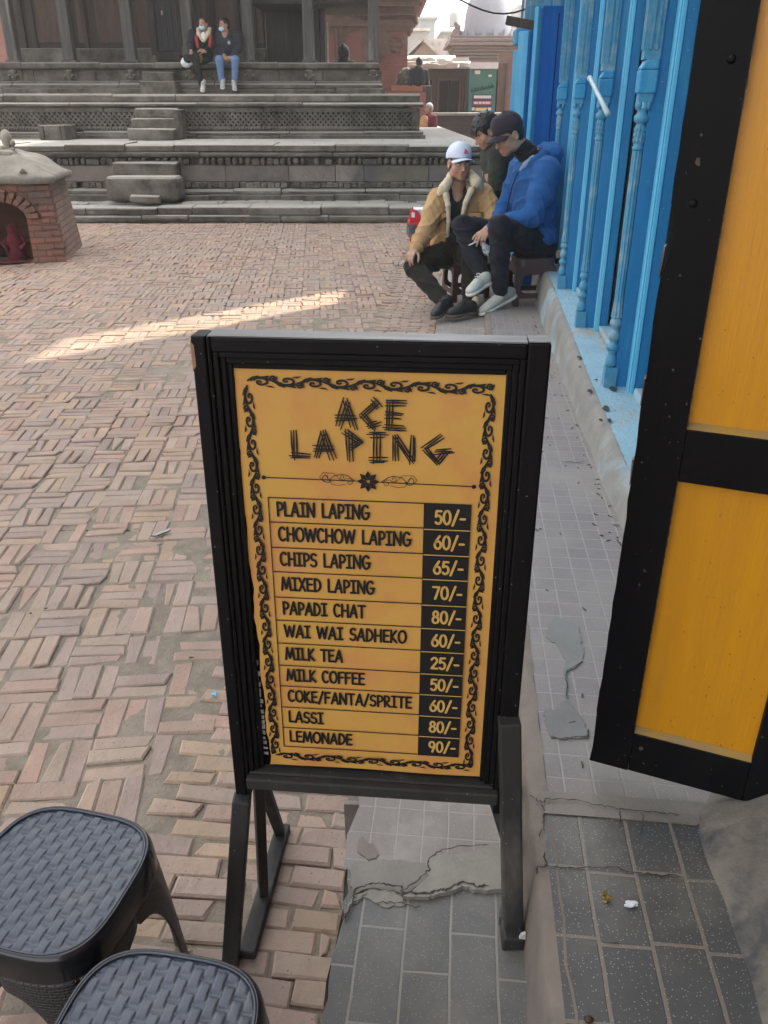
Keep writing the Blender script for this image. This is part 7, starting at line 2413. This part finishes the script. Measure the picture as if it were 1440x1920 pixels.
# red swing-lid bin behind the man in the tan jacket
m_binred = mat('red_plastic', (.50, .022, .03), (.42, .02, .028), scale=8, rough=.35, bump=.1)
m_binlid = mat('pale_grey_lid', (.56, .58, .64), (.5, .52, .58), scale=8, rough=.4, bump=.1)
yb = 8.7
bx0, bx1 = xp(766, yb, 440), xp(818, yb, 440)
bt = thing('dustbin', 'red plastic swing-lid dustbin with a grey bag showing, behind the man in tan', 'dustbin', ((bx0 + bx1) / 2, yb, 0))
cx_ = (bx0 + bx1) / 2; hw = (bx1 - bx0) / 2
z1, z2, z3 = zy(437, yb), zy(420, yb), zy(390, yb)
MB().box((cx_ - hw * .82, yb - .1, 0), (cx_ + hw * .82, yb + .14, z1), taper=(1.16, 1.1)).build('bin_body', m_binred, bt, bevel=.015)
mb = MB()
def bagf(u, v):
    t = 2 * math.pi * u
    r = 1 + .05 * math.sin(t * 9 + v * 3) + .04 * math.sin(t * 5)
    return (cx_ + hw * 1.04 * r * max(-1, min(1, 1.35 * math.cos(t))), yb + .02 + .15 * r * max(-1, min(1, 1.35 * math.sin(t))), z1 - .02 + (z2 - z1 + .03) * v)
mb.grid(bagf, 40, 4); mb.build('bin_bag', mat('grey_bin_bag', (.10, .10, .11), (.06, .06, .065), scale=14, rough=.35, bump=.8, bscale=30, dist=.01), bt)
mb = MB(); mb.box((cx_ - hw * 1.06, yb - .13, z2), (cx_ + hw * 1.06, yb + .17, z2 + .03)); mb.build('lid_rim', m_binred, bt, bevel=.008)
mb = MB()
prof = [(cx_ - hw * 1.0, z2 + .031), (cx_ - hw * .78, z3 - .02), (cx_ - hw * .7, z3), (cx_ - hw * .45, z3 - .012), (cx_ - hw * .05, z2 + .075), (cx_ + hw * .5, z2 + .04), (cx_ + hw, z2 + .031)]
mb.prism(prof, yb - .12, yb - .09, axis=1); mb.prism(prof, yb + .13, yb + .16, axis=1); mb.build('lid_cheek', m_binred, bt, bevel=.006)
mb = MB()
mb.prism([(cx_ - hw * .7, z3 - .003), (cx_ + hw * .7, z3 - .003), (cx_ + hw * .98, z2 + .032), (cx_ + hw * .5, z2 + .035), (cx_ - hw * .02, z2 + .07), (cx_ - hw * .45, z3 - .016)], yb - .088, yb + .128, axis=1)
mb.build('swing_lid', m_binlid, bt, bevel=.006)
MB().box((cx_ - hw * .82, yb - .125, z3 - .075), (cx_ - hw * .6, yb - .1205, z3 - .028)).build('paper_label', m_white, bt)
# black rucksack and cloth bundle with cable by the wall
r = Vol(.008); c = gy(1036, 512, 6.55)
r.ell(c, (.075, .11, .17), None, .04); r.ell(c + Vector((.0, .0, -.1)), (.085, .12, .09), None, .05)
o = vpart(r, 'rucksack', m_black, None, wrinkle(.008, 24, 3)); tag(o, 'black rucksack slumped between the brown stool and the blue wall', 'bag')
r = Vol(.006); c = gy(1052, 500, 6.3)
c.z = ZS + .05
r.ell(c, (.045, .06, .05)); r.ell(c + Vector((.03, .02, -.01)), (.04, .05, .04), None, .02); r.ell(c + Vector((-.01, -.02, .03)), (.03, .03, .025), None, .02)
o = vpart(r, 'cloth_bundle', m_fleece, None, wrinkle(.009, 36, 5)); tag(o, 'crumpled pale cloth bundle on the blue sill behind the rucksack', 'cloth')
mb = MB()
pts = []
for k in range(60):
    t = k / 59 * 2 * math.pi * 2.6
    pts.append(Vector((c.x - .02 + .045 * math.cos(t) + .012 * math.sin(t * 2.3), c.y - .10 + .05 * math.sin(t), ZS + .012 + .035 * abs(math.sin(t * .7)))))
mb.tube(pts, .005, 6); o = mb.build('cable_coil', m_puff); tag(o, 'dark cable loosely coiled on the sill near the pale cloth bundle', 'cable')
# shoe-like pale sandal between the feet
p = gz(892, 578, .06)
sd = thing('sandal', 'worn cream sandal standing behind the feet of the two seated men', 'sandal', p)
v = Vol(.006); v.ell(p + Vector((0, .05, .03)), (.035, .09, .028), None, .02); v.ell(p + Vector((0, .0, .045)), (.032, .04, .04), None, .02); vpart(v, 'upper', m_fleece, sd)
# litter
def flat_star(c, r, n=5, inner=.5, th=.002, z0=.0):
    return [(c.x + (r if k % 2 == 0 else r * inner) * math.cos(math.pi * k / n + .4), c.y + (r if k % 2 == 0 else r * inner) * math.sin(math.pi * k / n + .4)) for k in range(2 * n)]
p = gz(402, 1302, .008)
o = MB().prism(flat_star(p, .009), .008, .0105).build('star_scrap', mat('turquoise_foil', (.02, .42, .62), (.02, .36, .58), rough=.3)); tag(o, 'tiny turquoise star-shaped scrap on the bricks left of the board', 'scrap')
p = gz(1134, 1686, zwalk(.9))
mb = MB()
for k in range(16):
    a = random.uniform(0, 6.28); q = random.uniform(0, .008)
    mb.box((-.003, -.002, 0), (.003, .002, .0012), M=Matrix.Translation((p.x + q * math.cos(a), p.y + q * math.sin(a), zwalk(p.y) + .0015 + .0004 * k)) @ Matrix.Rotation(a * 2, 4, 'Z') @ Matrix.Rotation(random.uniform(-.5, .5), 4, 'X'), jit=.0007)
o = mb.build('foil_wrapper', mat('gold_brown_foil', (.30, .20, .04), (.05, .04, .02), scale=200, rough=.3, metal=.4)); tag(o, 'crumpled gold brown foil scrap on the dark tiles', 'wrapper')
p = gz(1183, 1699, zwalk(.9))
v = Vol(.0012)
r_ = np.random.default_rng(8)
for k in range(16):
    q = np.array((p.x, p.y, zwalk(p.y) + .004)) + r_.normal(0, 1, 3) * (.005, .0022, .0010); v.ell(q, (.0032, .0022, .002), None, .002)
o = vpart(v, 'cotton_fluff', mat('white_fluff', (.75, .78, .8), (.65, .68, .7), scale=200, rough=1, bump=.8, bscale=900), None, wrinkle(.0008, 500, 3)); tag(o, 'small tuft of white cotton fluff on the dark tiles', 'fluff')
p = gz(1103, 1916, zwalk(.7))
o = MB().ball((p.x, p.y, zwalk(p.y) + .004), (.007, .005, .004), 8, 5).build('nut_shell', mat('dark_brown_shell', (.05, .03, .015), (.02, .013, .01), scale=200, rough=.5)); tag(o, 'dark brown nut shell at the bottom edge of the tiles', 'shell')
p = gz(302, 1001, .008)
o = MB().prism([(p.x - .03, p.y - .02), (p.x - .012, p.y - .022), (p.x + .03, p.y + .02), (p.x + .022, p.y + .034), (p.x, p.y + .012)], .008, .013, ).build('dry_leaf', m_stone); tag(o, 'dull grey dry leaf lying on the bricks left of the board', 'leaf')
mb = MB()
for _ in range(150):
    a = 1.15 + 4.6 * random.random() ** 1.4; pq = random.uniform(.18, .49)
    if random.random() < .35: pq = .49 - .03 * random.random()
    L = random.uniform(.003, .009)
    mb.box((-L, -.0016, 0), (L, .0016, .0015), M=FM @ Matrix.Translation((pq, a, zwalk(a) + .001)) @ Matrix.Rotation(random.uniform(0, 3.1), 4, 'Z'), jit=.001)
for _ in range(40):
    p_ = Vector((random.uniform(-3, .2), random.uniform(1.2, 6), .006)); L = random.uniform(.003, .008)
    mb.box((-L, -.002, 0), (L, .002, .002), M=Matrix.Translation(p_) @ Matrix.Rotation(random.uniform(0, 3.1), 4, 'Z'), jit=.001)
o = mb.build('leaf_crumbs', mat('dark_leaf_crumb', (.05, .045, .03), (.09, .075, .05), scale=60, rough=.9)); tag(o, 'dark leaf crumbs scattered over the pavement', 'litter', kind='stuff')

# ------------------------------------------------------------------ haze
HZ = 0.0022
if HZ:
    m = bpy.data.materials.new('haze'); m.use_nodes = True
    t = m.node_tree; t.nodes.clear()
    out = nd(t, 'ShaderNodeOutputMaterial'); pv = nd(t, 'ShaderNodeVolumePrincipled', Density=HZ, Anisotropy=.55)
    pv.inputs['Color'].default_value = (.98, .955, .92, 1)
    t.links.new(pv.outputs[0], out.inputs['Volume'])
    o = MB().box((-165, -35, -1.2), (165, 265, 21)).build('haze', m, uv=False); tag(o, 'pale dusty haze filling the square', 'haze', kind='stuff')
